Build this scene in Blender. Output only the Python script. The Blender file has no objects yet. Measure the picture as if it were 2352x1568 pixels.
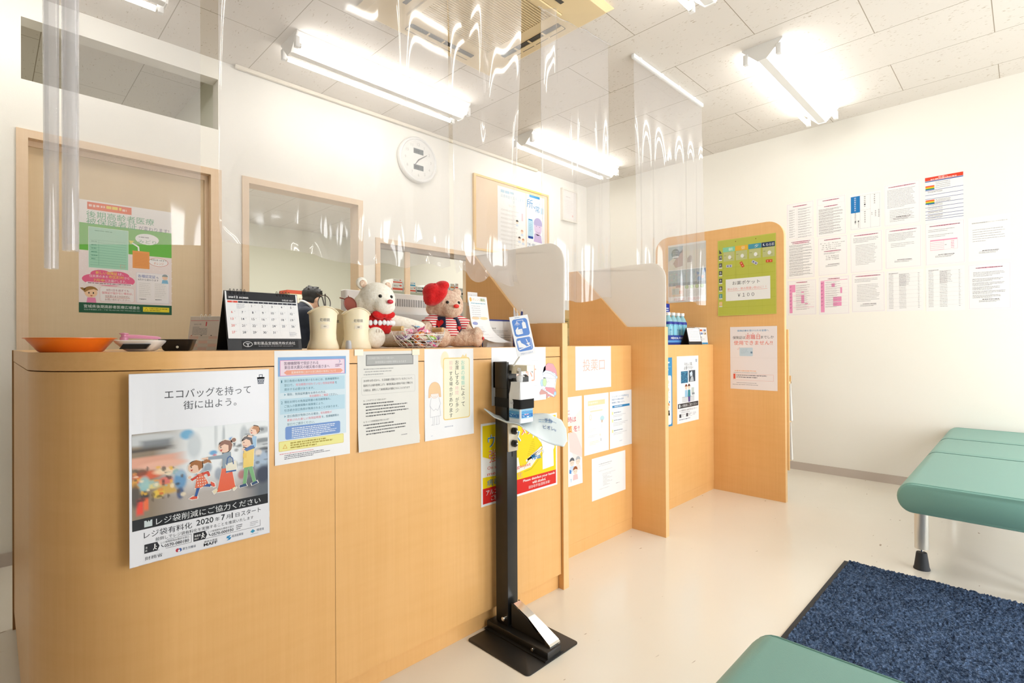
import bpy, bmesh, math, random
from mathutils import Vector, Matrix, Euler, noise
sc = bpy.context.scene
COL = sc.collection
R = math.radians
PI = math.pi
# ---------------------------------------------------------------- camera, world, light, exposure
cam_d = bpy.data.cameras.new('camera')
cam_d.sensor_width = 36.0
cam_d.lens = 1196.53 / 2352 * 36.0
cam_d.clip_start = 0.02
cam = bpy.data.objects.new('camera', cam_d)
COL.objects.link(cam)
def _cam_matrix(yaw, pitch, roll, loc):
    X = Vector((math.sin(yaw), 0, math.cos(yaw))); Y = Vector((-math.cos(yaw), 0, math.sin(yaw))); Z = Vector((0, -1, 0))
    P = Matrix.Rotation(pitch, 3, 'X'); Q = Matrix.Rotation(roll, 3, 'Z')
    M = Matrix([Q @ P @ X, Q @ P @ Y, Q @ P @ Z])
    r = M @ Vector((1, 0, 0)); d = M @ Vector((0, 1, 0)); f = M @ Vector((0, 0, 1))
    m = Matrix((r, -d, -f)).transposed().to_4x4()
    m.translation = loc
    return m
cam.matrix_world = _cam_matrix(.7806, -.0039, -.0057, Vector((0, 0, 1.02)))
sc.camera = cam
sc.view_settings.view_transform = 'Standard'
sc.view_settings.look = 'None'
sc.view_settings.gamma = 1.0
sc.view_settings.use_curve_mapping = False
sc.view_settings.exposure = -0.09
w = bpy.data.worlds.new('world'); sc.world = w; w.use_nodes = True
bg = w.node_tree.nodes['Background']
bg.inputs[0].default_value = (0.86, 0.93, 1.0, 1); bg.inputs[1].default_value = 1.5
def area(name, loc, rot, sx, sy, power, col=(1, 1, 1)):
    d = bpy.data.lights.new(name, 'AREA'); d.shape = 'RECTANGLE'; d.size = sx; d.size_y = sy
    d.energy = power; d.color = col
    o = bpy.data.objects.new(name, d); COL.objects.link(o); o.location = loc; o.rotation_euler = rot
    return o
# daylight that comes in through the glass shop front (behind and to the right of the camera)
for k, (xa, xb) in enumerate(((1.10, 1.80), (2.20, 3.00), (3.35, 4.15))):
    area('shop_front_daylight', ((xa + xb) / 2, -1.70, 1.17), (R(90), 0, 0), xb - xa, 2.1, 38, (0.97, 0.985, 1.0))
area('corridor_fill', (.3, 5.2, 2.68), (0, 0, 0), .9, .9, 24, (1, .97, .88))  # added fill lamp, no real fixture: brightens the corridor ceiling behind the transom
# ceiling panel in the dispensing room behind the back wall
area('dispensary_light', (2.6, 5.4, 2.66), (0, 0, 0), 2.4, 1.6, 62, (1, 0.98, 0.93))
TUBE = 18.0
# ---------------------------------------------------------------- materials
MATS = {}
def nodes_of(m):
    m.use_nodes = True
    nt = m.node_tree
    return nt, nt.nodes['Principled BSDF']
def mat(name, col, rough=.5, metal=0., spec=.5, **kw):
    if name in MATS: return MATS[name]
    m = bpy.data.materials.new(name)
    nt, b = nodes_of(m)
    b.inputs['Base Color'].default_value = (*col[:3], 1)
    b.inputs['Roughness'].default_value = rough
    b.inputs['Metallic'].default_value = metal
    b.inputs['Specular IOR Level'].default_value = spec
    for k, v in kw.items():
        b.inputs[k.replace('_', ' ')].default_value = v
    MATS[name] = m
    return m
def hexc(h):
    h = h.lstrip('#')
    v = [int(h[i:i + 2], 16) / 255 for i in (0, 2, 4)]
    return tuple(x / 12.92 if x <= .04045 else ((x + .055) / 1.055) ** 2.4 for x in v)
def ink(h, rough=.55):
    """flat printing ink or paper of one colour"""
    return mat('print_' + h.lstrip('#') + ('' if rough == .55 else '_gloss'), tuple(.88 * c for c in hexc(h)), rough, spec=.35)
def nd(nt, t, loc=None, **inp):
    n = nt.nodes.new(t)
    for k, v in inp.items():
        n.inputs[k].default_value = v
    return n
def bump_on(nt, b, height, strength, dist):
    bp = nd(nt, 'ShaderNodeBump', Strength=strength, Distance=dist)
    nt.links.new(height, bp.inputs['Height']); nt.links.new(bp.outputs[0], b.inputs['Normal'])
def ramp(nt, fac, stops):
    r = nt.nodes.new('ShaderNodeValToRGB')
    el = r.color_ramp.elements
    while len(el) < len(stops): el.new(.5)
    for e, (p, c) in zip(el, stops):
        e.position = p; e.color = (*c, 1)
    nt.links.new(fac, r.inputs[0])
    return r.outputs[0]
def tex(nt, kind, scale, coord='Object', mapscale=(1, 1, 1), **inp):
    tc = nt.nodes.new('ShaderNodeTexCoord'); mp = nt.nodes.new('ShaderNodeMapping')
    mp.inputs['Scale'].default_value = mapscale
    nt.links.new(tc.outputs[coord], mp.inputs[0])
    n = nt.nodes.new(kind)
    nt.links.new(mp.outputs[0], n.inputs['Vector'])
    n.inputs['Scale'].default_value = scale
    for k, v in inp.items(): n.inputs[k].default_value = v
    return n
def mix(nt, fac, a, b, mode='MIX'):
    m = nt.nodes.new('ShaderNodeMix'); m.data_type = 'RGBA'; m.blend_type = mode
    for s, v in ((m.inputs[0], fac), (m.inputs[6], a), (m.inputs[7], b)):
        if hasattr(v, 'links') or hasattr(v, 'node'): nt.links.new(v, s)
        elif isinstance(v, tuple): s.default_value = (*v[:3], 1)
        else: s.default_value = v
    return m.outputs[2]
def wood(name, base, dark, axis='Z', rough=.32, contrast=1.):
    """fine straight-grained maple laminate, grain running along the axis"""
    if name in MATS: return MATS[name]
    m = bpy.data.materials.new(name); nt, b = nodes_of(m)
    s = {'Z': (60, 60, 1.6), 'X': (1.6, 60, 60), 'Y': (60, 1.6, 60)}[axis]
    n1 = tex(nt, 'ShaderNodeTexNoise', 1.6, mapscale=s, Detail=4.0, Roughness=.65)
    s2 = {'Z': (9, 9, .5), 'X': (.5, 9, 9), 'Y': (9, .5, 9)}[axis]
    n2 = tex(nt, 'ShaderNodeTexNoise', 1.0, mapscale=s2, Detail=2.0)
    s3 = {'Z': (5, 5, 40), 'X': (40, 5, 5), 'Y': (5, 40, 5)}[axis]
    n3 = tex(nt, 'ShaderNodeTexNoise', 1.0, mapscale=s3, Detail=2.0)
    c1 = ramp(nt, n1.outputs[0], [(.25, dark), (.7, base)])
    c2 = mix(nt, .35, c1, ramp(nt, n2.outputs[0], [(.3, dark), (.65, base)]))
    c3 = mix(nt, .2, c2, ramp(nt, n3.outputs[0], [(.35, dark), (.6, base)]))
    nt.links.new(c3, b.inputs['Base Color'])
    b.inputs['Roughness'].default_value = rough
    b.inputs['Specular IOR Level'].default_value = .4
    MATS[name] = m
    return m
def plaster(name, col, scale=220, strength=.12):
    if name in MATS: return MATS[name]
    m = bpy.data.materials.new(name); nt, b = nodes_of(m)
    b.inputs['Base Color'].default_value = (*col, 1); b.inputs['Roughness'].default_value = .75
    b.inputs['Specular IOR Level'].default_value = .2
    n = tex(nt, 'ShaderNodeTexNoise', scale, Detail=3.0)
    bump_on(nt, b, n.outputs[0], strength, .002)
    MATS[name] = m
    return m
def ceiling_mat():
    m = bpy.data.materials.new('rockwool_ceiling'); nt, b = nodes_of(m)
    tc = nt.nodes.new('ShaderNodeTexCoord'); mp = nt.nodes.new('ShaderNodeMapping')
    mp.vector_type = 'POINT'
    mp.inputs['Location'].default_value = (-.117, 2.497 - .4575 * 9, 0)
    mp.inputs['Rotation'].default_value = (0, 0, 0)
    sw = nt.nodes.new('ShaderNodeSeparateXYZ'); cb = nt.nodes.new('ShaderNodeCombineXYZ')
    nt.links.new(tc.outputs['Object'], sw.inputs[0])
    ad1 = nt.nodes.new('ShaderNodeMath'); ad1.inputs[1].default_value = 9.32 * 2 - .117 + .466
    ad2 = nt.nodes.new('ShaderNodeMath'); ad2.inputs[1].default_value = .4575 * 40 - 2.497
    nt.links.new(sw.outputs[1], ad1.inputs[0]); nt.links.new(sw.outputs[0], ad2.inputs[0])
    nt.links.new(ad1.outputs[0], cb.inputs[0]); nt.links.new(ad2.outputs[0], cb.inputs[1])
    br = nt.nodes.new('ShaderNodeTexBrick')
    nt.links.new(cb.outputs[0], br.inputs['Vector'])
    br.offset = .5
    for k, v in (('Scale', 1.), ('Mortar Size', .0022), ('Mortar Smooth', .15), ('Bias', 0.), ('Brick Width', .932), ('Row Height', .4575)):
        br.inputs[k].default_value = v
    br.inputs['Color1'].default_value = (.76, .715, .655, 1); br.inputs['Color2'].default_value = (.745, .70, .64, 1)
    br.inputs['Mortar'].default_value = (.36, .31, .24, 1)
    v1 = tex(nt, 'ShaderNodeTexNoise', 1., mapscale=(150, 45, 1), Detail=1.5, Roughness=.5)
    k1 = ramp(nt, v1.outputs[0], [(.655, (0, 0, 0)), (.70, (1, 1, 1))])
    v2 = tex(nt, 'ShaderNodeTexNoise', 1., mapscale=(14, 11, 1), Detail=2.)
    k2 = ramp(nt, v2.outputs[0], [(.42, (0, 0, 0)), (.58, (1, 1, 1))])
    both = mix(nt, 1., k1, k2, 'MULTIPLY')
    c = mix(nt, both, br.outputs[0], (.47, .40, .31))
    nt.links.new(c, b.inputs['Base Color']); b.inputs['Roughness'].default_value = .9; b.inputs['Specular IOR Level'].default_value = .1
    return m
def floor_mat():
    m = bpy.data.materials.new('waxed_vinyl_floor'); nt, b = nodes_of(m)
    n = tex(nt, 'ShaderNodeTexNoise', .9, Detail=3.)
    c = ramp(nt, n.outputs[0], [(.35, (.815, .765, .66)), (.65, (.84, .795, .70))])
    n2 = tex(nt, 'ShaderNodeTexNoise', 7., Detail=4.)
    b.inputs['Roughness'].default_value = .16
    rr = nt.nodes.new('ShaderNodeMapRange')
    rr.inputs[3].default_value = .10; rr.inputs[4].default_value = .26
    nt.links.new(n2.outputs[0], rr.inputs[0]); nt.links.new(rr.outputs[0], b.inputs['Roughness'])
    b.inputs['Specular IOR Level'].default_value = .5
    n3 = tex(nt, 'ShaderNodeTexNoise', 5., Detail=2.)
    bump_on(nt, b, n3.outputs[0], .06, .01)
    # a few scuff marks and specks worn into the wax
    v = tex(nt, 'ShaderNodeTexNoise', 1., mapscale=(16, 50, 1), Detail=1.)
    k = ramp(nt, v.outputs[0], [(.765, (0, 0, 0)), (.80, (1, 1, 1))])
    nt.links.new(mix(nt, k, c, (.42, .34, .26)), b.inputs['Base Color'])
    return m
def vinyl_mat():
    """clear soft PVC sheet: mostly see-through, glossy, with a faint milky haze"""
    m = bpy.data.materials.new('clear_vinyl'); m.use_nodes = True; nt = m.node_tree
    nt.nodes.clear()
    out = nt.nodes.new('ShaderNodeOutputMaterial')
    tr = nt.nodes.new('ShaderNodeBsdfTransparent'); tr.inputs[0].default_value = (.955, .955, .965, 1)
    df = nt.nodes.new('ShaderNodeBsdfDiffuse'); df.inputs[0].default_value = (.90, .90, .93, 1)
    tl = nt.nodes.new('ShaderNodeBsdfTranslucent'); tl.inputs[0].default_value = (.90, .90, .93, 1)
    hz = nt.nodes.new('ShaderNodeMixShader'); hz.inputs[0].default_value = .5
    nt.links.new(df.outputs[0], hz.inputs[1]); nt.links.new(tl.outputs[0], hz.inputs[2])
    m1 = nt.nodes.new('ShaderNodeMixShader'); m1.inputs[0].default_value = .235
    nt.links.new(tr.outputs[0], m1.inputs[1]); nt.links.new(hz.outputs[0], m1.inputs[2])
    gl = nt.nodes.new('ShaderNodeBsdfGlossy'); gl.inputs['Roughness'].default_value = .06
    # reflectance of the two faces of the sheet, the same from either side (Schlick)
    ge = nt.nodes.new('ShaderNodeNewGeometry'); dt = nt.nodes.new('ShaderNodeVectorMath'); dt.operation = 'DOT_PRODUCT'
    nt.links.new(ge.outputs['Incoming'], dt.inputs[0])
    def mth(op, a, b=None):
        q = nt.nodes.new('ShaderNodeMath'); q.operation = op; q.use_clamp = op in ('MULTIPLY_ADD',)
        for i, v in enumerate((a, b)):
            if v is None: continue
            if hasattr(v, 'links'): nt.links.new(v, q.inputs[i])
            else: q.inputs[i].default_value = v
        return q.outputs[0]
    om = mth('SUBTRACT', 1., mth('ABSOLUTE', dt.outputs['Value']))
    fz = mth('MULTIPLY_ADD', mth('POWER', om, 5.), .80); fz.node.inputs[2].default_value = .075
    n = tex(nt, 'ShaderNodeTexNoise', 6., mapscale=(1, 1, .35), Detail=1.)
    bp = nd(nt, 'ShaderNodeBump', Strength=.12, Distance=.02)
    nt.links.new(n.outputs[0], bp.inputs['Height'])
    nt.links.new(bp.outputs[0], gl.inputs['Normal']); nt.links.new(bp.outputs[0], dt.inputs[1])
    m2 = nt.nodes.new('ShaderNodeMixShader')
    nt.links.new(fz, m2.inputs[0]); nt.links.new(m1.outputs[0], m2.inputs[1]); nt.links.new(gl.outputs[0], m2.inputs[2])
    nt.links.new(m2.outputs[0], out.inputs[0])
    MATS['clear_vinyl'] = m
    return m
def frosted_mat():
    m = bpy.data.materials.new('frosted_acrylic'); m.use_nodes = True; nt = m.node_tree
    nt.nodes.clear()
    out = nt.nodes.new('ShaderNodeOutputMaterial')
    df = nt.nodes.new('ShaderNodeBsdfDiffuse'); df.inputs[0].default_value = (.86, .84, .81, 1)
    tl = nt.nodes.new('ShaderNodeBsdfTranslucent'); tl.inputs[0].default_value = (.93, .91, .88, 1)
    mx = nt.nodes.new('ShaderNodeMixShader'); mx.inputs[0].default_value = .62
    nt.links.new(df.outputs[0], mx.inputs[1]); nt.links.new(tl.outputs[0], mx.inputs[2])
    gl = nt.nodes.new('ShaderNodeBsdfGlossy'); gl.inputs['Roughness'].default_value = .35
    m2 = nt.nodes.new('ShaderNodeMixShader'); m2.inputs[0].default_value = .05
    nt.links.new(mx.outputs[0], m2.inputs[1]); nt.links.new(gl.outputs[0], m2.inputs[2])
    nt.links.new(m2.outputs[0], out.inputs[0])
    MATS['frosted_acrylic'] = m
    return m
def emit(name, col, s):
    m = bpy.data.materials.new(name); nt, b = nodes_of(m)
    b.inputs['Base Color'].default_value = (.9, .9, .9, 1)
    b.inputs['Emission Color'].default_value = (*col, 1); b.inputs['Emission Strength'].default_value = s
    MATS[name] = m
    return m
def fuzzy(name, a, c, scale=90, strength=.9, dist=.006, rough=.95):
    """short plush / pile: mottled colour and a rough surface"""
    m = bpy.data.materials.new(name); nt, b = nodes_of(m)
    n = tex(nt, 'ShaderNodeTexNoise', scale, Detail=5., Roughness=.7)
    nt.links.new(ramp(nt, n.outputs[0], [(.35, a), (.62, c)]), b.inputs['Base Color'])
    b.inputs['Roughness'].default_value = rough; b.inputs['Specular IOR Level'].default_value = .1
    b.inputs['Sheen Weight'].default_value = .25
    bump_on(nt, b, n.outputs[0], strength, dist)
    MATS[name] = m
    return m
def leather(name, col):
    m = bpy.data.materials.new(name); nt, b = nodes_of(m)
    b.inputs['Base Color'].default_value = (*col, 1); b.inputs['Roughness'].default_value = .42
    b.inputs['Specular IOR Level'].default_value = .4
    n = tex(nt, 'ShaderNodeTexVoronoi', 420.)
    bump_on(nt, b, n.outputs[0], .12, .001)
    MATS[name] = m
    return m
WALL = plaster('cream_wallpaper', (.885, .86, .79))
INWALL = plaster('pale_green_wall', (.84, .84, .74))
CEIL = ceiling_mat(); FLOOR = floor_mat(); VINYL = vinyl_mat(); FROST = frosted_mat()
WOOD = wood('maple_laminate', (.84, .49, .195), (.77, .425, .15), 'Z')
WOODX = wood('maple_laminate_band', (.84, .49, .195), (.75, .41, .145), 'X')
WEDGE = wood('maple_edge_band', (.84, .56, .28), (.78, .48, .21), 'Z')
DOORW = wood('beige_door_laminate', (.70, .55, .35), (.655, .505, .31), 'Z', .45)
FRAMEW = wood('pale_frame_wood', (.80, .62, .44), (.74, .55, .36), 'Z', .45)
WHITE = mat('white_enamel', (.86, .85, .82), .35)
WPL = mat('white_plastic', (.88, .88, .87), .35)
BLACK = mat('black_powder_coat', (.012, .012, .012), .38)
BLKPL = mat('black_plastic', (.010, .010, .011), .3)
RUBBER = mat('dark_rubber', (.02, .024, .03), .6)
STEEL = mat('polished_steel', (.85, .83, .80), .12, 1.)
CREAMM = mat('cream_metal', (.80, .76, .66), .35)
SILVER = mat('satin_silver_metal', (.72, .71, .66), .35, .6)
GRAYB = mat('grey_vinyl_baseboard', (.56, .49, .43), .6)
GREEN = leather('green_leatherette', (.19, .385, .33))
MATS['tube_glow'] = emit('tube_glow', (1., .985, .95), TUBE)
# ---------------------------------------------------------------- mesh builder
class G:
    """collects shapes, each with its own material, into ONE mesh"""
    def __init__(s): s.v = []; s.f = []; s.m = []; s.mats = []; s.fm = None
    def mi(s, m):
        if m not in s.mats: s.mats.append(m)
        return s.mats.index(m)
    def add(s, vs, fs, m=None):
        k = len(s.v); s.v.extend(tuple(v) for v in vs); i = s.mi(m)
        for f in fs:
            s.f.append(tuple(k + j for j in f)); s.m.append(i)
        return s
    def box(s, x0, y0, z0, x1, y1, z1, m=None, bev=0, seg=2):
        if bev <= 0:
            vs = [(x0, y0, z0), (x1, y0, z0), (x1, y1, z0), (x0, y1, z0), (x0, y0, z1), (x1, y0, z1), (x1, y1, z1), (x0, y1, z1)]
            return s.add(vs, [(3, 2, 1, 0), (4, 5, 6, 7), (0, 1, 5, 4), (1, 2, 6, 5), (2, 3, 7, 6), (3, 0, 4, 7)], m)
        bm = bmesh.new(); bmesh.ops.create_cube(bm, size=1)
        bmesh.ops.scale(bm, vec=(x1 - x0, y1 - y0, z1 - z0), verts=bm.verts)
        bmesh.ops.translate(bm, vec=((x0 + x1) / 2, (y0 + y1) / 2, (z0 + z1) / 2), verts=bm.verts)
        bmesh.ops.bevel(bm, geom=bm.edges[:], offset=bev, segments=seg, profile=.5, affect='EDGES')
        return s.bm(bm, m)
    def bm(s, bm, m=None, M=None):
        bm.verts.index_update()
        vs = [(M @ v.co if M else v.co).copy() for v in bm.verts]
        fs = [[v.index for v in f.verts] for f in bm.faces]
        bm.free()
        return s.add(vs, fs, m)
    def prism(s, pts, a, b, axis='Z', m=None):
        """outline pts (2-D) extruded from a to b along the axis; pts are the other two axes in cyclic order"""
        def P(p, t):
            return {'Z': (p[0], p[1], t), 'Y': (p[0], t, p[1]), 'X': (t, p[0], p[1])}[axis]
        n = len(pts)
        ar = sum(pts[i][0] * pts[(i + 1) % n][1] - pts[(i + 1) % n][0] * pts[i][1] for i in range(n))
        if (ar < 0) != (axis == 'Y'): pts = pts[::-1]
        if b < a: a, b = b, a
        vs = [P(p, a) for p in pts] + [P(p, b) for p in pts]
        fs = [tuple(range(n))[::-1], tuple(range(n, 2 * n))] + [(i, (i + 1) % n, n + (i + 1) % n, n + i) for i in range(n)]
        return s.add(vs, fs, m)
    def lathe(s, prof, c=(0, 0, 0), n=32, m=None, M=None, cap=True):
        """profile [(radius, z)...] turned about Z"""
        vs = []; fs = []
        for (r, z) in prof:
            for i in range(n):
                a = 2 * PI * i / n
                p = Vector((r * math.cos(a), r * math.sin(a), z))
                if M: p = M @ p
                vs.append((p.x + c[0], p.y + c[1], p.z + c[2]))
        for j in range(len(prof) - 1):
            for i in range(n):
                a = j * n + i; b = j * n + (i + 1) % n
                fs.append((a, b, b + n, a + n))
        if cap:
            fs.append(tuple(range(n))[::-1]); k = (len(prof) - 1) * n; fs.append(tuple(range(k, k + n)))
        return s.add(vs, fs, m)
    def tube(s, pts, r, n=8, m=None, closed=False, cap=True):
        pts = [Vector(p) for p in pts]; N = len(pts); vs = []; fs = []
        up = Vector((0, 0, 1)); prev = None
        for i, p in enumerate(pts):
            if closed: t = pts[(i + 1) % N] - pts[i - 1]
            else: t = pts[min(i + 1, N - 1)] - pts[max(i - 1, 0)]
            t.normalize()
            if prev is None:
                a = t.cross(up)
                if a.length < .1: a = t.cross(Vector((1, 0, 0)))
            else:
                a = prev - t * prev.dot(t)
            a.normalize(); prev = a; b = t.cross(a)
            rr = r[i] if isinstance(r, (list, tuple)) else r
            for k in range(n):
                q = 2 * PI * k / n
                vs.append(p + (a * math.cos(q) + b * math.sin(q)) * rr)
        L = N if closed else N - 1
        for i in range(L):
            for k in range(n):
                a = i * n + k; b = i * n + (k + 1) % n; j = ((i + 1) % N) * n
                fs.append((a, j + k, j + (k + 1) % n, b))
        if cap and not closed:
            fs.append(tuple(range(n))); fs.append(tuple(range((N - 1) * n, N * n))[::-1])
        return s.add(vs, fs, m)
    def ell(s, c, r, m=None, rot=None, sub=3):
        bm = bmesh.new(); bmesh.ops.create_icosphere(bm, subdivisions=sub, radius=1)
        M = Matrix.Translation(c) @ (Euler(rot).to_matrix().to_4x4() if rot else Matrix()) @ Matrix.Diagonal((*r, 1))
        return s.bm(bm, m, M)
    def build(s, name, m=None, parent=None, loc=None, rot=None, smooth=35):
        me = bpy.data.meshes.new(name)
        me.from_pydata(s.v, [], s.f)
        for q in s.mats: me.materials.append(q or m)
        if len(s.mats) > 1: me.polygons.foreach_set('material_index', s.m)
        if smooth:
            me.polygons.foreach_set('use_smooth', [True] * len(me.polygons))
            me.set_sharp_from_angle(angle=R(smooth))
        me.update()
        o = bpy.data.objects.new(name, me); COL.objects.link(o)
        if parent: o.parent = parent
        if loc: o.location = loc
        if rot: o.rotation_euler = rot
        return o
def tag(o, label=None, cat=None, group=None, kind=None):
    if label: o['label'] = label
    if cat: o['category'] = cat
    if group: o['group'] = group
    if kind: o['kind'] = kind
    return o
def struct(o): o['kind'] = 'structure'; return o
def empty(name, loc, rz=0, label=None, cat=None, group=None):
    o = bpy.data.objects.new(name, None); COL.objects.link(o); o.location = loc; o.rotation_euler = (0, 0, rz)
    o.empty_display_size = .05
    return tag(o, label, cat, group)
def copy_tree(o, loc=None, rz=None, label=None, parent=None):
    c = o.copy(); COL.objects.link(c)
    if parent: c.parent = parent
    if loc is not None: c.location = loc
    if rz is not None: c.rotation_euler = (0, 0, rz)
    if label: c['label'] = label
    for ch in o.children: copy_tree(ch, parent=c)
    return c
def evaluated(o, mods):
    """apply the modifiers described by mods to the mesh object"""
    for t, kw in mods:
        md = o.modifiers.new(t, t)
        for k, v in kw.items(): setattr(md, k, v)
    dg = bpy.context.evaluated_depsgraph_get(); dg.update()
    me = bpy.data.meshes.new_from_object(o.evaluated_get(dg))
    o.modifiers.clear(); o.data = me
    me.polygons.foreach_set('use_smooth', [True] * len(me.polygons)); me.update()
    return o
def blob(name, shapes, voxel, m, parent=None, smooth=6, loc=None, rot=None):
    """fuse ellipsoids ('e', c, r, rot) and tapered limbs ('t', pts, radii) into one continuous skin"""
    g = G()
    for sh in shapes:
        if sh[0] == 'e': g.ell(sh[1], sh[2], rot=sh[3] if len(sh) > 3 else None)
        else:
            g.tube(sh[1], sh[2], 12)
            for p, r in zip((sh[1][0], sh[1][-1]), (sh[2][0], sh[2][-1])): g.ell(p, (r, r, r), sub=2)
    o = g.build(name, m, None, smooth=0)
    evaluated(o, [('REMESH', dict(mode='VOXEL', voxel_size=voxel)), ('SMOOTH', dict(factor=.5, iterations=smooth))])
    o.data.materials.clear(); o.data.materials.append(m)
    if parent: o.parent = parent
    if loc: o.location = loc
    if rot: o.rotation_euler = rot
    return o
def grid(name, m, nu, nv, fn, parent=None, mats=None, thick=0, mi=None):
    """sheet of nu x nv cells from fn(u, v) -> point, optionally thickened"""
    vs = [fn(i / nu, j / nv) for j in range(nv + 1) for i in range(nu + 1)]
    fs = [(j * (nu + 1) + i, j * (nu + 1) + i + 1, (j + 1) * (nu + 1) + i + 1, (j + 1) * (nu + 1) + i) for j in range(nv) for i in range(nu)]
    g = G(); g.add(vs, fs, m)
    o = g.build(name, m, parent, smooth=60)
    if thick: evaluated(o, [('SOLIDIFY', dict(thickness=thick, offset=0))])
    return o
# ---------------------------------------------------------------- room shell
XL, XR, YF, YB, CZ = -3.0, 4.57, -1.65, 3.38, 2.70
def wall_holes(name, axis, a0, a1, z0, z1, t0, t1, holes, m):
    """wall in the plane of axis ('Y' or 'X' constant), thickness t0..t1, rectangular holes (a0, a1, z0, z1)"""
    g = G()
    As = sorted({a0, a1, *[h[0] for h in holes], *[h[1] for h in holes]})
    for i in range(len(As) - 1):
        p, q = As[i], As[i + 1]; mid = (p + q) / 2
        hs = sorted((h[2], h[3]) for h in holes if h[0] <= mid <= h[1])
        z = z0
        for lo, hi in hs + [(z1, z1)]:
            if lo > z:
                if axis == 'Y': g.box(p, t0, z, q, t1, lo)
                else: g.box(t0, p, z, t1, q, lo)
            z = hi
    return struct(g.build(name, m, smooth=0))
struct(G().box(XL, YF - .1, -.1, XR + .1, 7.7, 0).build('floor', FLOOR, smooth=0))
struct(G().box(XL, YF - .1, CZ, XR + .1, YB + .1, CZ + .1).build('ceiling', CEIL, smooth=0))
struct(G().box(XL, YB + .1, CZ, XR + .1, 7.7, CZ + .1).build('ceiling_dispensary', CEIL, smooth=0))
struct(G().box(XR, YF - .1, 0, XR + .1, 7.7, CZ).build('wall_right', WALL, smooth=0))
struct(G().box(XL - .1, YF - .1, 0, XL, 7.7, CZ).build('wall_left', WALL, smooth=0))
struct(G().box(XL, 7.6, 0, XR, 7.7, CZ).build('wall_dispensary', INWALL, smooth=0))
struct(G().box(.985, YB + .1, 0, 1.065, 7.6, CZ).build('wall_partition', INWALL, smooth=0))
wall_holes('wall_back', 'Y', XL, XR, 0, CZ, YB, YB + .1,
           [(.118, .963, 0, 2.044), (.118, .964, 2.288, 2.584), (1.092, 1.897, .85, 2.046), (2.0, 2.95, .85, 1.80)], WALL)
PANES = ((1.10, 1.80), (2.20, 3.00), (3.35, 4.15))
wall_holes('wall_front', 'Y', XL, XR, 0, CZ, YF - .1, YF, [(a, b, .10, 2.24) for a, b in PANES], WALL)
for k, (a, b) in enumerate(PANES):
    g = G()
    for x in (a, b - .04): g.box(x, YF - .07, .10, x + .04, YF - .02, 2.24)
    g.box(a, YF - .07, .10, b, YF - .02, .15); g.box(a, YF - .07, 2.19, b, YF - .02, 2.24)
    struct(g.build('window_%d' % (k + 3), SILVER, smooth=0))
struct(G().box(XR - .008, YF, 0, XR, YB, .062).build('baseboard_right', GRAYB, smooth=0))
g = G(); g.box(XL, YB - .008, 0, .10, YB, .062); g.box(.985, YB - .008, 0, XR - .008, YB, .062)
struct(g.build('baseboard_back', GRAYB, smooth=0))
struct(G().box(1.05, YB - .03, CZ - .022, 3.75, YB - .012, CZ - .001).build('trim_1', mat('cream_rail', (.80, .74, .62), .45), smooth=0))
# sliding door with its frame
g = G()
g.box(.10, YB - .012, 0, .142, YB + .10, 2.05); g.box(.921, YB - .012, 0, .978, YB + .10, 2.05); g.box(.142, YB - .012, 2.012, .921, YB + .10, 2.05)
struct(g.build('trim_2', FRAMEW, smooth=0))
d = struct(G().box(.142, YB + .045, .005, .90, YB + .075, 1.985).build('door_1', DOORW, smooth=0))
G().box(.90, YB + .035, .005, .921, YB + .085, 1.985).build('door_stile', FRAMEW, d, smooth=0)
G().box(.142, YB + .035, 1.985, .921, YB + .085, 2.012).build('head_rail', FRAMEW, d, smooth=0)
# frames of the two openings into the dispensary
def opening_frame(name, x0, x1, z0, z1, wl):
    g = G()
    g.box(x0, YB - .012, z0, x0 + wl, YB + .105, z1); g.box(x1 - wl, YB - .012, z0, x1, YB + .105, z1)
    g.box(x0 + wl, YB - .012, z1 - wl, x1 - wl, YB + .105, z1); g.box(x0 - .03, YB - .03, z0, x1 + .03, YB + .105, z0 + .03)
    return struct(g.build(name, FRAMEW, smooth=0))
opening_frame('window_1', 1.092, 1.897, .85, 2.046, .038)
f2 = opening_frame('window_2', 2.0, 2.95, .85, 1.80, .035)
g = G()
for i in range(3): g.box(2.035, YB + .02 + i * .022, 1.735, 2.915, YB + .032 + i * .022, 1.765)
g.build('sliding_track', mat('brown_track', (.36, .29, .22), .5), f2, smooth=0)
g = G(); g.box(2.28, YB + .035, .88, 2.325, YB + .05, 1.735)
g.build('sash_stile', FRAMEW, f2, smooth=0)
# ---------------------------------------------------------------- ceiling lights
def make_light(tubes=True):
    t = empty('ceiling_light', (0, 0, CZ)); h = .6
    g = G()
    g.prism([(-.105, 0), (.105, 0), (.105, -.006), (.022, -.085), (-.022, -.085), (-.105, -.006)], -h, h, 'X', WHITE)
    g.build('reflector', WHITE, t, smooth=20)
    for s in (-1, 1):
        g = G(); g.prism([(-.108, 0), (.108, 0), (.108, -.008), (.024, -.09), (-.024, -.09), (-.108, -.008)], s * h, s * (h + .008), 'X', WHITE)
        g.build('end_plate', WHITE, t, smooth=0)
    for y in (-.088, .088):
        for s in (-1, 1):
            G().box(s * (h + .001) - .012, y - .014, -.088, s * (h + .001) + .012, y + .014, -.03, WPL, .004).build('lamp_socket', WPL, t)
        g = G(); M = Matrix.Rotation(R(90), 4, 'Y')
        g.lathe([(.0128, -h + .014), (.0128, h - .014)], (0, y, -.072), 16, MATS['tube_glow'], M)
        tb = g.build('fluorescent_tube', MATS['tube_glow'], t)
        for s in (-1, 1):
            G().lathe([(.0134, -.012), (.0134, .012)], (s * (h - .008), y, -.072), 16, SILVER, M).build('tube_cap', SILVER, tb)
    return t
L0 = make_light()
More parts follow.
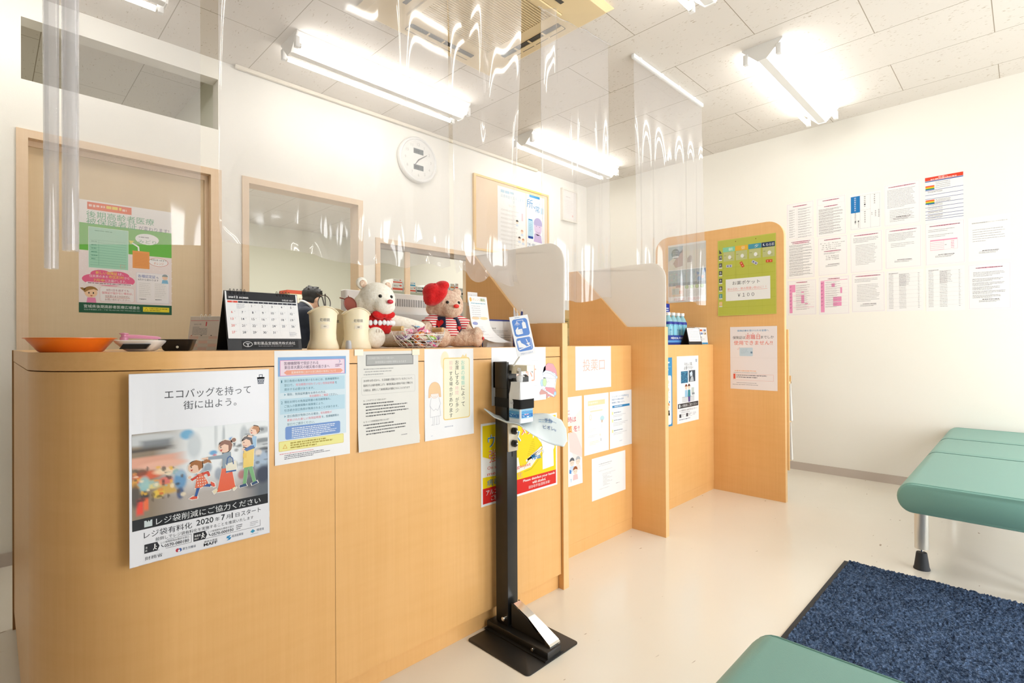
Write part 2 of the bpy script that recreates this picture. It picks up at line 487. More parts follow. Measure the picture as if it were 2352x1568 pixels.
lights = [((1.775, 2.86), 'twin-tube ceiling light over the counter, straight above the calendar and bears'),
          ((3.635, 2.86), 'twin-tube ceiling light farthest away, by the corner of the back wall and right wall'),
          ((-.01, 2.86), 'twin-tube ceiling light in front of the transom opening above the door'),
          ((3.685, 1.055), 'twin-tube ceiling light close to the right wall with the notices'),
          ((1.80, 1.055), 'twin-tube ceiling light cut off by the top edge beside the air conditioner')]
for i, ((x, y), lb) in enumerate(lights):
    o = L0 if i == 0 else copy_tree(L0)
    o.location = (x, y, CZ)
    tag(o, lb, 'ceiling light', 'twin-tube ceiling lights')
# ---------------------------------------------------------------- ceiling air conditioner and vent
def aircon():
    YEL = mat('yellowed_plastic', (.76, .60, .34), .4)
    DK = mat('dark_slot', (.06, .055, .045), .6)
    t = empty('air_conditioner', (1.75, 1.915, CZ), 0, 'square yellowed air conditioner cassette in the ceiling, behind the clear curtains', 'air conditioner')
    S, I = .46, .275
    g = G()   # frame: sloped outer skirt and flat ring with four slots
    def ring(r0, z0, r1, z1, m=None):
        a = [(-r0, -r0, z0), (r0, -r0, z0), (r0, r0, z0), (-r0, r0, z0)]; b = [(-r1, -r1, z1), (r1, -r1, z1), (r1, r1, z1), (-r1, r1, z1)]
        g.add(a + b, [(i, (i + 1) % 4, 4 + (i + 1) % 4, 4 + i) for i in range(4)], m)
    ring(S - .01, 0, S, -.012); ring(S, -.012, S - .03, -.032); ring(S - .03, -.032, I, -.038); ring(I, -.038, I, -.03)
    g.build('cover_frame', YEL, t, smooth=0)
    for k in range(4):
        q = PI / 2 * k
        M = Matrix.Rotation(q, 4, 'Z')
        g = G(); g.box(-.21, .318, -.0400, .21, .382, -.0360, DK)
        for x in (-.1, .0, .1): g.box(x - .005, .318, -.0430, x + .005, .382, -.0395, YEL)
        g.box(-.21, .345, -.0440, .21, .372, -.0402, YEL)
        o = g.build('air_outlet', YEL, t, smooth=0); o.rotation_euler = (0, 0, q)
    g = G(); g.box(-.27, -.27, -.030, .27, .27, -.026, mat('grille_dark', (.30, .24, .16), .6))
    for s in (-1, 1):
        g.box(s * .255 - .017, -.272, -.046, s * .255 + .017, .272, -.030, YEL); g.box(-.238, s * .255 - .017, -.046, .238, s * .255 + .017, -.030, YEL)
    for i in range(33): g.box(-.238, -.236 + i * .0145, -.044, .238, -.228 + i * .0145, -.031, YEL)
    g.build('intake_grille', YEL, t, smooth=0)
    G().box(-.03, -.267, -.0485, .03, -.247, -.046, mat('grey_badge', (.25, .25, .26), .4)).build('badge', None, t, smooth=0)
aircon()
g = G(); g.box(2.72, .19, CZ - .012, 3.04, .51, CZ - .0005, mat('beige_vent', (.72, .64, .46), .5), .004)
for i in range(9): g.box(2.75, .22 + i * .031, CZ - .018, 3.01, .235 + i * .031, CZ - .012, mat('beige_vent', (.72, .64, .46), .5))
tag(g.build('ceiling_vent', None), 'small beige ceiling vent cut off by the top edge, right of the tube light', 'vent')
# ---------------------------------------------------------------- reception counters and partitions
CT = 1.006
def arc(cx, cy, r, a0, a1, n):
    return [(cx + r * math.cos(R(a0 + (a1 - a0) * i / n)), cy + r * math.sin(R(a0 + (a1 - a0) * i / n))) for i in range(n + 1)]
def counter_path(off=0.):
    r = .255 + off
    return [(1.678, 1.382 - off)] + arc(.322, 1.637, r, 270, 180, 28) + [(.070 - off, 2.60)]
def strip(g, path, th, z0, z1, m):
    """vertical board following a path, th thick towards the inside (left of travel reversed)"""
    n = len(path); inner = []
    for i, p in enumerate(path):
        a = path[max(i - 1, 0)]; b = path[min(i + 1, n - 1)]
        d = Vector((b[0] - a[0], b[1] - a[1])).normalized(); nn = Vector((d.y, -d.x))
        inner.append((p[0] + nn.x * th, p[1] + nn.y * th))
    vs = [(*p, z0) for p in path] + [(*p, z1) for p in path] + [(*p, z0) for p in inner] + [(*p, z1) for p in inner]
    fs = []
    for i in range(n - 1):
        fs += [(i + 1, i, n + i, n + i + 1), (2 * n + i, 2 * n + i + 1, 3 * n + i + 1, 3 * n + i), (n + i, 3 * n + i, 3 * n + i + 1, n + i + 1), (i, i + 1, 2 * n + i + 1, 2 * n + i)]
    for i in (0, n - 1): fs.append((i, 2 * n + i, 3 * n + i, n + i))
    g.add(vs, fs, m)
c1 = empty('reception_counter', (.9, 1.6, 0), 0, 'long maple reception counter with a curved left end, plush bears on top', 'counter')
def local(o, e):
    o.parent = e; o.location = (-e.location[0], -e.location[1], -e.location[2]); return o
P = counter_path()
g = G(); strip(g, P, .03, .064, .9635, WOOD); local(g.build('front_panel', WOOD, smooth=30), c1)
g = G(); strip(g, counter_path(.0008), .035, .9660, CT - .002, WOODX)
local(g.build('edge_band', WOODX, smooth=30), c1)
g = G(); strip(g, counter_path(-.016), .02, 0, .064, WOOD); local(g.build('kick_plate', WOOD, smooth=30), c1)
top = counter_path(.0006)
g = G(); g.prism(top + [(.50, 2.60), (.50, 1.90), (1.678, 1.90)], CT - .012, CT, 'Z', WOODX); local(g.build('counter_top', WOODX, smooth=0), c1)
g = G(); g.box(.5, 1.86, 0, 1.678, 1.90, CT - .012, WOOD); local(g.build('back_panel', WOOD, smooth=0), c1)
g = G(); g.box(.066, 2.60, 0, .52, 2.62, CT, mat('dark_edge_band', (.36, .19, .07), .4)); local(g.build('end_panel', None, smooth=0), c1)
g = G(); g.box(.6872, 1.3812, .064, .6884, 1.3822, .9635, mat('seam_brown', (.52, .30, .11), .5)); local(g.build('panel_seam', None, smooth=0), c1)
def counter_block(name, x0, x1, y0, label):
    c = empty(name, ((x0 + x1) / 2, y0 + .2, 0), 0, label, 'counter')
    g = G(); g.box(x0, y0, .062, x1, y0 + .03, CT - .0, WOOD); local(g.build('front_panel', WOOD, smooth=0), c)
    g = G(); g.box(x0, y0 + .002, 0, x1, y0 + .03, .0605, WOOD); local(g.build('kick_plate', WOOD, smooth=0), c)
    g = G(); g.box(x0, y0 + .03, CT - .03, x1, 2.0, CT, WOODX); local(g.build('counter_top', WOODX, smooth=0), c)
    return c
counter_block('counter_section', 1.7155, 2.4995, 1.552, 'maple counter section with a row of white notices, between the two low partitions')
counter_block('counter_section', 2.5355, 3.5695, 1.561, 'maple counter section carrying the bottled drinks, beside the tall partition')
def low_partition(x, yf, label):
    t = empty('partition_panel', (x + .0175, 1.7, 0), 0, label, 'partition')
    prof = [(yf, 0), (1.985, 0), (1.985, 1.452), (1.925, 1.452), (1.582, 1.107), (yf, 1.102)]
    g = G(); g.prism(prof, x, x + .035, 'X', WOOD); local(g.build('board', WOOD, smooth=0), t)
    g = G(); g.prism([(yf - .0012, 0), (yf, 0), (yf, 1.102), (yf - .0012, 1.102)], x + .001, x + .034, 'X', WEDGE)
    lo = Vector((0, 1.582, 1.107)); hi = Vector((0, 1.925, 1.452))
    for a, b in ((lo, hi), (Vector((0, yf, 1.1022)), lo)):
        g.add([(x + .001, a.y, a.z), (x + .034, a.y, a.z), (x + .034, b.y, b.z), (x + .001, b.y, b.z),
               (x + .001, a.y, a.z + .0012), (x + .034, a.y, a.z + .0012), (x + .034, b.y, b.z + .0012), (x + .001, b.y, b.z + .0012)],
              [(4, 5, 6, 7), (0, 1, 5, 4), (1, 2, 6, 5), (3, 0, 4, 7)], WEDGE)
    local(g.build('edge_strip', WEDGE, smooth=0), t)
    cor = [(1.464 - .09 * math.sin(R(a)) - 0, 1.358 + .09 * math.cos(R(a))) for a in range(90, -1, -10)]
    cor = [(yf - 1.374 + p[0], p[1]) for p in cor]
    pr = [(1.585, 1.110), (yf + .002, 1.1045)] + cor + [(1.93, 1.452), (1.925, 1.4535)]
    g = G(); g.prism(pr, x + .014, x + .022, 'X', FROST); local(g.build('frosted_pane', FROST, smooth=0), t)
low_partition(1.68, 1.372, 'low maple partition with frosted pane right of the sanitizer stand')
low_partition(2.50, 1.352, 'low maple partition with frosted pane left of the bottled drinks')
t = empty('tall_partition', (3.5875, 1.55, 0), 0, 'tall orange maple partition with rounded top corners holding the green pocket chart', 'partition')
prof = [(2.0, 0), (1.10, 0)] + [(1.20 - .1 * math.cos(R(a)), 1.70 + .1 * math.sin(R(a))) for a in range(0, 91, 9)] + [(1.90 + .1 * math.sin(R(a)), 1.70 + .1 * math.cos(R(a))) for a in range(0, 91, 9)]
g = G(); g.prism(prof, 3.570, 3.606, 'X', WOOD); local(g.build('board', WOOD, smooth=25), t)
edge = [(1.10, 0)] + [(1.20 - .1 * math.cos(R(a)), 1.70 + .1 * math.sin(R(a))) for a in range(0, 91, 9)] + [(1.90, 1.80)]
g = G()
for (a, b) in zip(edge, edge[1:]):
    d = Vector((b[0] - a[0], b[1] - a[1])).normalized() * .0013; nx, ny = -d.y, d.x
    g.add([(3.571, *a), (3.605, *a), (3.605, *b), (3.571, *b), (3.571, a[0] + nx, a[1] + ny), (3.605, a[0] + nx, a[1] + ny), (3.605, b[0] + nx, b[1] + ny), (3.571, b[0] + nx, b[1] + ny)],
          [(4, 5, 6, 7), (0, 1, 5, 4), (1, 2, 6, 5), (2, 3, 7, 6), (3, 0, 4, 7)], WEDGE)
local(g.build('edge_strip', WEDGE, smooth=0), t)
# leaflet rack on the far side of the tall partition
t = empty('leaflet_rack', (3.63, 1.35, .1), 0, 'narrow wooden leaflet rack behind the tall partition, seen edge-on', 'rack')
g = G(); g.box(3.608, 1.088, .20, 3.622, 1.70, 1.10, WEDGE); local(g.build('rack_board', WEDGE, smooth=0), t)
g = G()
for z in (.25, .50, .75): g.box(3.622, 1.10, z, 3.70, 1.69, z + .012, WEDGE); g.box(3.69, 1.10, z, 3.70, 1.69, z + .05, WEDGE)
local(g.build('rack_shelf', WEDGE, smooth=0), t)
for i, z in enumerate((.262, .512)):
    g = G()
    g.add([(3.640, 1.082, z), (3.668, 1.082, z), (3.668, 1.29, z), (3.640, 1.29, z), (3.626, 1.082, z + .24), (3.632, 1.082, z + .24), (3.632, 1.29, z + .24), (3.626, 1.29, z + .24)],
          [(3, 2, 1, 0), (4, 5, 6, 7), (0, 1, 5, 4), (1, 2, 6, 5), (2, 3, 7, 6), (3, 0, 4, 7)], ink('#f4f2ee'))
    tag(g.build('leaflet', ink('#f4f2ee'), smooth=0), 'white leaflet in the rack behind the tall partition, %s one' % ('lower', 'upper')[i], 'leaflet', 'leaflets in the rack')
# ---------------------------------------------------------------- benches and mat
def cushion(x0, x1, yc, hw, z0, z1, seams):
    hz = (z1 - z0) / 2; zc = (z0 + z1) / 2
    r = hz
    prof = []
    for s, a0 in ((1, -90), (-1, 90)):
        for i in range(15):
            a = R(a0 + 180 * i / 14)
            y = math.cos(a) * r * .86; z = math.sin(a) * r
            if s < 0 : pass
            prof.append((y + s * (hw - r * .86), z))
    n = len(prof); rings = []
    bev = .022
    ends = [(0, .90), (.004, .955), (.012, .985), (bev, 1.)]
    xs = [(x0 + d, k) for d, k in ends]
    m = 150
    xs += [(x0 + bev + (x1 - x0 - 2 * bev) * i / m, 1.) for i in range(1, m)]
    xs += [(x1 - d, k) for d, k in ends[::-1]]
    vs = []
    for x, k in xs:
        e = min(min(abs(x - q) for q in seams) / .05, 1) if seams else 1
        for (y, z) in prof:
            ky = (hw - (1 - k) * .10) / hw; zz = z * (1 - (1 - k) * .8)
            crown = .006 * (1 - (y / hw) ** 2) if z > 0 else 0
            dip = -.004 * (1 - e) if z > .3 * r else 0
            vs.append((x, yc + y * ky, zc + zz + crown + dip))
    fs = []
    for j in range(len(xs) - 1):
        for i in range(n):
            fs.append((j * n + i, (j + 1) * n + i, (j + 1) * n + (i + 1) % n, j * n + (i + 1) % n))
    fs.append(tuple(range(n))); fs.append(tuple(range((len(xs) - 1) * n, len(xs) * n))[::-1])
    g = G(); g.add(vs, fs, GREEN)
    return g, prof, zc
def make_bench(x0, x1, yc, hw, seams, label):
    z0, z1 = .325, .444
    t = empty('waiting_bench', ((x0 + x1) / 2, yc, 0), 0, label, 'bench', 'green waiting benches')
    g, prof, zc = cushion(x0, x1, yc, hw, z0, z1, seams)
    cs = local(g.build('seat_cushion', GREEN, smooth=50), t)
    DG = mat('seam_green', (.07, .17, .14), .6)
    for x in seams:
        g = G(); pts = [(x, yc + y, zc + z + .006 * (1 - (y / hw) ** 2) + (-.0034 if z > .3 * (z1 - z0) / 2 else .0004)) for (y, z) in prof if z > -.01]
        g.tube(sorted(pts, key=lambda p: p[1]), .0019, 6, DG); g.build('seam', DG, cs)
    for x in (x0 + .010, x1 - .010):
        g = G(); pts = [(x, yc + y * .985, zc + z * .985 + .006 * (1 - (y / hw) ** 2)) for (y, z) in prof if z > -.03]
        g.tube(sorted(pts, key=lambda p: p[1]), .0022, 6, GREEN); g.build('piping', GREEN, cs)
    g = G(); g.box(x0 + .06, yc - hw + .06, z0 - .012, x1 - .06, yc + hw - .06, z0 + .012, mat('black_cloth', (.015, .015, .017), .9))
    local(g.build('underside_cloth', None, smooth=0), t)
    g = G()
    for x in (x0 + .32, x1 - .32):
        for s in (-1, 1):
            y = yc + s * (hw - .10)
            g = G(); g.box(x - .02, y - .035, z0 - .046, x + .02, y + .035, z0 - .010, CREAMM, .004); local(g.build('leg_bracket', CREAMM), t)
    for x in (x0 + .32, x1 - .32):
        for s in (-1, 1):
            y = yc + s * (hw - .045)
            g = G(); g.lathe([(.0255, .092), (.026, .094), (.026, z0 - .005)], (x, y, 0), 24, SILVER)
            lg = local(g.build('leg', SILVER), t)
            g = G(); g.lathe([(.006, .070), (.006, .10)], (x, y, 0), 10, STEEL); g.build('adjuster_bolt', STEEL, lg)
            g = G(); g.lathe([(.031, 0), (.031, .004), (.028, .012), (.0205, .070), (.019, .075)], (x, y, 0), 24, RUBBER); g.build('rubber_foot', RUBBER, lg)
    return t
make_bench(2.63, 4.54, .105, .285, (3.476, 4.009), 'green padded bench on the right, standing clear of the doormat')
make_bench(-.80, 1.095, .115, .290, (.25,), 'green padded bench in the bottom foreground, only its corner in view')
def mat_color():
    m = bpy.data.materials.new('navy_pile'); nt, b = nodes_of(m)
    n = tex(nt, 'ShaderNodeTexNoise', 120., Detail=4., Roughness=.75)
    n2 = tex(nt, 'ShaderNodeTexNoise', 26., Detail=3.)
    c = ramp(nt, n.outputs[0], [(.37, (.007, .013, .027)), (.48, (.042, .075, .145)), (.62, (.21, .30, .47))])
    c2 = mix(nt, .35, c, ramp(nt, n2.outputs[0], [(.35, (.018, .032, .065)), (.65, (.13, .21, .37))]))
    nt.links.new(c2, b.inputs['Base Color']); b.inputs['Roughness'].default_value = .95; b.inputs['Specular IOR Level'].default_value = .1
    bump_on(nt, b, n.outputs[0], 1., .01)
    return m
t = empty('doormat', (2.02, -.15, 0), 0, 'navy blue pile doormat with a black rubber edge on the floor', 'doormat')
X0, X1, Y0, Y1 = 1.22, 2.802, -.95, .612
G().box(X0 - 2.02, Y0 + .15, .0005, X1 - 2.02, Y1 + .15, .005, RUBBER).build('rubber_backing', RUBBER, t, smooth=0)
rnd = random.Random(4)
def pile(u, v):
    e = min(u, 1 - u, v, 1 - v)
    z = .0055 + (.010 * rnd.random() + .003 if e > .001 else 0)
    return (X0 - 2.02 + .004 + (X1 - X0 - .008) * u + rnd.uniform(-.002, .002), Y0 + .15 + .018 + (Y1 - Y0 - .036) * v + rnd.uniform(-.002, .002), z)
grid('pile', mat_color(), 300, 300, pile, t)
# ---------------------------------------------------------------- clear vinyl curtains
def curtain(x0, x1, y, z0, z1, fn, label, nu=70, nv=60, ztop=None, zfn=None):
    t = empty('vinyl_curtain', ((x0 + x1) / 2, y, z1), 0, label, 'curtain', 'clear vinyl curtains over the counter')
    def f(u, v):
        zb = z0 + (zfn(u) if zfn else 0)
        zt = z1 + (ztop(u) if ztop else 0)
        z = zt + (zb - zt) * v
        dx, dy = fn(u, v)
        return (x0 + (x1 - x0) * u + dx - t.location[0], y + dy - t.location[1], z - t.location[2])
    grid('sheet', VINYL, nu, nv, f, t)
    return t
def waves(seed, amp, n0, n1, start=0., drift=.15):
    rn = random.Random(seed)
    ws = [(rn.uniform(n0, n1), rn.uniform(0, 6.28), rn.uniform(.5, 1.), rn.uniform(-drift, drift)) for _ in range(5)]
    def fn(u, v):
        k = max(0., (v - start) / (1 - start)) ** .7
        return (0, amp * k * sum(a * math.sin(2 * PI * f * (u + d * (1 - v)) + p) for f, p, a, d in ws) / 2.2)
    return fn
wa = waves(3, .006, .5, 1.6)
curtain(.135, .418, 1.62, 1.262, CZ - .004, wa, 'clear vinyl curtain with the rolled-up edge, in front of the sliding door', 40, 40, zfn=lambda u: .034 * u)
def wb(u, v):
    d = waves_b(u, v)[1]
    c = .030 * math.exp(-((u - .70 - .02 * v) / .045) ** 2) * (1 - .75 * v)          # a deep fold near the top
    lip = .030 * (max(0, v - .94) / .06) ** 2
    d += .0035 * max(0, v - .72) / .28 * (math.sin(u * 46 + 2 * v) + math.sin(u * 71 + 1)) * min(1, max(0, (u - .12) / .2))
    side = -.018 * math.exp(-u / .03)
    return (0, d - c + side - lip * (.55 + .45 * math.cos(u * 22)))
waves_b = waves(8, .006, .5, 1.6)
def zb(u): return .012 * math.sin(u * 7 + .6) + (.016 * abs(math.sin((u - .55) * 16)) if u > .55 else 0)
curtain(.462, 1.292, 1.632, 1.302, CZ - .004, wb, 'widest clear vinyl curtain, hanging over the calendar and white bear', 110, 70, zfn=zb)
w2 = waves(21, .021, .9, 3.)
def wb2(u, v):
    top = .034 * math.exp(-(v / .42) ** 2) * math.sin(u * 9 + 1.1 + 2.5 * v)         # rumpled where it was taped too tight
    return (0, w2(u, v)[1] + top - .030 * (max(0, v - .94) / .06) ** 2 * (.6 + .4 * math.sin(u * 19)))
curtain(1.285, 1.655, 1.594, 1.293, CZ - .053, wb2, 'rumpled clear vinyl curtain over the pink bear, overlapping the widest one', 80, 70, zfn=lambda u: .018 * math.sin(u * 15) - .02 * u)
w3 = waves(5, .018, .8, 3.4)
def wc(u, v):
    pl = .045 * math.exp(-((u - .13 - .16 * v) / .05) ** 2) * max(0, 1 - 2.6 * v)
    return (.02 * v * u, w3(u, v)[1] - pl - .02 * math.exp(-u / .02) + .015 * math.exp(-(1 - u) / .03))
def hemz(u): return -.060 * max(0, 1 - u / .62) - .012 * math.sin(PI * u)
tC = curtain(1.868, 2.478, 1.66, 1.215, CZ - .004, wc, 'clear vinyl curtain between the two low partitions, gathered along its top hem', 80, 70, zfn=lambda u: .055 * u + .01 * math.sin(u * 9), ztop=hemz)
rn = random.Random(2)
pts = [(1.868 + .61 * i / 40 - tC.location[0], .0, rn.uniform(-.004, .002) + hemz(i / 40)) for i in range(41)]
G().tube(pts, .0022, 6, VINYL).build('hem', VINYL, tC)
w4 = waves(12, .030, 2.5, 7.5, .12, .02)
tD = curtain(2.655, 3.545, 1.62, 1.292, CZ - .026, w4, 'clear vinyl curtain on the white rail next to the tall partition', 120, 60, zfn=lambda u: .012 * math.sin(u * 11))
g = G(); g.box(-.455, -.010, .002, .455, .010, .0255, WPL, .003)
rl = g.build('curtain_rail', WPL, tD)
for x in (-.38, -.12, .10, .32): G().box(x - .012, -.013, .004, x + .012, .013, .0265, WPL, .002).build('rail_clip', WPL, rl)
# rolled-up part of the first curtain
t = empty('rolled_vinyl', (.125, 1.60, CZ), 0, 'clear vinyl sheet rolled into a tall tube, hanging left of the door poster', 'curtain')
def roll(cx, r, z0, turns, ph):
    def f(u, v):
        a = ph + u * turns * 2 * PI; rr = r * (1 - .25 * u)
        k = 1 + .12 * math.sin(3 * v + ph)
        return (cx + rr * k * math.cos(a), rr * math.sin(a) * k, -.006 + (z0 - CZ) * v)
    return f
for cx, r, z0, tr, ph in ((-.018, .015, 1.205, 1.6, .5), (.016, .019, 1.25, 1.8, 2.)):
    grid('roll', VINYL, 48, 24, roll(cx, r, z0, tr, ph), t)
# ---------------------------------------------------------------- printed matter: paper, shapes and lettering in ONE mesh per sheet
_fc = bpy.data.curves.new('lettering', 'FONT'); _fo = bpy.data.objects.new('lettering', _fc); COL.objects.link(_fo)
_TC = {}
def glyphs(s, bold):
    bold = 0. if any(ord(c) > 0x2e80 for c in s) else max(0., min(bold, .03))
    k = (s, bold)
    if k not in _TC:
        _fc.body = s; _fc.resolution_u = 2; _fc.offset = bold; _fc.fill_mode = 'FRONT'
        dg = bpy.context.evaluated_depsgraph_get(); dg.update()
        me = bpy.data.meshes.new_from_object(_fo.evaluated_get(dg))
        vs = [tuple(v.co) for v in me.vertices]; fs = [tuple(p.vertices) for p in me.polygons]
        bpy.data.meshes.remove(me)
        xs = [v[0] for v in vs] or [0]; ys = [v[1] for v in vs] or [0]
        _TC[k] = (vs, fs, min(xs), max(xs), min(ys), max(ys))
    return _TC[k]
class Paper:
    """sheet w x h millimetres; x right, y down from the top-left corner; lay = how many films of ink above the paper"""
    def __init__(s, w, h, col='#f7f7f8', thick=.35, gloss=False, film=None):
        s.w, s.h, s.g, s.seed = w, h, G(), random.Random(int(w * 7 + h))
        s.dl = .10; s.cell = 40; s.gloss = .22 if gloss else .55
        if thick:
            n = 12
            s.g.box(0, 0, 0, 0, 0, 0, s.I(col)) if 0 else None
            # subdivided front and back so that the sheet can curl
            vs = []; fs = []
            for side in (0, 1):
                for j in range(n + 1):
                    for i in range(n + 1): vs.append((w * i / n, -thick * side, -h * j / n))
            m = n + 1
            for j in range(n):
                for i in range(n):
                    a = j * m + i
                    b = m * m + a
                    fs.append((b, b + m, b + m + 1, b + 1)); fs.append((a, a + 1, a + m + 1, a + m))
            ed = [i for i in range(n)] + [n + m * j for j in range(n)] + [n * m + n - i for i in range(n)] + [(n - j) * m for j in range(n)]
            for p, q in zip(ed, ed[1:] + ed[:1]): fs.append((p, m * m + p, m * m + q, q))
            s.g.add(vs, fs, s.I(col))
        s.t = thick
    def I(s, c): return ink(c, s.gloss) if isinstance(c, str) else c
    def Y(s, lay): return -s.t - s.dl * lay
    def poly(s, pts, c, lay=1):
        y = s.Y(lay)
        ar = sum(pts[i][0] * pts[(i + 1) % len(pts)][1] - pts[(i + 1) % len(pts)][0] * pts[i][1] for i in range(len(pts)))
        if ar > 0: pts = pts[::-1]
        s.g.add([(p[0], y, -p[1]) for p in pts], [tuple(range(len(pts)))], s.I(c)); return s
    def rect(s, x, y, w, h, c, lay=1):
        # cut into a few columns so that the print follows a curled sheet
        n = max(1, int(w / s.cell)); k = max(1, int(h / s.cell))
        for i in range(n):
            for j in range(k):
                xa, ya = x + w * i / n, y + h * j / k
                s.poly([(xa, ya), (xa + w / n, ya), (xa + w / n, ya + h / k), (xa, ya + h / k)], c, lay)
        return s
    def frame(s, x, y, w, h, t, c, lay=1):
        s.rect(x, y, w, t, c, lay); s.rect(x, y + h - t, w, t, c, lay); s.rect(x, y + t, t, h - 2 * t, c, lay); s.rect(x + w - t, y + t, t, h - 2 * t, c, lay); return s
    def ell(s, cx, cy, rx, ry, c, lay=1, n=20, a0=0, a1=360):
        s.poly([(cx + rx * math.cos(R(a0 + (a1 - a0) * i / n)), cy + ry * math.sin(R(a0 + (a1 - a0) * i / n))) for i in range(n + (a1 - a0 < 360))], c, lay); return s
    def rrect(s, x, y, w, h, r, c, lay=1):
        p = []
        for cx, cy, a in ((x + w - r, y + r, -90), (x + w - r, y + h - r, 0), (x + r, y + h - r, 90), (x + r, y + r, 180)):
            p += [(cx + r * math.cos(R(a + 15 * k)), cy + r * math.sin(R(a + 15 * k))) for k in range(7)]
        s.poly(p, c, lay); return s
    def rout(s, x, y, w, h, r, t, c, lay=1):
        q = []
        for cx, cy, a in ((x + w - r, y + r, -90), (x + w - r, y + h - r, 0), (x + r, y + h - r, 90), (x + r, y + r, 180)):
            q += [(cx + r * math.cos(R(a + 30 * k)), cy + r * math.sin(R(a + 30 * k))) for k in range(4)]
        f = []
        for a, b in zip(q, q[1:] + q[:1]):
            n = max(1, int(math.hypot(b[0] - a[0], b[1] - a[1]) / 12)); f += [(a[0] + (b[0] - a[0]) * i / n, a[1] + (b[1] - a[1]) * i / n) for i in range(n)]
        return s.line(f, t, c, lay, True)
    def rline(s, x, y, w, h, r, t, c, bgc, lay=1):
        s.rrect(x, y, w, h, r, c, lay); s.rrect(x + t, y + t, w - 2 * t, h - 2 * t, max(r - t, .1), bgc, lay + 1); return s
    def line(s, pts, t, c, lay=2, closed=False):
        if closed: pts = list(pts) + [pts[0]]
        for i, (a, b) in enumerate(zip(pts, pts[1:])):
            d = Vector((b[0] - a[0], b[1] - a[1])); L = d.length
            if L < 1e-6: continue
            d /= L; nx, ny = -d.y * t / 2, d.x * t / 2; ex, ey = d.x * t * .3, d.y * t * .3
            s.poly([(a[0] + nx - ex, a[1] + ny - ey), (b[0] + nx + ex, b[1] + ny + ey), (b[0] - nx + ex, b[1] - ny + ey), (a[0] - nx - ex, a[1] - ny - ey)], c, lay + .2 * (i % 2))
        return s
    def text(s, t, x, y, w, h, c='#1c1c20', bold=.0, lay=3, keep=False, skew=0.):
        """lettering fitted into the box x, y, w, h (keep: keep its natural width)"""
        vs, fs, x0, x1, y0, y1 = glyphs(t, bold)
        if not fs: return s
        sy = h / max(y1 - y0, 1e-6); sx = w / max(x1 - x0, 1e-6)
        if keep: sx = min(sx, sy)
        # dense kanji are thickened by printing them a few times, slightly shifted
        b = min(max(bold, 0.), .055) * 1.15 if any(ord(q) > 0x2e80 for q in t) else 0.
        sh = [(0., 0.)]
        if b > .004: sh = [(-b, .45 * b), (b, -.45 * b), (0., 0.)]
        if b > .058: sh = [(b * math.cos(k * PI / 3), b * math.sin(k * PI / 3)) for k in range(6)]
        for k, (ox, oy) in enumerate(sh):
            yy = s.Y(lay + .2 * k); px, py = x + ox * sx, y + oy * sy
            s.g.add([(px + (v[0] - x0) * sx + skew * (v[1] - y0) * sy, yy, -(py + (y1 - v[1]) * sy)) for v in vs], fs, s.I(c)); return s
    def vtext(s, t, x, y, size, pitch, c='#1c1c20', bold=.0, lay=3):
        for i, ch in enumerate(t):
            if ch in '、。': s.text(ch, x + size * .6, y + pitch * i + size * .05, size * .3, size * .3, c, bold, lay)
            elif ch in 'っょゃゅッ': s.text(ch, x + size * .3, y + pitch * i + size * .1, size * .6, size * .6, c, bold, lay)
            elif ch != ' ': s.text(ch, x, y + pitch * i, size, size, c, bold, lay)
        return s
    def rows(s, x, y, w, n, pitch, h, c, lay=2, fill=.93, last=.6, unit=3.):
        """n rows of copy too small to be read: short word marks of uneven length"""
        r = s.seed
        for i in range(n):
            xe = x + w * (last if i == n - 1 else r.uniform(fill - .12, min(1., fill + .07))); xx = x
            while xx < xe:
                q = unit * r.uniform(.5, 2.6); q = min(q, xe - xx)
                s.rect(xx, y + pitch * i + r.uniform(-.04, .04) * h, q, h * r.uniform(.8, 1.05), c, lay); xx += q + unit * r.uniform(.22, .5)
        return s
    def build(s, name, loc, face='S', bend=None, warp=None, tilt=0., parent=None, label=None, cat='notice', group=None, rot=None):
        if bend: s.g.v = [(v[0], v[1] - bend(v[0] / s.w, -v[2] / s.h), v[2]) for v in s.g.v]
        if warp: s.g.v = [warp(v[0], -v[2], v[1]) for v in s.g.v]
        s.g.v = [(v[0] * .001, v[1] * .001, v[2] * .001) for v in s.g.v]
        o = s.g.build(name, None, parent, smooth=0)
        o.location = loc
        rz = {'S': 0, 'W': -PI / 2}[face]
        o.rotation_mode = 'XYZ'
        o.rotation_euler = rot if rot else (0, R(tilt) if face == 'S' else 0, rz)
        if face == 'W' and tilt: o.rotation_euler = (Matrix.Rotation(rz, 3, 'Z') @ Matrix.Rotation(R(tilt), 3, 'Y')).to_euler()
        if label: tag(o, label, cat, group)
        return o
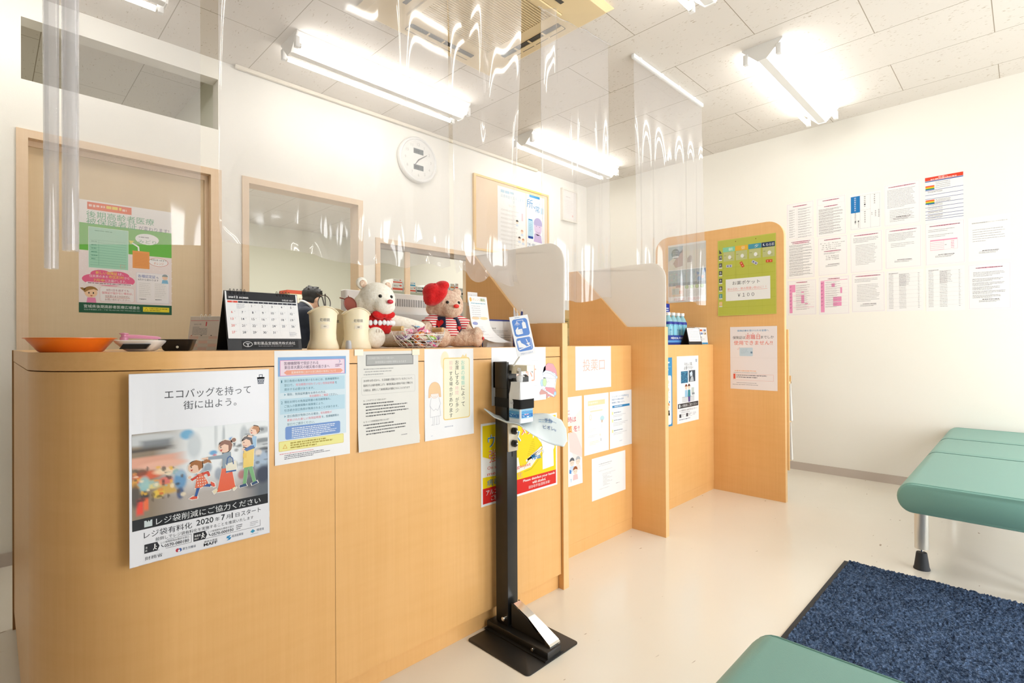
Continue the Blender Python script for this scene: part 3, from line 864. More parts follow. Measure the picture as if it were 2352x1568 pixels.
def photo(name, w, h, fn, nu=64, nv=48):
    """a soft colour photograph printed on a sheet: colours from fn(u, v) kept on the mesh points"""
    me = bpy.data.meshes.new(name)
    vs = [(w * i / nu, 0, -h * j / nv) for j in range(nv + 1) for i in range(nu + 1)]
    fs = [(j * (nu + 1) + i, (j + 1) * (nu + 1) + i, (j + 1) * (nu + 1) + i + 1, j * (nu + 1) + i + 1) for j in range(nv) for i in range(nu)]
    me.from_pydata(vs, [], fs)
    at = me.color_attributes.new('printed', 'FLOAT_COLOR', 'POINT')
    for j in range(nv + 1):
        for i in range(nu + 1):
            at.data[j * (nu + 1) + i].color = (*fn(i / nu, j / nv), 1)
    m = MATS.get('print_photo')
    if not m:
        m = bpy.data.materials.new('print_photo'); nt, b = nodes_of(m)
        a = nt.nodes.new('ShaderNodeAttribute'); a.attribute_name = 'printed'
        nt.links.new(a.outputs[0], b.inputs['Base Color']); b.inputs['Roughness'].default_value = .5
        MATS['print_photo'] = m
    me.materials.append(m)
    o = bpy.data.objects.new(name, me); COL.objects.link(o)
    return o
def painter(base, dabs):
    """base(u, v) colour overlaid with soft dabs (cu, cv, ru, rv, colour, hardness)"""
    ds = [(a, b, c, d, hexc(e), h) for a, b, c, d, e, h in dabs]
    def fn(u, v):
        c = Vector(base(u, v))
        for cu, cv, ru, rv, col, h in ds:
            q = max(abs(u - cu) / ru, abs(v - cv) / rv) if h < 0 else math.hypot((u - cu) / ru, (v - cv) / rv)
            k = min(1, max(0, (1.25 - q) / .5))
            c = c.lerp(Vector(col), k * min(1, abs(h)))
        return tuple(c)
    return fn
def tape(x, y, w, h, ang, z=None): pass
# ---------------------------------------------------------------- A3 eco-bag poster on the counter front
FY = 1.3815        # front face of the long counter
def arcpts(cx, cy, rx, ry, a0, a1, n=12): return [(cx + rx * math.cos(R(a0 + (a1 - a0) * i / n)), cy + ry * math.sin(R(a0 + (a1 - a0) * i / n))) for i in range(n + 1)]
def eco_poster():
    p = Paper(293, 418, '#f1f2f8', gloss=True); p.cell = 12
    p.frame(0, 0, 293, 418, 1.2, '#dcdce4', 1)
    K = '#24252c'
    p.text('エコバッグを持って', 67, 38, 183, 21, K, .05); p.text('街に出よう。', 104, 66, 113, 20, K, .05)
    # small bag emblem
    p.poly([(264, 20), (282, 20), (280, 37), (266, 37)], '#3a4456', 2); p.frame(268.5, 13, 9, 8, 1.6, '#3a4456', 2)
    p.rect(264, 20, 18, 3.5, '#3a4456', 2)
    for j in range(3):
        for i in range(4 - j % 2): p.rect(267 + i * 3.6 + (j % 2) * 1.6, 25 + j * 3.8, 2, 1.6, '#e8eaf0', 3)
    # dark band with the plea
    p.rect(5, 317, 284, 24, '#26272c', 2)
    p.poly([(27, 323), (31, 323), (33, 327), (35, 323), (37, 327), (39, 323), (42, 323), (42, 337), (27, 337)], '#d3dfe2', 3)
    p.text('レジ袋削減にご協力ください', 49, 322, 222, 15.5, '#eef0f2', .004)
    p.text('レジ袋有料化', 27, 347, 93, 14.5, K, .04); p.text('2020', 128, 346, 36, 13.5, K, .012); p.text('年', 168, 349, 9.5, 10, K, .014)
    p.text('7', 181, 346, 8, 13.5, K, .014); p.text('月', 192, 349, 9, 10, K, .014); p.text('1', 204, 346, 5, 13.5, K, .014, keep=True); p.text('日', 213, 349.5, 8.5, 9.5, K, .014)
    p.text('スタート', 226, 347, 46, 12, K, .045)
    p.text('前倒しでレジ袋有料化を実施することを推奨いたします', 48, 365, 206, 8, K, 0)
    for x0, wb, num, l1, l2 in ((27, 91, '0570-080180', '消費者', '向け'), (122, 148, '0570-000930', '事業者', '向け')):
        p.frame(x0, 375, wb, 19.5, .7, K, 1)
        p.poly([(x0, 375), (x0 + 24, 375), (x0 + 28.5, 384.7), (x0 + 24, 394.5), (x0, 394.5)], K, 2)
        p.text(l1, x0 + 2, 380, 13, 5, '#ffffff', .01, 3); p.text(l2, x0 + 2, 387, 9, 4.6, '#ffffff', .01, 3)
        p.ell(x0 + 19.5, 380, 1.7, 1.7, '#ffffff', 3, 10); p.line([(x0 + 19.5, 382), (x0 + 19, 387), (x0 + 16.5, 391)], 1.6, '#ffffff', 3); p.line([(x0 + 19, 386.5), (x0 + 22.5, 390.5)], 1.5, '#ffffff', 3); p.line([(x0 + 16.5, 385.5), (x0 + 19.5, 382.8), (x0 + 23, 385)], 1.2, '#ffffff', 3)
        p.text('レジ袋有料化お問合せ窓口', x0 + 31, 377.5, 55, 4.8, K); p.text(num, x0 + 38, 384.5, 48, 7, K, .012)
        p.line(arcpts(x0 + 36.5, 385, 4, 4, 90, 190, 6), 1.4, K, 2)
    p.rows(214, 379, 16, 3, 4.4, 2.2, '#707078', unit=1.2); p.rows(246, 380, 21, 3, 4, 1.4, '#9a9aa2', unit=1.)
    p.text('財務省', 28, 402, 33, 8, K); p.ell(90, 405, 3.6, 4.2, '#c6394a', 2); p.ell(95, 405.4, 3.4, 4, '#3a5fa8', 3); p.ell(93, 406.5, 2.3, 2.5, '#f1f2f8', 4)
    p.text('厚生労働省', 100, 402, 27, 6, '#4a5570'); p.text('農林水産省', 144, 399, 28, 4.6, K, .01); p.text('MAFF', 143, 404.5, 29, 7, K, .02)
    p.poly([(193, 401), (202, 399), (200, 403), (196, 404), (203, 405), (200, 410), (192, 411), (197, 407), (192, 405)], '#2a8cc4', 2)
    p.text('経済産業省', 204, 400.5, 26, 6, '#48566c'); p.poly([(246, 404), (252, 398.5), (258, 404), (252, 408)], '#3c9cc4', 2); p.text('環境省', 261, 400, 18, 6.5, '#5b6a7c')
    p.rows(247, 410, 30, 1, 2, 1., '#8a929c', unit=1.)
    # cut-out figures (the photograph of the street is a part of its own)
    L = 9
    def cut(shape, c, lay=0): p.poly(shape, c, L + lay)
    def halo(shapes, grow=2.2):
        for sh in shapes:
            cx = sum(q[0] for q in sh) / len(sh); cy = sum(q[1] for q in sh) / len(sh)
            pts = []
            for q in sh:
                d = Vector((q[0] - cx, q[1] - cy)); d = d.normalized() * (d.length + grow); pts.append((cx + d.x, cy + d.y))
            p.poly(pts, '#fbf6ee', L)
    SK = '#f6cdb2'
    def E(cx, cy, rx, ry, n=16): return arcpts(cx, cy, rx, ry, 0, 360 - 360 / n, n - 1)
    def limb(a, b, w0, w1):
        d = Vector((b[0] - a[0], b[1] - a[1])).normalized(); n = Vector((-d.y, d.x))
        return [(a[0] + n.x * w0, a[1] + n.y * w0), (b[0] + n.x * w1, b[1] + n.y * w1), (b[0] - n.x * w1, b[1] - n.y * w1), (a[0] - n.x * w0, a[1] - n.y * w0)]
    def figure(items):
        halo([i[0] for i in items])
        for k, (sh, c) in enumerate(items): p.poly(sh, c, L + 2 + k * .5)
    # running girl
    figure([(limb((133, 268), (127, 290), 3.4, 2.8), '#3b5fa0'), (limb((140, 266), (158, 271), 3.4, 3), '#3b5fa0'),
            ([(113, 293), (121, 289), (130, 291), (130, 296), (120, 296)], '#e8604a'), ([(158, 261), (166, 267), (168, 275), (163, 275), (158, 268)], '#e8604a'),
            ([(131, 239), (141, 238), (153, 264), (138, 272), (125, 271)], '#ee7a58'), (limb((133, 243), (118, 251), 3, 2.6), '#d9472f'), (limb((140, 241), (152, 238), 3, 2.6), '#d9472f'), (limb((152, 238), (155, 248), 2.8, 2.4), '#d9472f'),
            (E(115, 244, 3.2, 3.2), SK), (E(126, 222, 14.5, 13.5), SK), ([(115, 221), (117, 210), (128, 206), (140, 211), (141, 224), (133, 231), (131, 219), (124, 216)], '#a8682c'),
            ([(140, 212), (149, 207), (157, 211), (160, 218), (152, 215), (144, 217)], '#a8682c')])
    for i in range(4):
        for j in range(4): p.rect(129 + i * 5 + j * .6, 246 + j * 6.2, 2.3, 2.8, '#fbe3d8', L + 9.5)
    p.ell(118, 221, 1.1, 1.5, '#2b2426', L + 10, 8); p.poly([(116, 227), (121, 226), (119, 231)], '#c73a34', L + 10)
    # mother with the bag
    figure([(limb((173, 284), (164, 289), 3, 4), '#f3e6c4'), (limb((206, 283), (212, 290), 4, 4), '#f3e6c4'),
            ([(183, 232), (203, 232), (212, 284), (199, 290), (172, 290)], '#ef6a48'), ([(184, 199), (202, 197), (206, 234), (183, 236)], '#8e9fae'),
            (limb((186, 207), (152, 206), 4.6, 3.4), '#8e9fae'), (limb((153, 206), (140, 205), 3, 1.4), SK), (E(189, 184, 14, 14), SK),
            ([(177, 183), (179, 172), (189, 167), (202, 171), (206, 181), (203, 192), (197, 194), (197, 181), (188, 177)], '#8a5230'), (E(209, 170, 5, 5), '#8a5230'),
            ([(190, 226), (213, 222), (215, 244), (192, 248)], '#f0ead6')])
    p.line([(193, 228), (195, 212), (200, 208), (206, 214), (208, 228)], 2., '#2e5d9e', L + 9); p.rect(191, 243, 23, 3.4, '#2e5d9e', L + 9)
    p.ell(180, 184, 1.2, 1.8, '#2b2426', L + 10, 8); p.poly([(178, 190), (184, 189), (181, 195)], '#c73a34', L + 10)
    # father carrying a child on his shoulders
    figure([(limb((238, 238), (233, 284), 5, 3.6), '#7fb77e'), (limb((246, 238), (257, 282), 5, 3.6), '#7fb77e'),
            ([(222, 283), (236, 281), (239, 288), (222, 289)], '#3d567c'), ([(249, 283), (262, 279), (265, 285), (251, 289)], '#3d567c'),
            ([(232, 196), (256, 194), (254, 241), (230, 242)], '#f5d36a'), (limb((234, 206), (234, 218), 4, 4), '#f2c850'), (E(232, 196, 3.6, 4), SK),
            (E(240, 180, 12, 13), SK), ([(229, 176), (232, 166), (244, 163), (252, 170), (253, 184), (249, 186), (246, 176), (237, 171)], '#4c3a34'),
            ([(250, 165), (262, 168), (261, 194), (248, 196), (246, 189), (253, 186)], '#9cc3e2'), ([(232, 196), (247, 189), (256, 190), (256, 197), (238, 202)], '#3d69a6'),
            (limb((252, 168), (241, 164), 2.6, 2.2), SK), (E(257, 152, 11, 11), SK), ([(250, 147), (257, 141), (267, 144), (269, 154), (263, 161), (260, 151)], '#bf7d3c')])
    p.ell(232, 179, 1.1, 1.5, '#2b2426', L + 12, 8); p.ell(250, 152, 1., 1.4, '#2b2426', L + 12, 8); p.line([(230, 186), (234, 188), (238, 187)], .9, '#c0504a', L + 12); p.poly([(247, 157), (252, 156), (250, 160)], '#c73a34', L + 12)
    bend = lambda u, v: 5.0 * (max(0, .24 - u) / .24) ** 2 * (.3 + .7 * v) + 1.5 * max(0, v - .9) / .1 * u + .4
    o = p.build('poster', (.2165, FY, .9585), bend=bend, label='white eco-bag poster with a street photo and walking family, leftmost on the counter front', cat='poster')
    H = hexc
    def base(u, v):
        sky = Vector(H('#e9edf0')); street = Vector(H('#b3aba6')); left = Vector(H('#8a7a66')); right = Vector(H('#5c646e'))
        c = sky.lerp(street, min(1, max(0, (v - .52) / .3)))
        wl = max(0, 1 - u / (.42 - .05 * v)); wr = max(0, (u - .74) / .26)
        return c.lerp(left, min(1, wl * 1.5)).lerp(right, min(1, wr * 1.35) * min(1, max(0, (v - .18) / .3)))
    rn = random.Random(11)
    dabs = [(.10, .08, .22, .07, '#c9cdd0', .9), (.16, .14, .10, .05, '#6a7076', -.8), (.37, .07, .05, .06, '#5aa5cf', .9), (.42, .22, .05, .16, '#c2cad0', .8), (.08, .20, .18, .02, '#3c3430', -.8),
            (.10, .34, .22, .06, '#e2a48c', -.9), (.20, .40, .16, .05, '#e8b49e', .9), (.10, .50, .10, .05, '#d95a2e', .9), (.22, .48, .08, .04, '#f0d2b0', .9), (.05, .58, .06, .06, '#e5a53a', .9), (.06, .46, .04, .04, '#6a3a24', .8),
            (.14, .62, .06, .05, '#ead98c', .8), (.22, .60, .05, .05, '#e8503a', .7), (.25, .70, .08, .06, '#d9a92e', .8), (.17, .74, .04, .05, '#e7c23c', .9), (.08, .60, .035, .09, '#8fc0c4', .9), (.08, .74, .03, .06, '#26262c', .9), (.05, .86, .022, .09, '#e8402c', -.95), (.09, .84, .016, .07, '#ee6a34', -.9),
            (.02, .72, .03, .14, '#3a3430', .8), (.32, .62, .045, .12, '#4f8fc0', .9), (.32, .54, .03, .03, '#9ab8cc', .9), (.32, .78, .025, .07, '#2b4a78', .9), (.46, .56, .04, .08, '#8f98a6', .7), (.52, .52, .03, .06, '#5d7890', .7), (.56, .34, .03, .03, '#4a9ad0', .9), (.57, .38, .015, .02, '#d84a5a', .8),
            (.64, .16, .012, .16, '#aeb6bc', .8), (.58, .10, .012, .2, '#c0c6ca', .7), (.70, .20, .02, .03, '#3c8fd0', .9), (.72, .25, .014, .05, '#3d4450', .8), (.80, .16, .03, .12, '#b0b8be', .8), (.93, .12, .10, .05, '#8f969c', .7), (.96, .26, .08, .03, '#6a7278', .8), (.90, .34, .08, .02, '#cfd4d6', .8), (.97, .38, .05, .02, '#30343a', .8),
            (.94, .52, .07, .12, '#a9bcd2', .9), (.92, .42, .03, .04, '#e0d4c8', .9), (.96, .72, .06, .12, '#28304a', .9), (.84, .60, .04, .12, '#4a4440', .7), (.78, .68, .03, .06, '#a83c34', .7), (.86, .80, .06, .08, '#3a4050', .7), (.72, .54, .03, .06, '#5d6a4a', .6), (.60, .62, .03, .08, '#5a708e', .6), (.66, .5, .05, .05, '#7a8aa0', .5)]
    for i in range(46): dabs.append((rn.uniform(0, .34), rn.uniform(.42, .80), rn.uniform(.008, .02), rn.uniform(.012, .03), rn.choice(['#e8b53a', '#c9442e', '#f0e0c0', '#2e2c2c', '#7fb0b8', '#d98a3a', '#5a4a3a']), .75))
    for i in range(30): dabs.append((rn.uniform(.72, 1), rn.uniform(.05, .6), rn.uniform(.008, .03), rn.uniform(.008, .02), rn.choice(['#d8dce0', '#4a525c', '#8a929a', '#2c3038']), .6))
    ph = photo('street_photo', .284, .186, painter(base, dabs), 110, 72)
    ph.parent = o; ph.location = (.005, -.00075, -.131)
    me = ph.data
    for v in me.vertices: v.co.y -= .001 * bend((v.co.x + .005) / .293, (.131 - v.co.z) / .418)
    return o
eco_poster()
# ---------------------------------------------------------------- notices on the long counter
K = '#2a2c33'; TEAL = '#2f6f86'; PINK = '#f07f8c'
GRP = 'notices on the counter front'
def hang(p, name, x, z, label, cat='notice', y=FY, bend=None, group=GRP, tilt=0.):
    return p.build(name, (x, y, z), bend=bend, label=label, cat=cat, group=group, tilt=tilt)
curl = lambda a, b=0.: (lambda u, v: .35 + a * max(0, v - .75) / .25 + b * max(0, abs(u - .5) - .3) / .2 * v)
p = Paper(209, 296, '#fbfbfd')
p.rect(9, 17, 189, 218, '#dff0fa'); p.rect(9, 17, 189, 50, '#8db8e8', 2); p.rect(14, 25, 180, 41, '#f9e4f2', 3); p.frame(14, 25, 180, 41, 1.2, '#f49ac2', 4)
p.text('医療機関等で受診される', 25, 29, 92, 9, '#5b4462', .004, 5); p.text('東日本大震災の被災者の皆さまへ', 25, 39.5, 124, 9, '#5b4462', .004, 5)
p.ell(177, 31.5, 4, 4, '#6f86c0', 5); p.ell(175.8, 31.5, 3.4, 3.6, '#f9e4f2', 6); p.rows(166, 39, 22, 2, 4.6, 2.4, '#96688c', 5, unit=1.6)
p.poly([(24, 57.5), (31, 51.5), (182, 51.5), (189, 57.5), (182, 63.5), (31, 63.5)], '#f6ab92', 5); p.text('医療機関等における窓口負担の免除について', 44, 54.3, 124, 6.6, '#fff6ef', .03, 6)
p.rect(14, 72, 180, 38, '#c4e4f4', 2); p.rect(14, 126, 180, 40, '#c4e4f4', 2)
def tx(l, x, y, w, c=TEAL, h=6.8): p.text(l, x, y, w, h, c, .006)
tx('1', 17, 77, 2.5); tx('窓口負担の免除を受けるためには、医療機関等の', 25, 76, 152); tx('窓口で、', 25, 87, 24); tx('有効期限が切れていない免除証明書', 55, 87, 108, PINK); tx('を', 165, 87, 6); tx('提示する必要があります。', 25, 98, 80)
p.poly([(25, 112), (29, 115), (25, 118)], '#7fb2c8', 3); tx('現在、免除証明書をお持ちの方は、', 32, 111.5, 107); tx('有効期限をご確認', 92, 120, 53, PINK); tx('ください。', 147, 120, 26)
tx('2', 16.5, 132, 4); tx('現在お持ちの免除証明書の有効期限後も、', 25, 131, 128); tx('ご加入の医療保険の保険者により、', 25, 142, 108); tx('引き続き窓口負担が免除されることがあります。', 25, 153, 150)
p.poly([(25, 169), (29, 172), (25, 175)], '#7fb2c8', 3); tx('窓口負担が免除される場合、', 32, 168.5, 87); tx('有効期限が', 123, 168.5, 32, PINK); tx('更新された新しい免除証明書', 32, 179, 92, PINK); tx('を、医療機関等の', 126, 179, 50); tx('窓口でご提示ください。', 32, 190, 74)
p.rrect(27, 199, 153, 34, 5, '#7ba0dc', 2); p.rows(44, 204, 130, 6, 4.9, 2.6, '#eef4ff', 3, unit=3.2)
p.rline(10, 236, 180, 26, 3, 1.2, '#e8d26a', '#f8f3a0', 2); p.rows(40, 241, 118, 3, 6.2, 4, '#b8a84c', 4, unit=4.5); p.line([(21, 255), (26, 245), (31, 255)], 1.1, '#e8ac3a', 4, True)
p.rows(12, 268, 150, 1, 4, 2, '#e89aa4', unit=2.4); p.rows(24, 273, 130, 3, 4.4, 2, '#6a6c78', unit=2.4)
hang(p, 'notice', .523, 1.0045, 'white notice with a pink and pale blue panel, right of the eco-bag poster', bend=curl(1.2))
p = Paper(212, 292, '#eeece6'); p.cell = 10
p.rect(27, 10, 166, 33, '#8e8e8c', 2); p.rect(30, 13, 160, 27, '#b6b6b4', 3); p.text('生活保護を受給されている皆さまへ', 35, 17, 88, 7, '#dededc', .03, 4); p.text('後発医薬品の使用が原則となります', 58, 29, 108, 7, '#e4e4e2', .03, 4)
p.rows(20, 51, 168, 1, 8, 3, '#b0b0ae', unit=3.); p.rows(24, 59, 150, 1, 8, 3, '#b0b0ae', unit=3.); p.rows(20, 67, 110, 1, 8, 3, '#b0b0ae', unit=3.)
p.rout(13, 76, 186, 52, 4, .6, '#c4c4c0', 1)
for i, (l, w_) in enumerate((('2018年10月1日から、生活保護を受給されている方について、', 172), ('医師または歯科医師により、後発医薬品の使用が可能と判断され', 172), ('た場合は、原則として後発医薬品が調剤されることになります', 160))): p.text(l, 19, 83 + i * 14, w_, 7, '#3c3c3c', .008)
p.text('Q. これまでとどう変わるの？', 18, 142, 76, 5.6, '#4a4a4a', .002); p.rows(18, 153, 170, 1, 9, 3.6, '#5a5a5a', unit=3.2); p.rows(26, 162, 164, 4, 9, 3.6, '#5a5a5a', unit=3.2)
p.text('Q. もっと先発医薬品が使えないの？', 18, 204, 86, 5.6, '#4a4a4a', .002); p.rows(18, 215, 170, 1, 9, 3.6, '#5a5a5a', unit=3.2); p.rows(26, 224, 162, 3, 9, 3.6, '#5a5a5a', unit=3.2); p.rows(146, 258, 36, 1, 4, 2.6, '#9a9a9a', unit=2.6)
p.poly([(206, 4), (211.5, 0.5), (211.5, 12)], '#dbd5c4', 2)
o = hang(p, 'notice', .757, .9995, 'yellowed grey notice with a grey title bar, its bottom corners curling', bend=curl(4., 2.))
TAPE = mat('clear_tape', (.86, .74, .56), .2)
for i, (x, z) in enumerate(((.002, .000), (.200, -.002), (.200, -.272))):
    G().box(x - .012, -.0026, z - .012, x + .016, -.0020, z + .006, TAPE).build('tape', TAPE, o, smooth=0)
p = Paper(208, 297, '#fbfbfc')
p.ell(83, 40, 18, 32, '#fdf3d2', 1); p.rrect(75, 30, 116, 208, 9, '#f9dc8c', 2); p.rrect(78.5, 33.5, 109, 201, 7, '#fcf8dc', 3); p.poly([(152, 30), (160, 20), (168, 26), (176, 16), (178, 30)], '#fbe3a8', 2)
p.vtext('お薬の種類', 153, 40, 15, 17.5, '#8ed2c0', .02, 4); p.vtext('によって', 153, 127, 15, 18.5, K, .012, 4)
p.vtext('お渡しする', 127, 39, 15, 17.2, K, .012, 4); p.vtext('時間', 127, 127, 13, 16, '#f7c9c4', .01, 4); p.vtext('が多少', 127, 165, 15, 18, K, .012, 4)
p.vtext('前後', 101, 40, 14, 17, '#f7c9c4', .01, 4); p.vtext('する場合があります', 101, 76, 14, 17.6, K, .012, 4)
O = '#e9b48c'; GL = '#b9b9c2'
p.poly(arcpts(40, 135, 24, 27, 180, 360) + [(66, 158), (58, 158), (57, 146), (24, 146), (22, 158), (15, 158)], '#f8d3a4', 2); p.line(arcpts(40, 135, 24, 27, 180, 360) + [(66, 158), (58, 158), (57, 146), (24, 146), (22, 158), (15, 158)], .8, O, 3, True)
p.poly(arcpts(40, 146, 16.5, 15, 0, 180), '#fdf4ec', 2); p.line(arcpts(40, 146, 16.5, 15, 0, 180), .8, O, 3); p.line([(34, 155), (40, 157), (46, 155)], .6, GL, 3)
p.line([(26, 160), (20, 186), (36, 202), (44, 196), (52, 202), (64, 180), (56, 160)], .9, GL, 3); p.line([(24, 186), (22, 222), (64, 220), (60, 186)], .9, GL, 3); p.line([(32, 222), (33, 244), (27, 248), (38, 248), (40, 222)], .9, GL, 3); p.line([(48, 222), (48, 244), (44, 248), (58, 247), (56, 221)], .9, GL, 3)
p.rows(80, 258, 62, 1, 5, 4, '#c9ccd6', unit=4.); p.rows(24, 282, 12, 1, 3, 1.6, '#c6cbe0', unit=2.)
hang(p, 'notice', .993, 1.0035, 'white notice with vertical writing in a yellow frame beside a drawn bowing woman', bend=curl(.8))
def scroll(p, w, h):
    LB = '#cfd3da'
    p.line([(30, 52), (w - 42, 52), (w - 42, h - 60), (30, h - 60)], .8, LB, 2, True); p.line(arcpts(w - 42, 50, 6, 6, 90, 400), .8, LB, 2); p.line([(24, 56), (24, h - 18)], .8, LB, 2); p.line([(34, 60), (34, h - 18)], .8, LB, 2); p.line(arcpts(29, h - 18, 5, 5, 0, 180, 6), .8, LB, 2); p.line(arcpts(29, 56, 5, 5, 180, 360, 6), .8, LB, 2)
p = Paper(298, 210, '#fafafc'); scroll(p, 298, 210)
p.text('受', 92, 70, 60, 62, '#f4c0a8', -.012); p.text('付', 180, 70, 60, 62, '#f4b89c', -.012)
hang(p, 'notice', 1.288, 1.005, 'white landscape reception sign behind the sanitizer bottle, partly hidden', bend=curl(.5))
# paper cut-out figure in a red cap
p = Paper(119, 148, '#f3b7bb', 0)
def fig(pts, c, lay=1, ln='#8a8fb4'):
    p.poly(pts, c, lay); p.line(pts, .9, ln, lay + .5, True)
p.t = .5; p.g.add([(q[0], y, -q[1]) for y in (0, -.5) for q in [(30, 20), (100, 30), (112, 52), (100, 110), (60, 142), (10, 130), (6, 100), (16, 50)]], [(0, 1, 2, 3, 4, 5, 6, 7), (15, 14, 13, 12, 11, 10, 9, 8)] + [(i, 8 + i, 8 + (i + 1) % 8, (i + 1) % 8) for i in range(8)], ink('#f6f2f0'))
fig(arcpts(62, 62, 44, 36, 0, 358, 24), '#fbf8f6', 1); fig([(22, 44), (30, 18), (56, 2), (86, 6), (106, 30), (112, 58), (98, 44), (60, 34)], '#f3a9b4', 2); fig([(20, 42), (40, 30), (74, 36), (104, 54), (104, 63), (72, 46), (40, 40), (22, 50)], '#e6f2fb', 3); fig(arcpts(109, 62, 6, 6, 0, 340, 12), '#dff0fa', 4)
fig([(28, 58), (50, 62), (80, 66), (102, 66), (96, 100), (74, 118), (44, 100), (26, 84)], '#fdfcfb', 2)
fig([(40, 98), (92, 104), (106, 120), (96, 142), (60, 136), (30, 110)], '#f2a0a8', 3); fig([(20, 102), (94, 134), (92, 142), (22, 112)], '#f8fafc', 4); fig(arcpts(98, 128, 8, 9, 0, 340, 12), '#b8dcf2', 5)
fig([(2, 118), (14, 104), (50, 120), (58, 136), (36, 146), (8, 138)], '#dba6a0', 5); fig(arcpts(34, 78, 12, 17, 0, 340, 14), '#d2ecb8', 4); fig(arcpts(18, 80, 9, 14, 0, 340, 14), '#c4e2f4', 3)
p.line([(44, 74), (50, 80), (58, 74), (64, 82)], .9, '#9aa0b8', 5)
hang(p, 'cutout_figure', 1.545, .942, 'coloured paper cut-out figure in a red cap, stuck beside the reception sign', 'decoration')
# yellow hand disinfection poster
p = Paper(420, 295, '#fafafa', gloss=True)
Yw = '#fbdc1c'; RED = '#e4322c'
p.rect(8, 8, 404, 210, Yw); p.rect(8, 232, 404, 55, RED); p.rect(8, 218, 404, 14, Yw)
p.poly([(8, 118), (70, 140), (150, 180), (225, 188), (262, 160), (330, 136), (352, 120), (300, 166), (262, 196), (180, 206), (8, 190)], '#fdf1e4', 2)
p.poly([(8, 128), (60, 138), (110, 150), (190, 148), (200, 190), (120, 196), (8, 192)], '#faf6ee', 3)
for i in range(4): p.line([(236 + 8 * i, 168 - 3 * i), (322 - 6 * i, 128 + 12 * i)], 9, '#fdf4ea', 3)
p.line([(222, 196), (250, 162), (320, 122), (330, 128), (304, 148), (332, 140), (336, 148), (300, 178), (262, 204), (222, 208)], 1.1, '#5a4a3a', 4)
p.poly([(300, 88), (342, 76), (342, 60), (366, 56), (366, 72), (400, 70), (404, 140), (396, 150), (398, 214), (330, 218), (328, 120), (322, 110)], '#f6f9fb', 3); p.line([(322, 112), (324, 98), (342, 92), (366, 88), (400, 92), (402, 140), (396, 150)], 1., '#8a98a0', 4)
p.line([(268, 60), (278, 52), (292, 50)], 3.5, '#ffffff', 4); p.rect(272, 66, 6, 18, '#f0f0f0', 4)
for j in range(9):
    for i in range(3 + j): p.ell(276 - (3 + j) * 2.1 + i * 4.4 - j * 1.4, 92 + j * 7, .9, 1.1, '#8a6a1c', 5, 6)
def out(l, x, y, w, h, c, b=.02): p.text(l, x - 1.2, y - 1.2, w + 2.4, h + 2.4, '#ffffff', b + .05, 4); p.text(l, x, y, w, h, c, b, 5)
out('ウイルス', 34, 44, 168, 44, '#2d8fce'); out('対策', 208, 22, 104, 44, '#f0826a'); out('強化中', 38, 98, 130, 46, '#f0826a')
p.text('On strengthen', 30, 156, 130, 15, '#ea7a6e', .01, 6); p.text('measures against', 30, 178, 230, 15, '#ea7a6e', .01, 6); p.text('Virus.', 262, 150, 60, 20, '#2d8fce', .03, 6)
p.text('病毒', 30, 203, 62, 24, '#2d7fbe', .04, 6); p.text('对策强化', 95, 203, 120, 24, '#f0a08c', .03, 6)
p.text('アルコール消毒に', 24, 239, 158, 20, '#ffffff', .02, 6); p.text('ご協力ください', 48, 262, 116, 19, '#ffffff', .02, 6)
p.text('Please disinfect your hands', 216, 238, 188, 12, '#fbe6e2', .03, 6); p.text('with alcohol.', 268, 252, 80, 11, '#fbe6e2', .03, 6); p.text('请协助手指酒精消毒!', 246, 267, 128, 12, '#fbe6e2', .02, 6)
p.text('ヒト衛生', 372, 12, 34, 6, '#b89a1c', 0, 5)
hang(p, 'poster', 1.2345, .7345, 'yellow and red hand disinfection poster behind the black stand post', 'poster')
# ---------------------------------------------------------------- notices on the middle counter section
F2 = 1.5515
p = Paper(301, 212, '#fafafc'); scroll(p, 301, 212); p.text('投薬口', 58, 64, 186, 58, '#f3c4b4', -.012)
hang(p, 'notice', 2.0, 1.0035, 'white landscape medicine pickup sign at the top of the middle section', y=F2)
p = Paper(296, 424, '#fbfafb')
p.poly([(150, 150), (296, 60), (296, 300), (230, 300), (200, 220)], '#f9ece9', 1); p.poly([(190, 150), (250, 180), (296, 260), (296, 300), (200, 260)], '#f7dcd8', 2)
p.text('病気に', 90, 60, 112, 24, '#d8323c', .012); p.text('なる時は', 120, 94, 130, 28, '#d8323c', .012); out2 = p.text('対策', 140, 136, 78, 36, '#f5c518', .06, 3); p.text('対策', 142, 138, 74, 32, '#f0872c', .02, 4); p.text('を!', 230, 140, 44, 28, '#d8323c', .015)
def kid(cx, cy, s, hair, body, eyes=True):
    p.ell(cx, cy, 14 * s, 15 * s, '#f8e0d0', 3); p.poly(arcpts(cx, cy - 3 * s, 15 * s, 15 * s, 180, 360) + [(cx + 11 * s, cy - 4 * s), (cx, cy - 7 * s), (cx - 11 * s, cy - 4 * s)], hair, 4); p.poly([(cx - 13 * s, cy + 15 * s), (cx + 13 * s, cy + 15 * s), (cx + 17 * s, cy + 36 * s), (cx - 17 * s, cy + 36 * s)], body, 2)
    p.ell(cx - 5 * s, cy + 2 * s, 1.2 * s, 1.6 * s, '#5a4a44', 5, 8); p.ell(cx + 5 * s, cy + 2 * s, 1.2 * s, 1.6 * s, '#5a4a44', 5, 8)
kid(216, 312, 1.25, '#5e646c', '#cfe0f4'); kid(262, 312, 1.25, '#b6babf', '#f6e6e0'); kid(240, 356, 1.2, '#a05a2c', '#f4c8c8')
p.poly([(196, 344), (210, 350), (208, 366), (194, 362)], '#4f8fd8', 5); p.text('!', 203, 388, 4, 16, '#3a98d8', .02)
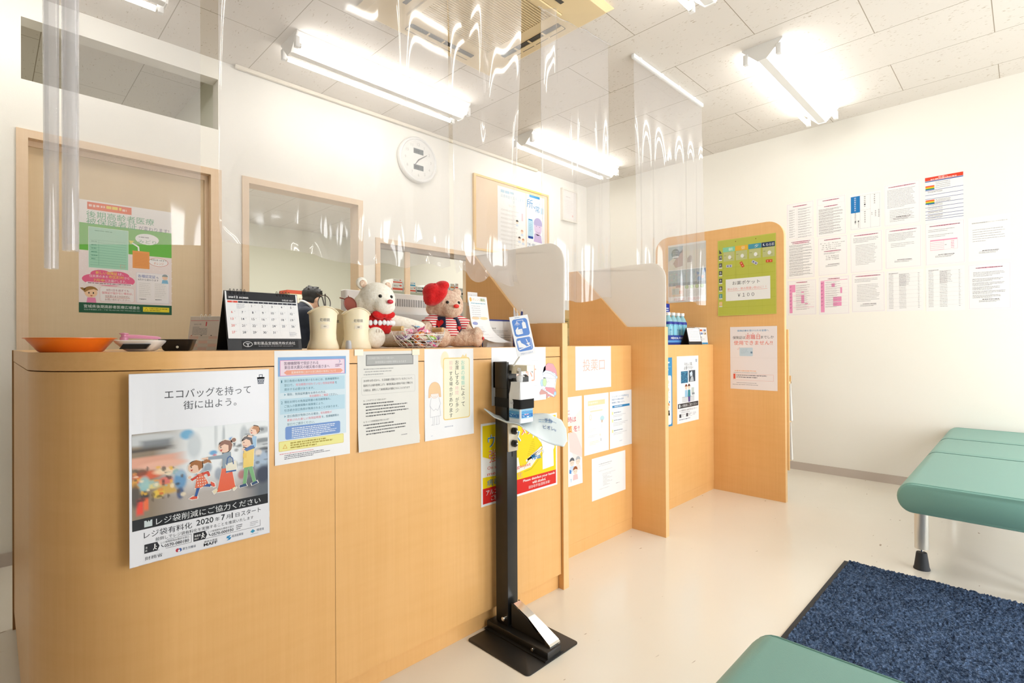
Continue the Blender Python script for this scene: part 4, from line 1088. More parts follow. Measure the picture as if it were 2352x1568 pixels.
hang(p, 'poster', 1.752, .7635, 'white poster with red lettering and three drawn heads, half hidden by a partition', 'poster', y=F2, bend=curl(2.5))
p = Paper(211, 298, '#fbfcfc')
p.rect(32, 32, 146, 24, '#fbe2b4', 1); p.rows(38, 39, 132, 1, 5, 9, '#f9f1dc', 2, unit=9.); p.rows(34, 66, 140, 2, 6, 2, '#d8dcdc', unit=3.); p.rect(50, 82, 106, 6, '#fae6c4', 2)
p.line(arcpts(53, 114, 8, 13, 0, 350), 2.2, '#f8d8a0', 2); p.rrect(90, 100, 50, 40, 6, '#eef6f8', 1); p.ell(153, 128, 18, 13, '#bfe4ec', 2); p.ell(151, 142, 6, 8, '#d8bca8', 3); p.ell(150, 168, 4, 14, '#e6eef2', 2); p.rows(40, 172, 62, 3, 7, 2, '#dde2e2', unit=3.); p.rows(36, 204, 90, 2, 7, 2, '#d4d8d8', unit=3.); p.rect(138, 228, 4, 14, '#8a8e94', 2); p.ell(134, 210, 4, 6, '#f0e6d8', 2); p.rows(44, 236, 86, 3, 7, 2.4, '#f4ecc8', unit=4.)
hang(p, 'notice', 2.066, .7635, 'pale white notice with an orange title bar, left one of the middle pair', y=F2)
p = Paper(211, 298, '#f6fafd')
p.text('ジェネリック医薬品を', 20, 22, 164, 9, '#7fa6cc', .004); p.text('希望される場合は医師', 20, 38, 112, 9, '#4f86bc', .01); p.text('薬剤師にご相談ください。', 20, 54, 124, 9, '#4f86bc', .01); p.line(arcpts(176, 36, 4, 4, 0, 350), 1.4, '#7fa6cc', 3)
p.rect(24, 74, 166, 12, '#2d8cc8', 2); p.rows(42, 77.5, 124, 1, 6, 5, '#e2f0fa', 3, unit=5.)
for i, y in enumerate((106, 146, 200)):
    p.rect(20, y, 11, 15, '#faf2a4', 2); p.rows(38, y + 4, 112 + 12 * i, 1, 6, 4.4, '#8a9aac', unit=5.); p.rows(32, y + 18, 140, 2 + i % 2, 7.5, 2.2, '#c0c8d0', unit=3.)
p.rows(90, 262, 44, 1, 5, 7, '#dce2ea', unit=5.)
hang(p, 'notice', 2.287, .7640, 'white notice with blue lettering and a blue bar, right one of the middle pair', y=F2)
p = Paper(305, 212, '#fbfbfc')
p.rows(60, 36, 196, 1, 5, 3.4, '#b4b6ba', unit=6.); p.rows(60, 46, 180, 1, 5, 2., '#c8cace', unit=5.); p.rows(60, 72, 200, 1, 5, 1.8, '#c8cace', unit=4.); p.rows(90, 90, 130, 2, 7, 1.8, '#ccced2', unit=4.)
for i in range(8): p.rows(96, 104 + i * 6.4, 60 + (i % 3) * 38, 1, 5, 2., '#bcbec4', unit=4.)
p.rows(60, 164, 150, 1, 5, 2., '#c4c6ca', unit=4.); p.rows(214, 160, 52, 1, 5, 3., '#b0b2b6', unit=8.)
hang(p, 'notice', 2.127, .441, 'lowest white landscape notice on the middle counter section', y=F2)
# ---------------------------------------------------------------- posters on the far counter section
F3 = 1.5605
p = Paper(298, 421, '#fbfcfd'); BL = '#2f8fc6'
p.rect(0, 0, 298, 421, BL); p.rrect(14, 110, 272, 300, 14, '#fbfcfd', 2); p.rows(120, 26, 160, 2, 16, 10, '#eaf4fa', 2, unit=14.); p.rect(120, 56, 160, 1.5, '#cfe6f2', 2); p.rows(150, 70, 120, 2, 16, 9, '#dceefa', 2, unit=10.)
for y, c in ((150, '#f8d9c4'), (196, '#f6cdb0')): p.ell(238, y, 22, 14, c, 3); p.rows(190, y + 18, 90, 2, 6, 2.4, '#b8bcc2', 3)
p.rows(190, 236, 90, 3, 7, 3, '#a8ccdc', 3); kid(240, 300, 1.5, '#d8843a', '#f6e8dc'); p.ell(262, 272, 7, 7, BL, 4); p.rows(190, 334, 90, 2, 7, 2.4, '#c4a8a0', 3)
hang(p, 'poster', 2.679, .929, 'blue framed poster half hidden behind the right low partition', 'poster', y=F3)
p = Paper(299, 424, '#f6f7fa')
p.text('そのレジ袋、', 100, 40, 112, 24, K, .012); p.text('必要ですか?', 94, 66, 126, 22, K, .012); p.poly([(256, 22), (280, 22), (278, 42), (258, 42)], '#b0b6c0', 2)
p.rect(52, 96, 96, 76, '#2e6f96', 2); p.rect(160, 94, 92, 74, '#3a4654', 2)
rn = random.Random(6)
for i in range(70): p.ell(52 + rn.uniform(5, 91), 96 + rn.uniform(4, 72), rn.uniform(2, 5), rn.uniform(1.5, 5), rn.choice(['#3f9cc0', '#2a5f84', '#5ab4cc', '#1f4a6c']), 3, 8)
p.poly([(172, 112), (206, 98), (214, 122), (184, 136)], '#cfe0ee', 3); p.poly([(186, 146), (200, 134), (222, 140), (232, 166), (176, 166)], '#b8c0c8', 3); p.line([(196, 140), (200, 126), (212, 130), (216, 142)], 4, '#e4e8ec', 4)
p.rect(66, 262, 170, 34, '#d4d8dc', 2); p.rect(66, 260, 170, 3, '#a4aab0', 3); p.rect(196, 206, 36, 34, '#c2ccc8', 3); p.rect(200, 240, 40, 14, '#8e969c', 3)
for cx, c in ((122, '#9cc8e6'), (162, '#2f8a98')):
    p.poly([(cx - 16, 218), (cx + 16, 218), (cx + 20, 262), (cx - 18, 262)], c, 4); p.ell(cx, 200, 15, 16, '#f4d2ba', 5); p.poly(arcpts(cx, 197, 17, 17, 180, 360) + [(cx + 12, 195), (cx - 12, 195)], '#8c4a30' if cx < 140 else '#54302a', 6)
p.poly([(148, 262), (178, 262), (176, 296), (152, 296)], '#54428a', 4)
p.rect(10, 300, 282, 30, '#2a2b30', 3); p.text('レジ袋削減にご協力ください', 46, 306, 232, 18, '#eef0f2', .01, 4); p.poly([(22, 305), (40, 305), (40, 325), (22, 325)], '#d3dfe2', 4)
p.text('レジ袋有料化 2020年7月1日 スタート', 30, 338, 246, 13, '#5a5e68', .004); p.rows(48, 356, 204, 1, 5, 3, '#8a8e96', unit=5.)
for x in (28, 120): p.frame(x, 366, 84, 22, .8, '#6a6e76', 2); p.rect(x, 366, 26, 22, '#3a3c44', 3); p.rows(x + 32, 371, 46, 2, 8, 3, '#6a6e76', unit=5.)
p.rows(214, 368, 54, 3, 7, 3, '#a8acb4', unit=4.); p.rows(26, 398, 246, 1, 5, 6, '#8a92a4', unit=10.)
hang(p, 'poster', 3.038, .9335, 'white shopping-bag poster with two drawn shop clerks on the far counter section', 'poster', y=F3)
# ---------------------------------------------------------------- sheets on the tall partition (facing the camera side)
PX = 3.5692
def pin(p, name, y, z, label, cat='poster', bend=None, x=PX, group='sheets on the tall partition'):
    return p.build(name, (x, y, z), 'W', bend=bend, label=label, cat=cat, group=group)
p = Paper(290, 425, '#e6e7e4', gloss=True)
p.rect(3, 14, 284, 170, '#d8d2c4'); p.poly([(3, 14), (120, 14), (112, 60), (3, 120)], '#9fb2bc', 2); p.poly([(90, 60), (118, 40), (116, 160), (60, 170), (40, 140)], '#b08c7c', 2); p.ell(60, 66, 33, 36, '#3d4c60', 3); p.rows(38, 50, 44, 3, 13, 3, '#c8ccd4', 4, unit=8.); p.rrect(36, 84, 48, 12, 6, '#eceef0', 4); p.poly([(150, 110), (172, 88), (188, 100), (188, 140), (150, 140)], '#ab9c8e', 2); p.rect(126, 14, 161, 40, '#cfcfc8', 2)
p.rect(3, 190, 284, 112, '#8fa4ac'); p.rect(3, 282, 284, 22, '#60707a', 2)
rn = random.Random(9)
for i in range(60): p.ell(rn.uniform(12, 280), rn.uniform(200, 286), rn.uniform(3, 9), rn.uniform(2, 6), rn.choice(['#7f9cac', '#9ab0b6', '#b09aa8', '#6f8c9c', '#a8b8bc']), 3, 8)
p.poly([(222, 210), (244, 224), (224, 240)], '#3a78b4', 4); p.poly([(270, 196), (286, 196), (286, 222), (270, 222)], '#2f6cae', 4); p.ell(240, 262, 15, 16, '#4a7eb4', 4); p.ell(264, 252, 9, 11, '#e0a890', 4)
p.rect(3, 304, 118, 78, '#dfc0a2', 2); p.rect(30, 322, 56, 44, '#b8bcae', 3); p.rect(86, 340, 26, 22, '#d8905c', 3); p.rect(60, 300, 40, 16, '#a8745c', 3)
for i in range(4): p.ell(146 + i * 38, 316, 14, 14, '#9cbf6c', 3); p.ell(146 + i * 38, 316, 9, 9, '#b8d48c', 4)
p.rows(134, 342, 150, 6, 8, 2.4, '#a4a8a4', 3, unit=6.); p.rect(3, 384, 284, 38, '#f0eeee', 2); p.text('待合室', 44, 392, 84, 22, '#e49a9a', 0, 4); p.text('除菌中', 156, 392, 88, 22, '#e49a9a', 0, 4)
pin(p, 'poster', 1.897, 1.7385, 'grey illustrated poster in a clear sleeve behind the vinyl curtain, on the tall partition')
p = Paper(378, 520, '#c3c650', gloss=True)
p.frame(0, 0, 378, 520, 4, '#ced262', 1)
for j in range(1, 8): p.rect(34, 84 + j * 54, 340, 1.6, '#b2b63e', 2)
for x in (34, 122, 206, 292): p.rect(x, 84, 1.2, 420, '#b6ba44', 2)
for x in (122, 254): p.ell(x, 20, 2.8, 4, '#7c5a1c', 3, 10)
for (x, c, l, lc) in ((36, '#8fd8b0', '朝', '#f0f8e8'), (120, '#f2b93a', '昼', '#fbe9b8'), (206, '#4b9db2', '夕', '#eef6f6'), (290, '#2b3d5e', 'ねる前', '#eef2f6')):
    p.rect(x, 52, 82, 32, c, 3); p.text(l, x + (40 if len(l) == 1 else 28), 58, 26 if len(l) == 1 else 50, 20, lc, .03, 4)
    if len(l) > 1: p.ell(x + 16, 67, 7, 8, lc, 4); p.ell(x + 20, 65, 6, 7, c, 5)
for i, (l, c) in enumerate((('月', '#4c4a48'), ('火', '#4c4a48'), ('水', '#4c4a48'), ('木', '#4c4a48'), ('金', '#4c4a48'), ('土', '#4a9c98'), ('日', '#f0bc58'))):
    y = 104 + i * 53; p.rect(8, y, 22, 28, c, 3); p.text(l, 11, y + 4, 16, 18, '#f4f4ec', .02, 4); p.rect(8, y + 28, 22, 8, '#e8eadc', 3)
p.poly([(10, 62), (30, 92), (10, 92)], '#4c4a48', 3)
for x in (40, 124, 210, 296):
    p.rect(x, 86, 74, 62, '#c6c88a', 3); p.ell(x + 42, 122, 11, 13, '#f4f4ee', 5); p.rows(x + 4, 108, 24, 1, 5, 3, '#6e7040', 4, unit=4.); p.rows(x + 46, 132, 26, 1, 5, 2.4, '#7a7c50', 4, unit=4.)
for cx, cy, a, k in ((78, 182, 2, 0), (164, 180, 65, 1), (246, 176, 34, 0), (336, 176, 2, 1)):
    d = Vector((math.cos(R(a)), math.sin(R(a)))); n = Vector((-d.y, d.x)); c = Vector((cx, cy))
    q = lambda s, t: tuple(c + d * s + n * t)
    p.poly([q(-20, -9), q(20, -9), q(20, 9), q(-20, 9)], '#d9542c' if k else '#c8c8d4', 5)
    for s in (-9, 9): e = q(s, 0); p.ell(e[0], e[1], 4, 4.4, '#f2a890' if k else '#4c4c86', 6)
p.rect(54, 272, 288, 148, '#fbfaf6', 6); p.text('お薬ポケット', 100, 288, 178, 26, K, .012, 7); p.text('飲み忘れ・飲み間違い防止に！！', 66, 332, 250, 17, '#ee8e82', 0, 7); p.rect(66, 353, 258, 1.6, '#ee8e82', 7); p.text('￥１００', 134, 372, 108, 24, K, .012, 7)
pin(p, 'pocket_chart', 1.523, 1.7215, 'yellow-green medicine pocket chart priced at 100 yen on the tall partition', 'chart', bend=lambda u, v: .5 + 5 * max(0, v - .8) / .2 * (1 - u))
p = Paper(300, 418, '#fbf3f2')
p.text('保険診療を受けられる皆様へ', 48, 20, 202, 13, '#3a9ccc', .01); p.text('保険証は', 18, 62, 82, 20, K, .014); p.text('退職日', 102, 52, 94, 32, '#ee5a4a', .03); p.text('までしか', 200, 62, 80, 18, K, .014)
for x in (118, 150, 182): p.ell(x, 46, 2.6, 2.6, '#ee5a4a', 3, 10)
p.text('使用できません!!', 26, 92, 246, 30, '#f2735c', .03)
for a in (0, 1, 2): p.line([(48 + a * 6, 148 - a * 6), (54 + a * 5, 154 - a * 3)], 1.6, '#f2a08c', 3)
p.rrect(62, 140, 86, 56, 5, '#cfe2ee', 3); p.rows(70, 150, 50, 4, 8, 2, '#a8c4d4', 4, unit=6.); p.rect(134, 166, 12, 12, '#7896b0', 4)
p.rows(30, 292, 230, 1, 5, 6, '#f8c4a4', unit=9.); p.rows(22, 306, 254, 1, 5, 2.6, '#a09aa0', unit=4.); p.frame(20, 316, 256, 42, 1, '#f0a090', 2); p.rect(20, 316, 14, 34, '#ee6a52', 3); p.rows(40, 322, 226, 2, 13, 6, '#8a868c', 3, unit=7.)
p.rows(40, 374, 220, 1, 5, 3, '#a0a0a6', unit=4.); p.rows(14, 386, 276, 1, 5, 3, '#94949a', unit=4.)
p.rect(0, 208, 300, .8, '#eee2e2', 2)
pin(p, 'poster', 1.442, 1.1235, 'white insurance-card poster with red lettering below the green pocket chart')
# ---------------------------------------------------------------- laminated notices on the right wall
NX = XR - .0002
WG = 'laminated notices on the right wall'
PK = '#f6d2de'; GY = '#8a868c'
def wsheet(i, j, y0, y1, z1, z0, label, fn, border=True):
    w_, h_ = (y0 - y1) * 1000, (z1 - z0) * 1000
    p = Paper(w_, h_, '#fffdfb', gloss=True)
    if border: p.frame(5, 5, w_ - 10, h_ - 10, .9, '#e8c6d4', 1)
    fn(p, w_, h_)
    return p.build('notice', (NX, y0, z1), 'W', label=label, cat='notice', group=WG)
def head(p, w_, y=20, ww=.56, n=0): p.ell(w_ / 2, y, w_ * ww / 2, 4.6, '#f8bccb', 2); p.rows(w_ * (.5 - ww / 2) + 4, y - 2.4, w_ * ww - 8, 1, 5, 4.4, '#7a4a5a', 3, unit=5., fill=1., last=1.)
def foot(p, w_, y):
    p.rows(w_ * .34, y, w_ * .4, 1, 5, 4.2, '#4a4648', 2, unit=5., last=1.); p.rows(w_ * .26, y + 9, w_ * .5, 2, 7, 2.6, '#7a7678', 2, unit=3., last=.8)
def n_table(p, w_, h_):
    head(p, w_, 26)
    for k in range(12): p.rows(18, 52 + k * 19, 46, 2, 6, 2.4, GY, unit=3.); p.rows(84, 50 + k * 20, 100, 2, 6, 2.4, GY, unit=4.)
    for k in range(6): p.rect(12, 46 + k * 42, w_ - 24, .6, '#c8c0c4', 2)
    p.rect(76, 46, .6, 250, '#c8c0c4', 2)
def n_dense(p, w_, h_, h2=True):
    p.frame(10, 10, w_ - 20, 44, .6, '#d8c0cc', 2); head(p, w_, 24, .6)
    if h2: head(p, w_, 70, .5)
    for k in range(9): p.rows(16, 88 + k * 22, w_ - 34, 3, 6.2, 2.6, '#767276', unit=4.)
def n_wall(p, w_, h_): 
    head(p, w_, 22, .74); head(p, w_, 34, .66)
    for k in range(11): p.rows(14, 46 + k * 23, w_ - 30, 3, 6.6, 2.8, '#767276', unit=4.)
def n_plan(p, w_, h_):
    p.frame(6, 14, w_ - 12, h_ - 22, .8, '#9aa0a4', 2); p.rect(6, 14, 58, h_ * .46, '#1f7cc0', 3); p.rect(64, 14, .8, h_ - 22, '#9aa0a4', 2); p.rect(128, 14, .8, h_ - 22, '#9aa0a4', 2); p.rect(6, h_ * .46, 122, .8, '#9aa0a4', 2)
    p.vtext('調剤基本料算定', 28, 22, 11, 15, '#e8f2fa', .02, 4); p.vtext('薬剤師氏名一覧', 30, h_ * .52, 9, 12, K, .01, 3); p.vtext('一般名処方', 50, h_ * .74, 8, 11, K, .01)
    p.vtext('開局時間一覧', 90, 22, 9, 14, K, .01); p.vtext('開設者管理者', 90, h_ * .5, 9, 15, K, .01); p.vtext('後発医薬品', 150, 18, 9, 15, K, .01); p.vtext('勤務薬剤師', 176, h_ * .5, 8, 12, K, .01); p.vtext('登録販売', 156, h_ * .52, 8, 12, K, .01); p.vtext('鈴木', 134, h_ * .56, 8, 12, K, .01)
def n_letter(a, b, c=True):
    def fn(p, w_, h_):
        head(p, w_, 22, .78)
        p.rows(20, 42, w_ - 44, a, 9.5, 2.8, GY, unit=4.)
        p.rows(34, 42 + a * 9.5 + 14, w_ - 66, b, 11, 2.8, '#9a969a', unit=4.)
        if c: foot(p, w_, h_ - 62)
    return fn
def n_rain(p, w_, h_):
    B = '#2b4f9c'
    p.rect(0, 0, w_, 24, '#e8452c', 2); p.text('皆様へ', w_ * .36, 3, 50, 9, '#fff0e8', .03, 3); p.rows(30, 15, w_ - 64, 1, 5, 6, '#fbe4dc', 3, unit=7., last=1.); p.rect(0, 26, w_, 6, B, 2)
    for k, y in enumerate((90, 122, 148, 180, 206, 232, 256, 276, 292)): p.rect(0, y, w_, 2.6, B, 2)
    for y in (58, 156):
        for q, c in enumerate(('#e8452c', '#f2952c', '#f2d32c', '#4c9c50', '#2b6cb0')): p.rect(2, y + q * 6, 48, 6, c, 3)
    for y in (40, 52, 64, 76, 98, 104, 158, 166, 174, 186, 194, 212, 220, 238, 244, 262, 268, 282): p.rows(56 if y < 90 or 150 < y < 180 else 14, y, w_ - 70, 1, 5, 2.6, '#6a6a72', 3, unit=3.)
def n_pink(v):
    def fn(p, w_, h_):
        head(p, w_, 18, .42)
        p.rect(14, 34, 26 if v else 22, h_ - 52, '#f3a0c8', 2)
        if v: p.rect(14, 28, w_ - 26, 4, '#f0a8c8', 3)
        else: p.rect(34, 34, 24, 60, '#f3a0c8', 3)
        for x, y, a, b in (((88, 54, 22, 28), (146, 88, 12, 44), (98, 158, 56, 36), (98, 198, 56, 30)) if v else ((100, 92, 20, 10), (100, 120, 22, 66), (126, 186, 22, 8), (42, 122, 58, 2.4), (42, 166, 58, 2.4), (42, 216, 150, 2.4))): p.rect(x, y, a, b, '#f3a0c8', 3)
        for k in range(12): p.rows(46 if v else 62, 40 + k * 17, w_ * .62, 2, 6, 2, '#8c7c86', 4, unit=3., fill=.75)
        for k in range(8): p.rect(14, 60 + k * 24, w_ - 28, .5, '#d8b8c8', 2)
        for k in range(7): p.rows(17, 46 + k * 28, 14, 2, 6, 2.4, '#7a3a5c', 4, unit=3.)
    return fn
def n_hours(p, w_, h_):
    head(p, w_, 22, .6)
    for k, l in enumerate(('月・火・水・金 8:45～18:00', '木 8:45～17:00', '土 8:30～13:00', '日・祝 定休日')): p.text(l, 14 + 12 * (k > 0), 44 + k * 15, (166, 128, 128, 96)[k], 7, '#4a4648', .004)
    head(p, w_, 110, .62); p.rows(40, 122, 120, 2, 7, 2.6, GY)
    for k in range(3): p.text(('平日 夜間対応', '土曜 時間外', '休日 ご相談')[k], 52, 144 + k * 13, 90, 7, '#5a5658', .004)
    foot(p, w_, 210)
def n_price(p, w_, h_):
    p.rows(14, 16, 90, 1, 5, 3.6, '#6a666a', unit=4.)
    for k in range(24): p.rows(14, 26 + k * 10.4, 44, 1, 5, 2.6, GY, unit=4.); p.rows(74, 26 + k * 10.4, 66, 1 + (k < 8), 5, 2.4, GY, unit=4.); p.rows(w_ - 30, 26 + k * 10.4, 14, 1, 5, 2.4, GY, unit=4.)
    for k in range(9): p.rect(12, 24 + k * 29, w_ - 24, .5, '#b4b0b4', 2)
def n_box(p, w_, h_):
    head(p, w_, 24, .8); p.rows(18, 48, w_ - 40, 2, 11, 2.8, GY); p.rows(18, 84, w_ - 60, 2, 11, 2.8, GY)
    p.frame(28, 118, w_ - 66, 72, .8, '#f08cb0', 2); p.rect(28, 118, w_ - 66, 9, '#f6a8c4', 3)
    for k in range(5): p.rect(28, 138 + k * 12, (w_ - 66) * .48, 1.6, '#f08cb0', 3); p.rows(w_ - 72, 134 + k * 11, 28, 1, 5, 4, '#f08cb0', 3)
    p.rect((w_ - 10) / 2, 118, .8, 72, '#f08cb0', 3); p.rows(w_ * .5, 156, 16, 1, 5, 3, K, 3); foot(p, w_, h_ - 70)
def n_plain(p, w_, h_):
    p.text('保険調剤明細書発行についてのお知らせ', 18, 36, w_ - 30, 6, '#4a4a48', .01); p.rows(22, 82, w_ - 44, 6, 15, 2.8, '#9a9896', unit=5., last=.4); foot(p, w_, h_ - 66)
def n_privacy(p, w_, h_):
    head(p, w_, 26, .66); p.rows(26, 54, w_ - 52, 4, 8, 2.6, '#807c82', unit=4.)
    for k in range(5): p.rows(22, 96 + k * 27, w_ - 46, 3, 7.5, 2.8, '#807c82', unit=4.)
    foot(p, w_, h_ - 66)
NOT = [(0, 0, 1.383, 1.187, 2.131, 1.846, 'laminated notice with a small ruled table, first of the top row', n_table),
 (0, 1, 1.168, .970, 2.134, 1.834, 'laminated notice packed with text under a boxed heading, second of the top row', n_dense),
 (0, 2, .944, .752, 2.116, 1.850, 'laminated chart with a solid blue cell and vertical writing', n_plan),
 (0, 3, .733, .525, 2.145, 1.846, 'laminated letter between the blue chart and the rainbow-striped sheet', n_letter(14, 8)),
 (0, 4, .498, .298, 2.146, 1.831, 'laminated sheet with a red banner, blue stripes and rainbow blocks', n_rain),
 (1, 0, 1.380, 1.183, 1.842, 1.528, 'laminated notice filled with grey text, first of the middle row', n_wall),
 (1, 1, 1.159, .963, 1.827, 1.531, 'laminated opening-hours notice in large type, second of the middle row', n_hours),
 (1, 2, .944, .744, 1.830, 1.532, 'laminated letter with indented list, third of the middle row under the blue chart', n_letter(4, 14, False)),
 (1, 3, .728, .520, 1.831, 1.540, 'laminated letter with a wide empty lower half, fourth of the middle row', n_letter(6, 3)),
 (1, 4, .501, .292, 1.830, 1.540, 'laminated notice with a pink ruled box in its middle', n_box),
 (1, 5, .276, .075, 1.830, 1.543, 'plain laminated notice without a border, last of the middle row', n_plain),
 (2, 0, 1.381, 1.173, 1.512, 1.233, 'laminated sheet with a tall pink column, first of the bottom row', n_pink(0)),
 (2, 1, 1.157, .951, 1.521, 1.230, 'laminated sheet with pink column and two pink blocks, second of the bottom row', n_pink(1)),
 (2, 2, .937, .731, 1.526, 1.238, 'laminated letter with a short heading, third of the bottom row', n_letter(3, 12)),
 (2, 3, .722, .512, 1.523, 1.235, 'laminated price list, fourth of the bottom row', n_price),
 (2, 4, .498, .296, 1.523, 1.226, 'laminated price list, fifth of the bottom row', n_price),
 (2, 5, .279, .073, 1.522, 1.226, 'laminated notice with many short paragraphs, last of the bottom row', n_privacy)]
for (i, j, a, b, c, d_, lb, fn) in NOT: wsheet(i, j, a, b, c, d_, lb, fn, fn not in (n_plan, n_rain, n_price, n_plain))
# ---------------------------------------------------------------- door poster
p = Paper(404, 578, '#f7f3ef')
GRN = '#6fbf4b'; DG2 = '#17593a'
p.rect(0, 118, 404, 140, GRN); p.rect(0, 258, 404, 268, '#f6e9e6'); p.rect(0, 526, 404, 52, DG2, 2)
p.rect(34, 8, 186, 38, '#f0672f', 2); p.rows(40, 20, 66, 1, 5, 12, '#fbd8c8', 3, unit=12., last=1.); p.rows(112, 16, 64, 1, 5, 18, '#f8dc4a', 3, unit=14., last=1.); p.rows(180, 22, 32, 1, 5, 12, '#fbd8c8', 3, unit=12.)
p.text('後期高齢者医療', 32, 52, 292, 36, '#4fae7c', .045); p.text('被保険者証', 32, 88 - 0, 214, 36, '#4fae7c', .045, 4); p.text('が変わります!', 252, 98, 140, 24, '#5a5a80', .02, 4)
for yy in range(12):
    for xx in range(14): p.ell(14 + xx * 29 + (yy % 2) * 14, 268 + yy * 21, 2.2, 2.2, '#fbf6f4', 2, 6)
p.rect(38, 134, 168, 212, '#a9dcc0', 3); p.frame(38, 134, 168, 212, 2, '#e2f2e8', 4)
for k in range(11): p.rect(46, 200 + k * 13, 150, .8, '#5a9c7c', 5)
p.rect(80, 200, .8, 130, '#5a9c7c', 5); p.rows(64, 150, 120, 1, 5, 4, '#5a9c7c', 5, unit=8.); p.rows(50, 206, 26, 6, 18, 5, '#6aa88a', 5); p.frame(170, 320, 20, 16, 1.2, '#e89a8c', 5)
p.ell(290, 168, 54, 30, '#fbfbf8', 3); p.rows(252, 156, 76, 1, 5, 6, '#a8a8a8', 4, unit=8.); p.text('みどり', 250, 172, 82, 20, '#5aa878', .02, 4)
p.line([(222, 196), (250, 214), (252, 240)], 7, '#fbfbf8', 3); p.poly([(208, 184), (232, 184), (216, 204)], '#f0e24a', 4)
p.rect(224, 236, 76, 94, '#f2a45c', 4)
for k in range(9): p.rect(232, 250 + k * 8, 60, .8, '#c87a3c', 5)
p.ell(342, 288, 46, 24, '#d9604c', 3); p.ell(342, 288, 44, 22.4, '#fbf8f6', 4); p.text('令和2年 7月まで', 306, 272, 74, 10, '#4a4a4a', .01, 5); p.text('オレンジ', 320, 288, 46, 14, '#e08a5c', .01, 5)
for cx, cy, rx, ry in ((124, 400, 96, 36), (60, 404, 48, 26), (186, 404, 48, 28), (90, 376, 44, 22), (160, 378, 50, 22)): p.ell(cx, cy, rx, ry, '#ee6a92', 3 + rx * .001)
p.text('新しい保険証', 68, 360, 90, 17, '#fbe44a', .03, 5); p.text('は、', 162, 362, 22, 14, '#fbeef2', .01, 5); p.text('住民票のある', 42, 381, 76, 14, '#fbeef2', .01, 5); p.text('市区町村', 122, 379, 64, 17, '#fbe44a', .03, 5); p.text('から', 188, 382, 22, 13, '#fbeef2', .01, 5); p.text('7月中', 60, 400, 44, 16, '#fbe44a', .03, 5); p.text('にお届けします。', 108, 401, 88, 14, '#fbeef2', .01, 5); p.rrect(28, 419, 196, 12, 6, '#fbf4f4', 5); p.rows(36, 422, 180, 1, 5, 5, '#a87a84', 6, unit=6., last=1.)
p.ell(48, 474, 26, 26, '#f8d0a8', 4); p.poly(arcpts(48, 468, 30, 26, 180, 350) + [(60, 456), (40, 462), (24, 474)], '#a5793c', 5); p.poly([(16, 466), (4, 452), (14, 450), (28, 456)], '#a5793c', 5); p.ell(40, 476, 3, 5, '#3a3030', 6, 8); p.ell(58, 476, 3, 5, '#3a3030', 6, 8); p.poly([(44, 488), (56, 488), (50, 494)], '#c8503c', 6); p.poly([(34, 500), (66, 500), (70, 526), (30, 526)], '#ee8cb4', 3)
p.rline(84, 440, 148, 78, 12, 1, '#f0a8a8', '#fbf6f4', 3); p.text('8月1日を過ぎても', 112, 450, 96, 12, '#b0506a', .004, 5); p.text('保険証が届かない場合は、', 92, 465, 132, 13, '#e0586c', .004, 5); p.text('住民票のある市区町村に', 106, 483, 106, 12, '#a85a4c', .012, 5); p.rect(106, 496, 106, 1.4, '#d86a4c', 5); p.text('お問い合わせください。', 106, 500, 108, 12, '#a85a4c', .012, 5)
p.rrect(240, 352, 152, 164, 6, '#e4e2ea', 3); p.rrect(242, 354, 148, 160, 5, '#faf6f6', 4); p.text('各種認定証', 248, 362, 80, 17, '#3f62b0', .03, 5); p.text('も', 332, 368, 10, 11, '#4a5a90', .02, 5); p.text('8月から変わります', 248, 384, 94, 11, '#4a4a5c', .01, 5)
for x in (250, 322): p.rect(x, 404, 58, 84, '#f8f4f2', 5); p.rows(x + 3, 408, 52, 8, 10, 1.6, '#c8c4c4', 6, unit=4.); p.rows(x + 4, 494, 50, 1, 5, 4, '#7a7a80', 6)
p.ell(372, 370, 13, 15, '#f4cdb0', 6); p.poly(arcpts(372, 366, 14, 13, 180, 360), '#9aa6a8', 7); p.poly([(360, 384), (384, 384), (388, 404), (356, 404)], '#8cc4e4', 6)
p.text('宮城県後期高齢者医療広域連合', 20, 536, 236, 17, '#e8f2ea', .02, 4); p.text('仙台市青葉区上杉一丁目 TEL.022-266-1021 FAX.022-266-1031', 20, 558, 236, 7, '#c8dcd0', .004, 4); p.rect(270, 538, 122, 26, '#f2e02c', 4); p.line([(276, 559), (285, 543), (294, 559)], 1.6, '#9a8a1c', 5, True); p.rows(300, 544, 86, 2, 10, 5, '#a8981c', 5, unit=6.)
p.build('poster', (.332, YB + .0447, 1.769), label='large green and pink health insurance poster on the sliding door', cat='poster')
# ---------------------------------------------------------------- pin board and its posters on the back wall
t = empty('pin_board', (3.43, YB - .0115, 2.155), 0, 'tan pin board with a yellow wooden frame on the back wall beside the clock', 'board')
G().box(-.47, -.004, -.31, .47, .011, .31, mat('tan_board', (.74, .55, .36), .8)).build('panel', None, t, smooth=0)
g = G(); YW = mat('yellow_wood', (.80, .50, .14), .45)
g.box(-.49, -.012, .31, .49, .011, .328, YW); g.box(-.49, -.012, -.328, .49, .011, -.31, YW); g.box(-.49, -.012, -.31, -.47, .011, .31, YW); g.box(.47, -.012, -.31, .49, .011, .31, YW)
g.build('frame', YW, t, smooth=0)
BY = YB - .0165
p = Paper(370, 560, '#f4f2ee')
p.rows(40, 26, 280, 1, 5, 26, '#a8c8dc', unit=24.); p.text('迅速検査を活用します', 40, 64, 300, 30, '#8fb8d0', .02); p.text('す', 196, 104, 24, 26, '#7fb0cc', .02); p.text('なにで？', 140, 146, 90, 22, '#e0b8a8', 0)
rn = random.Random(5)
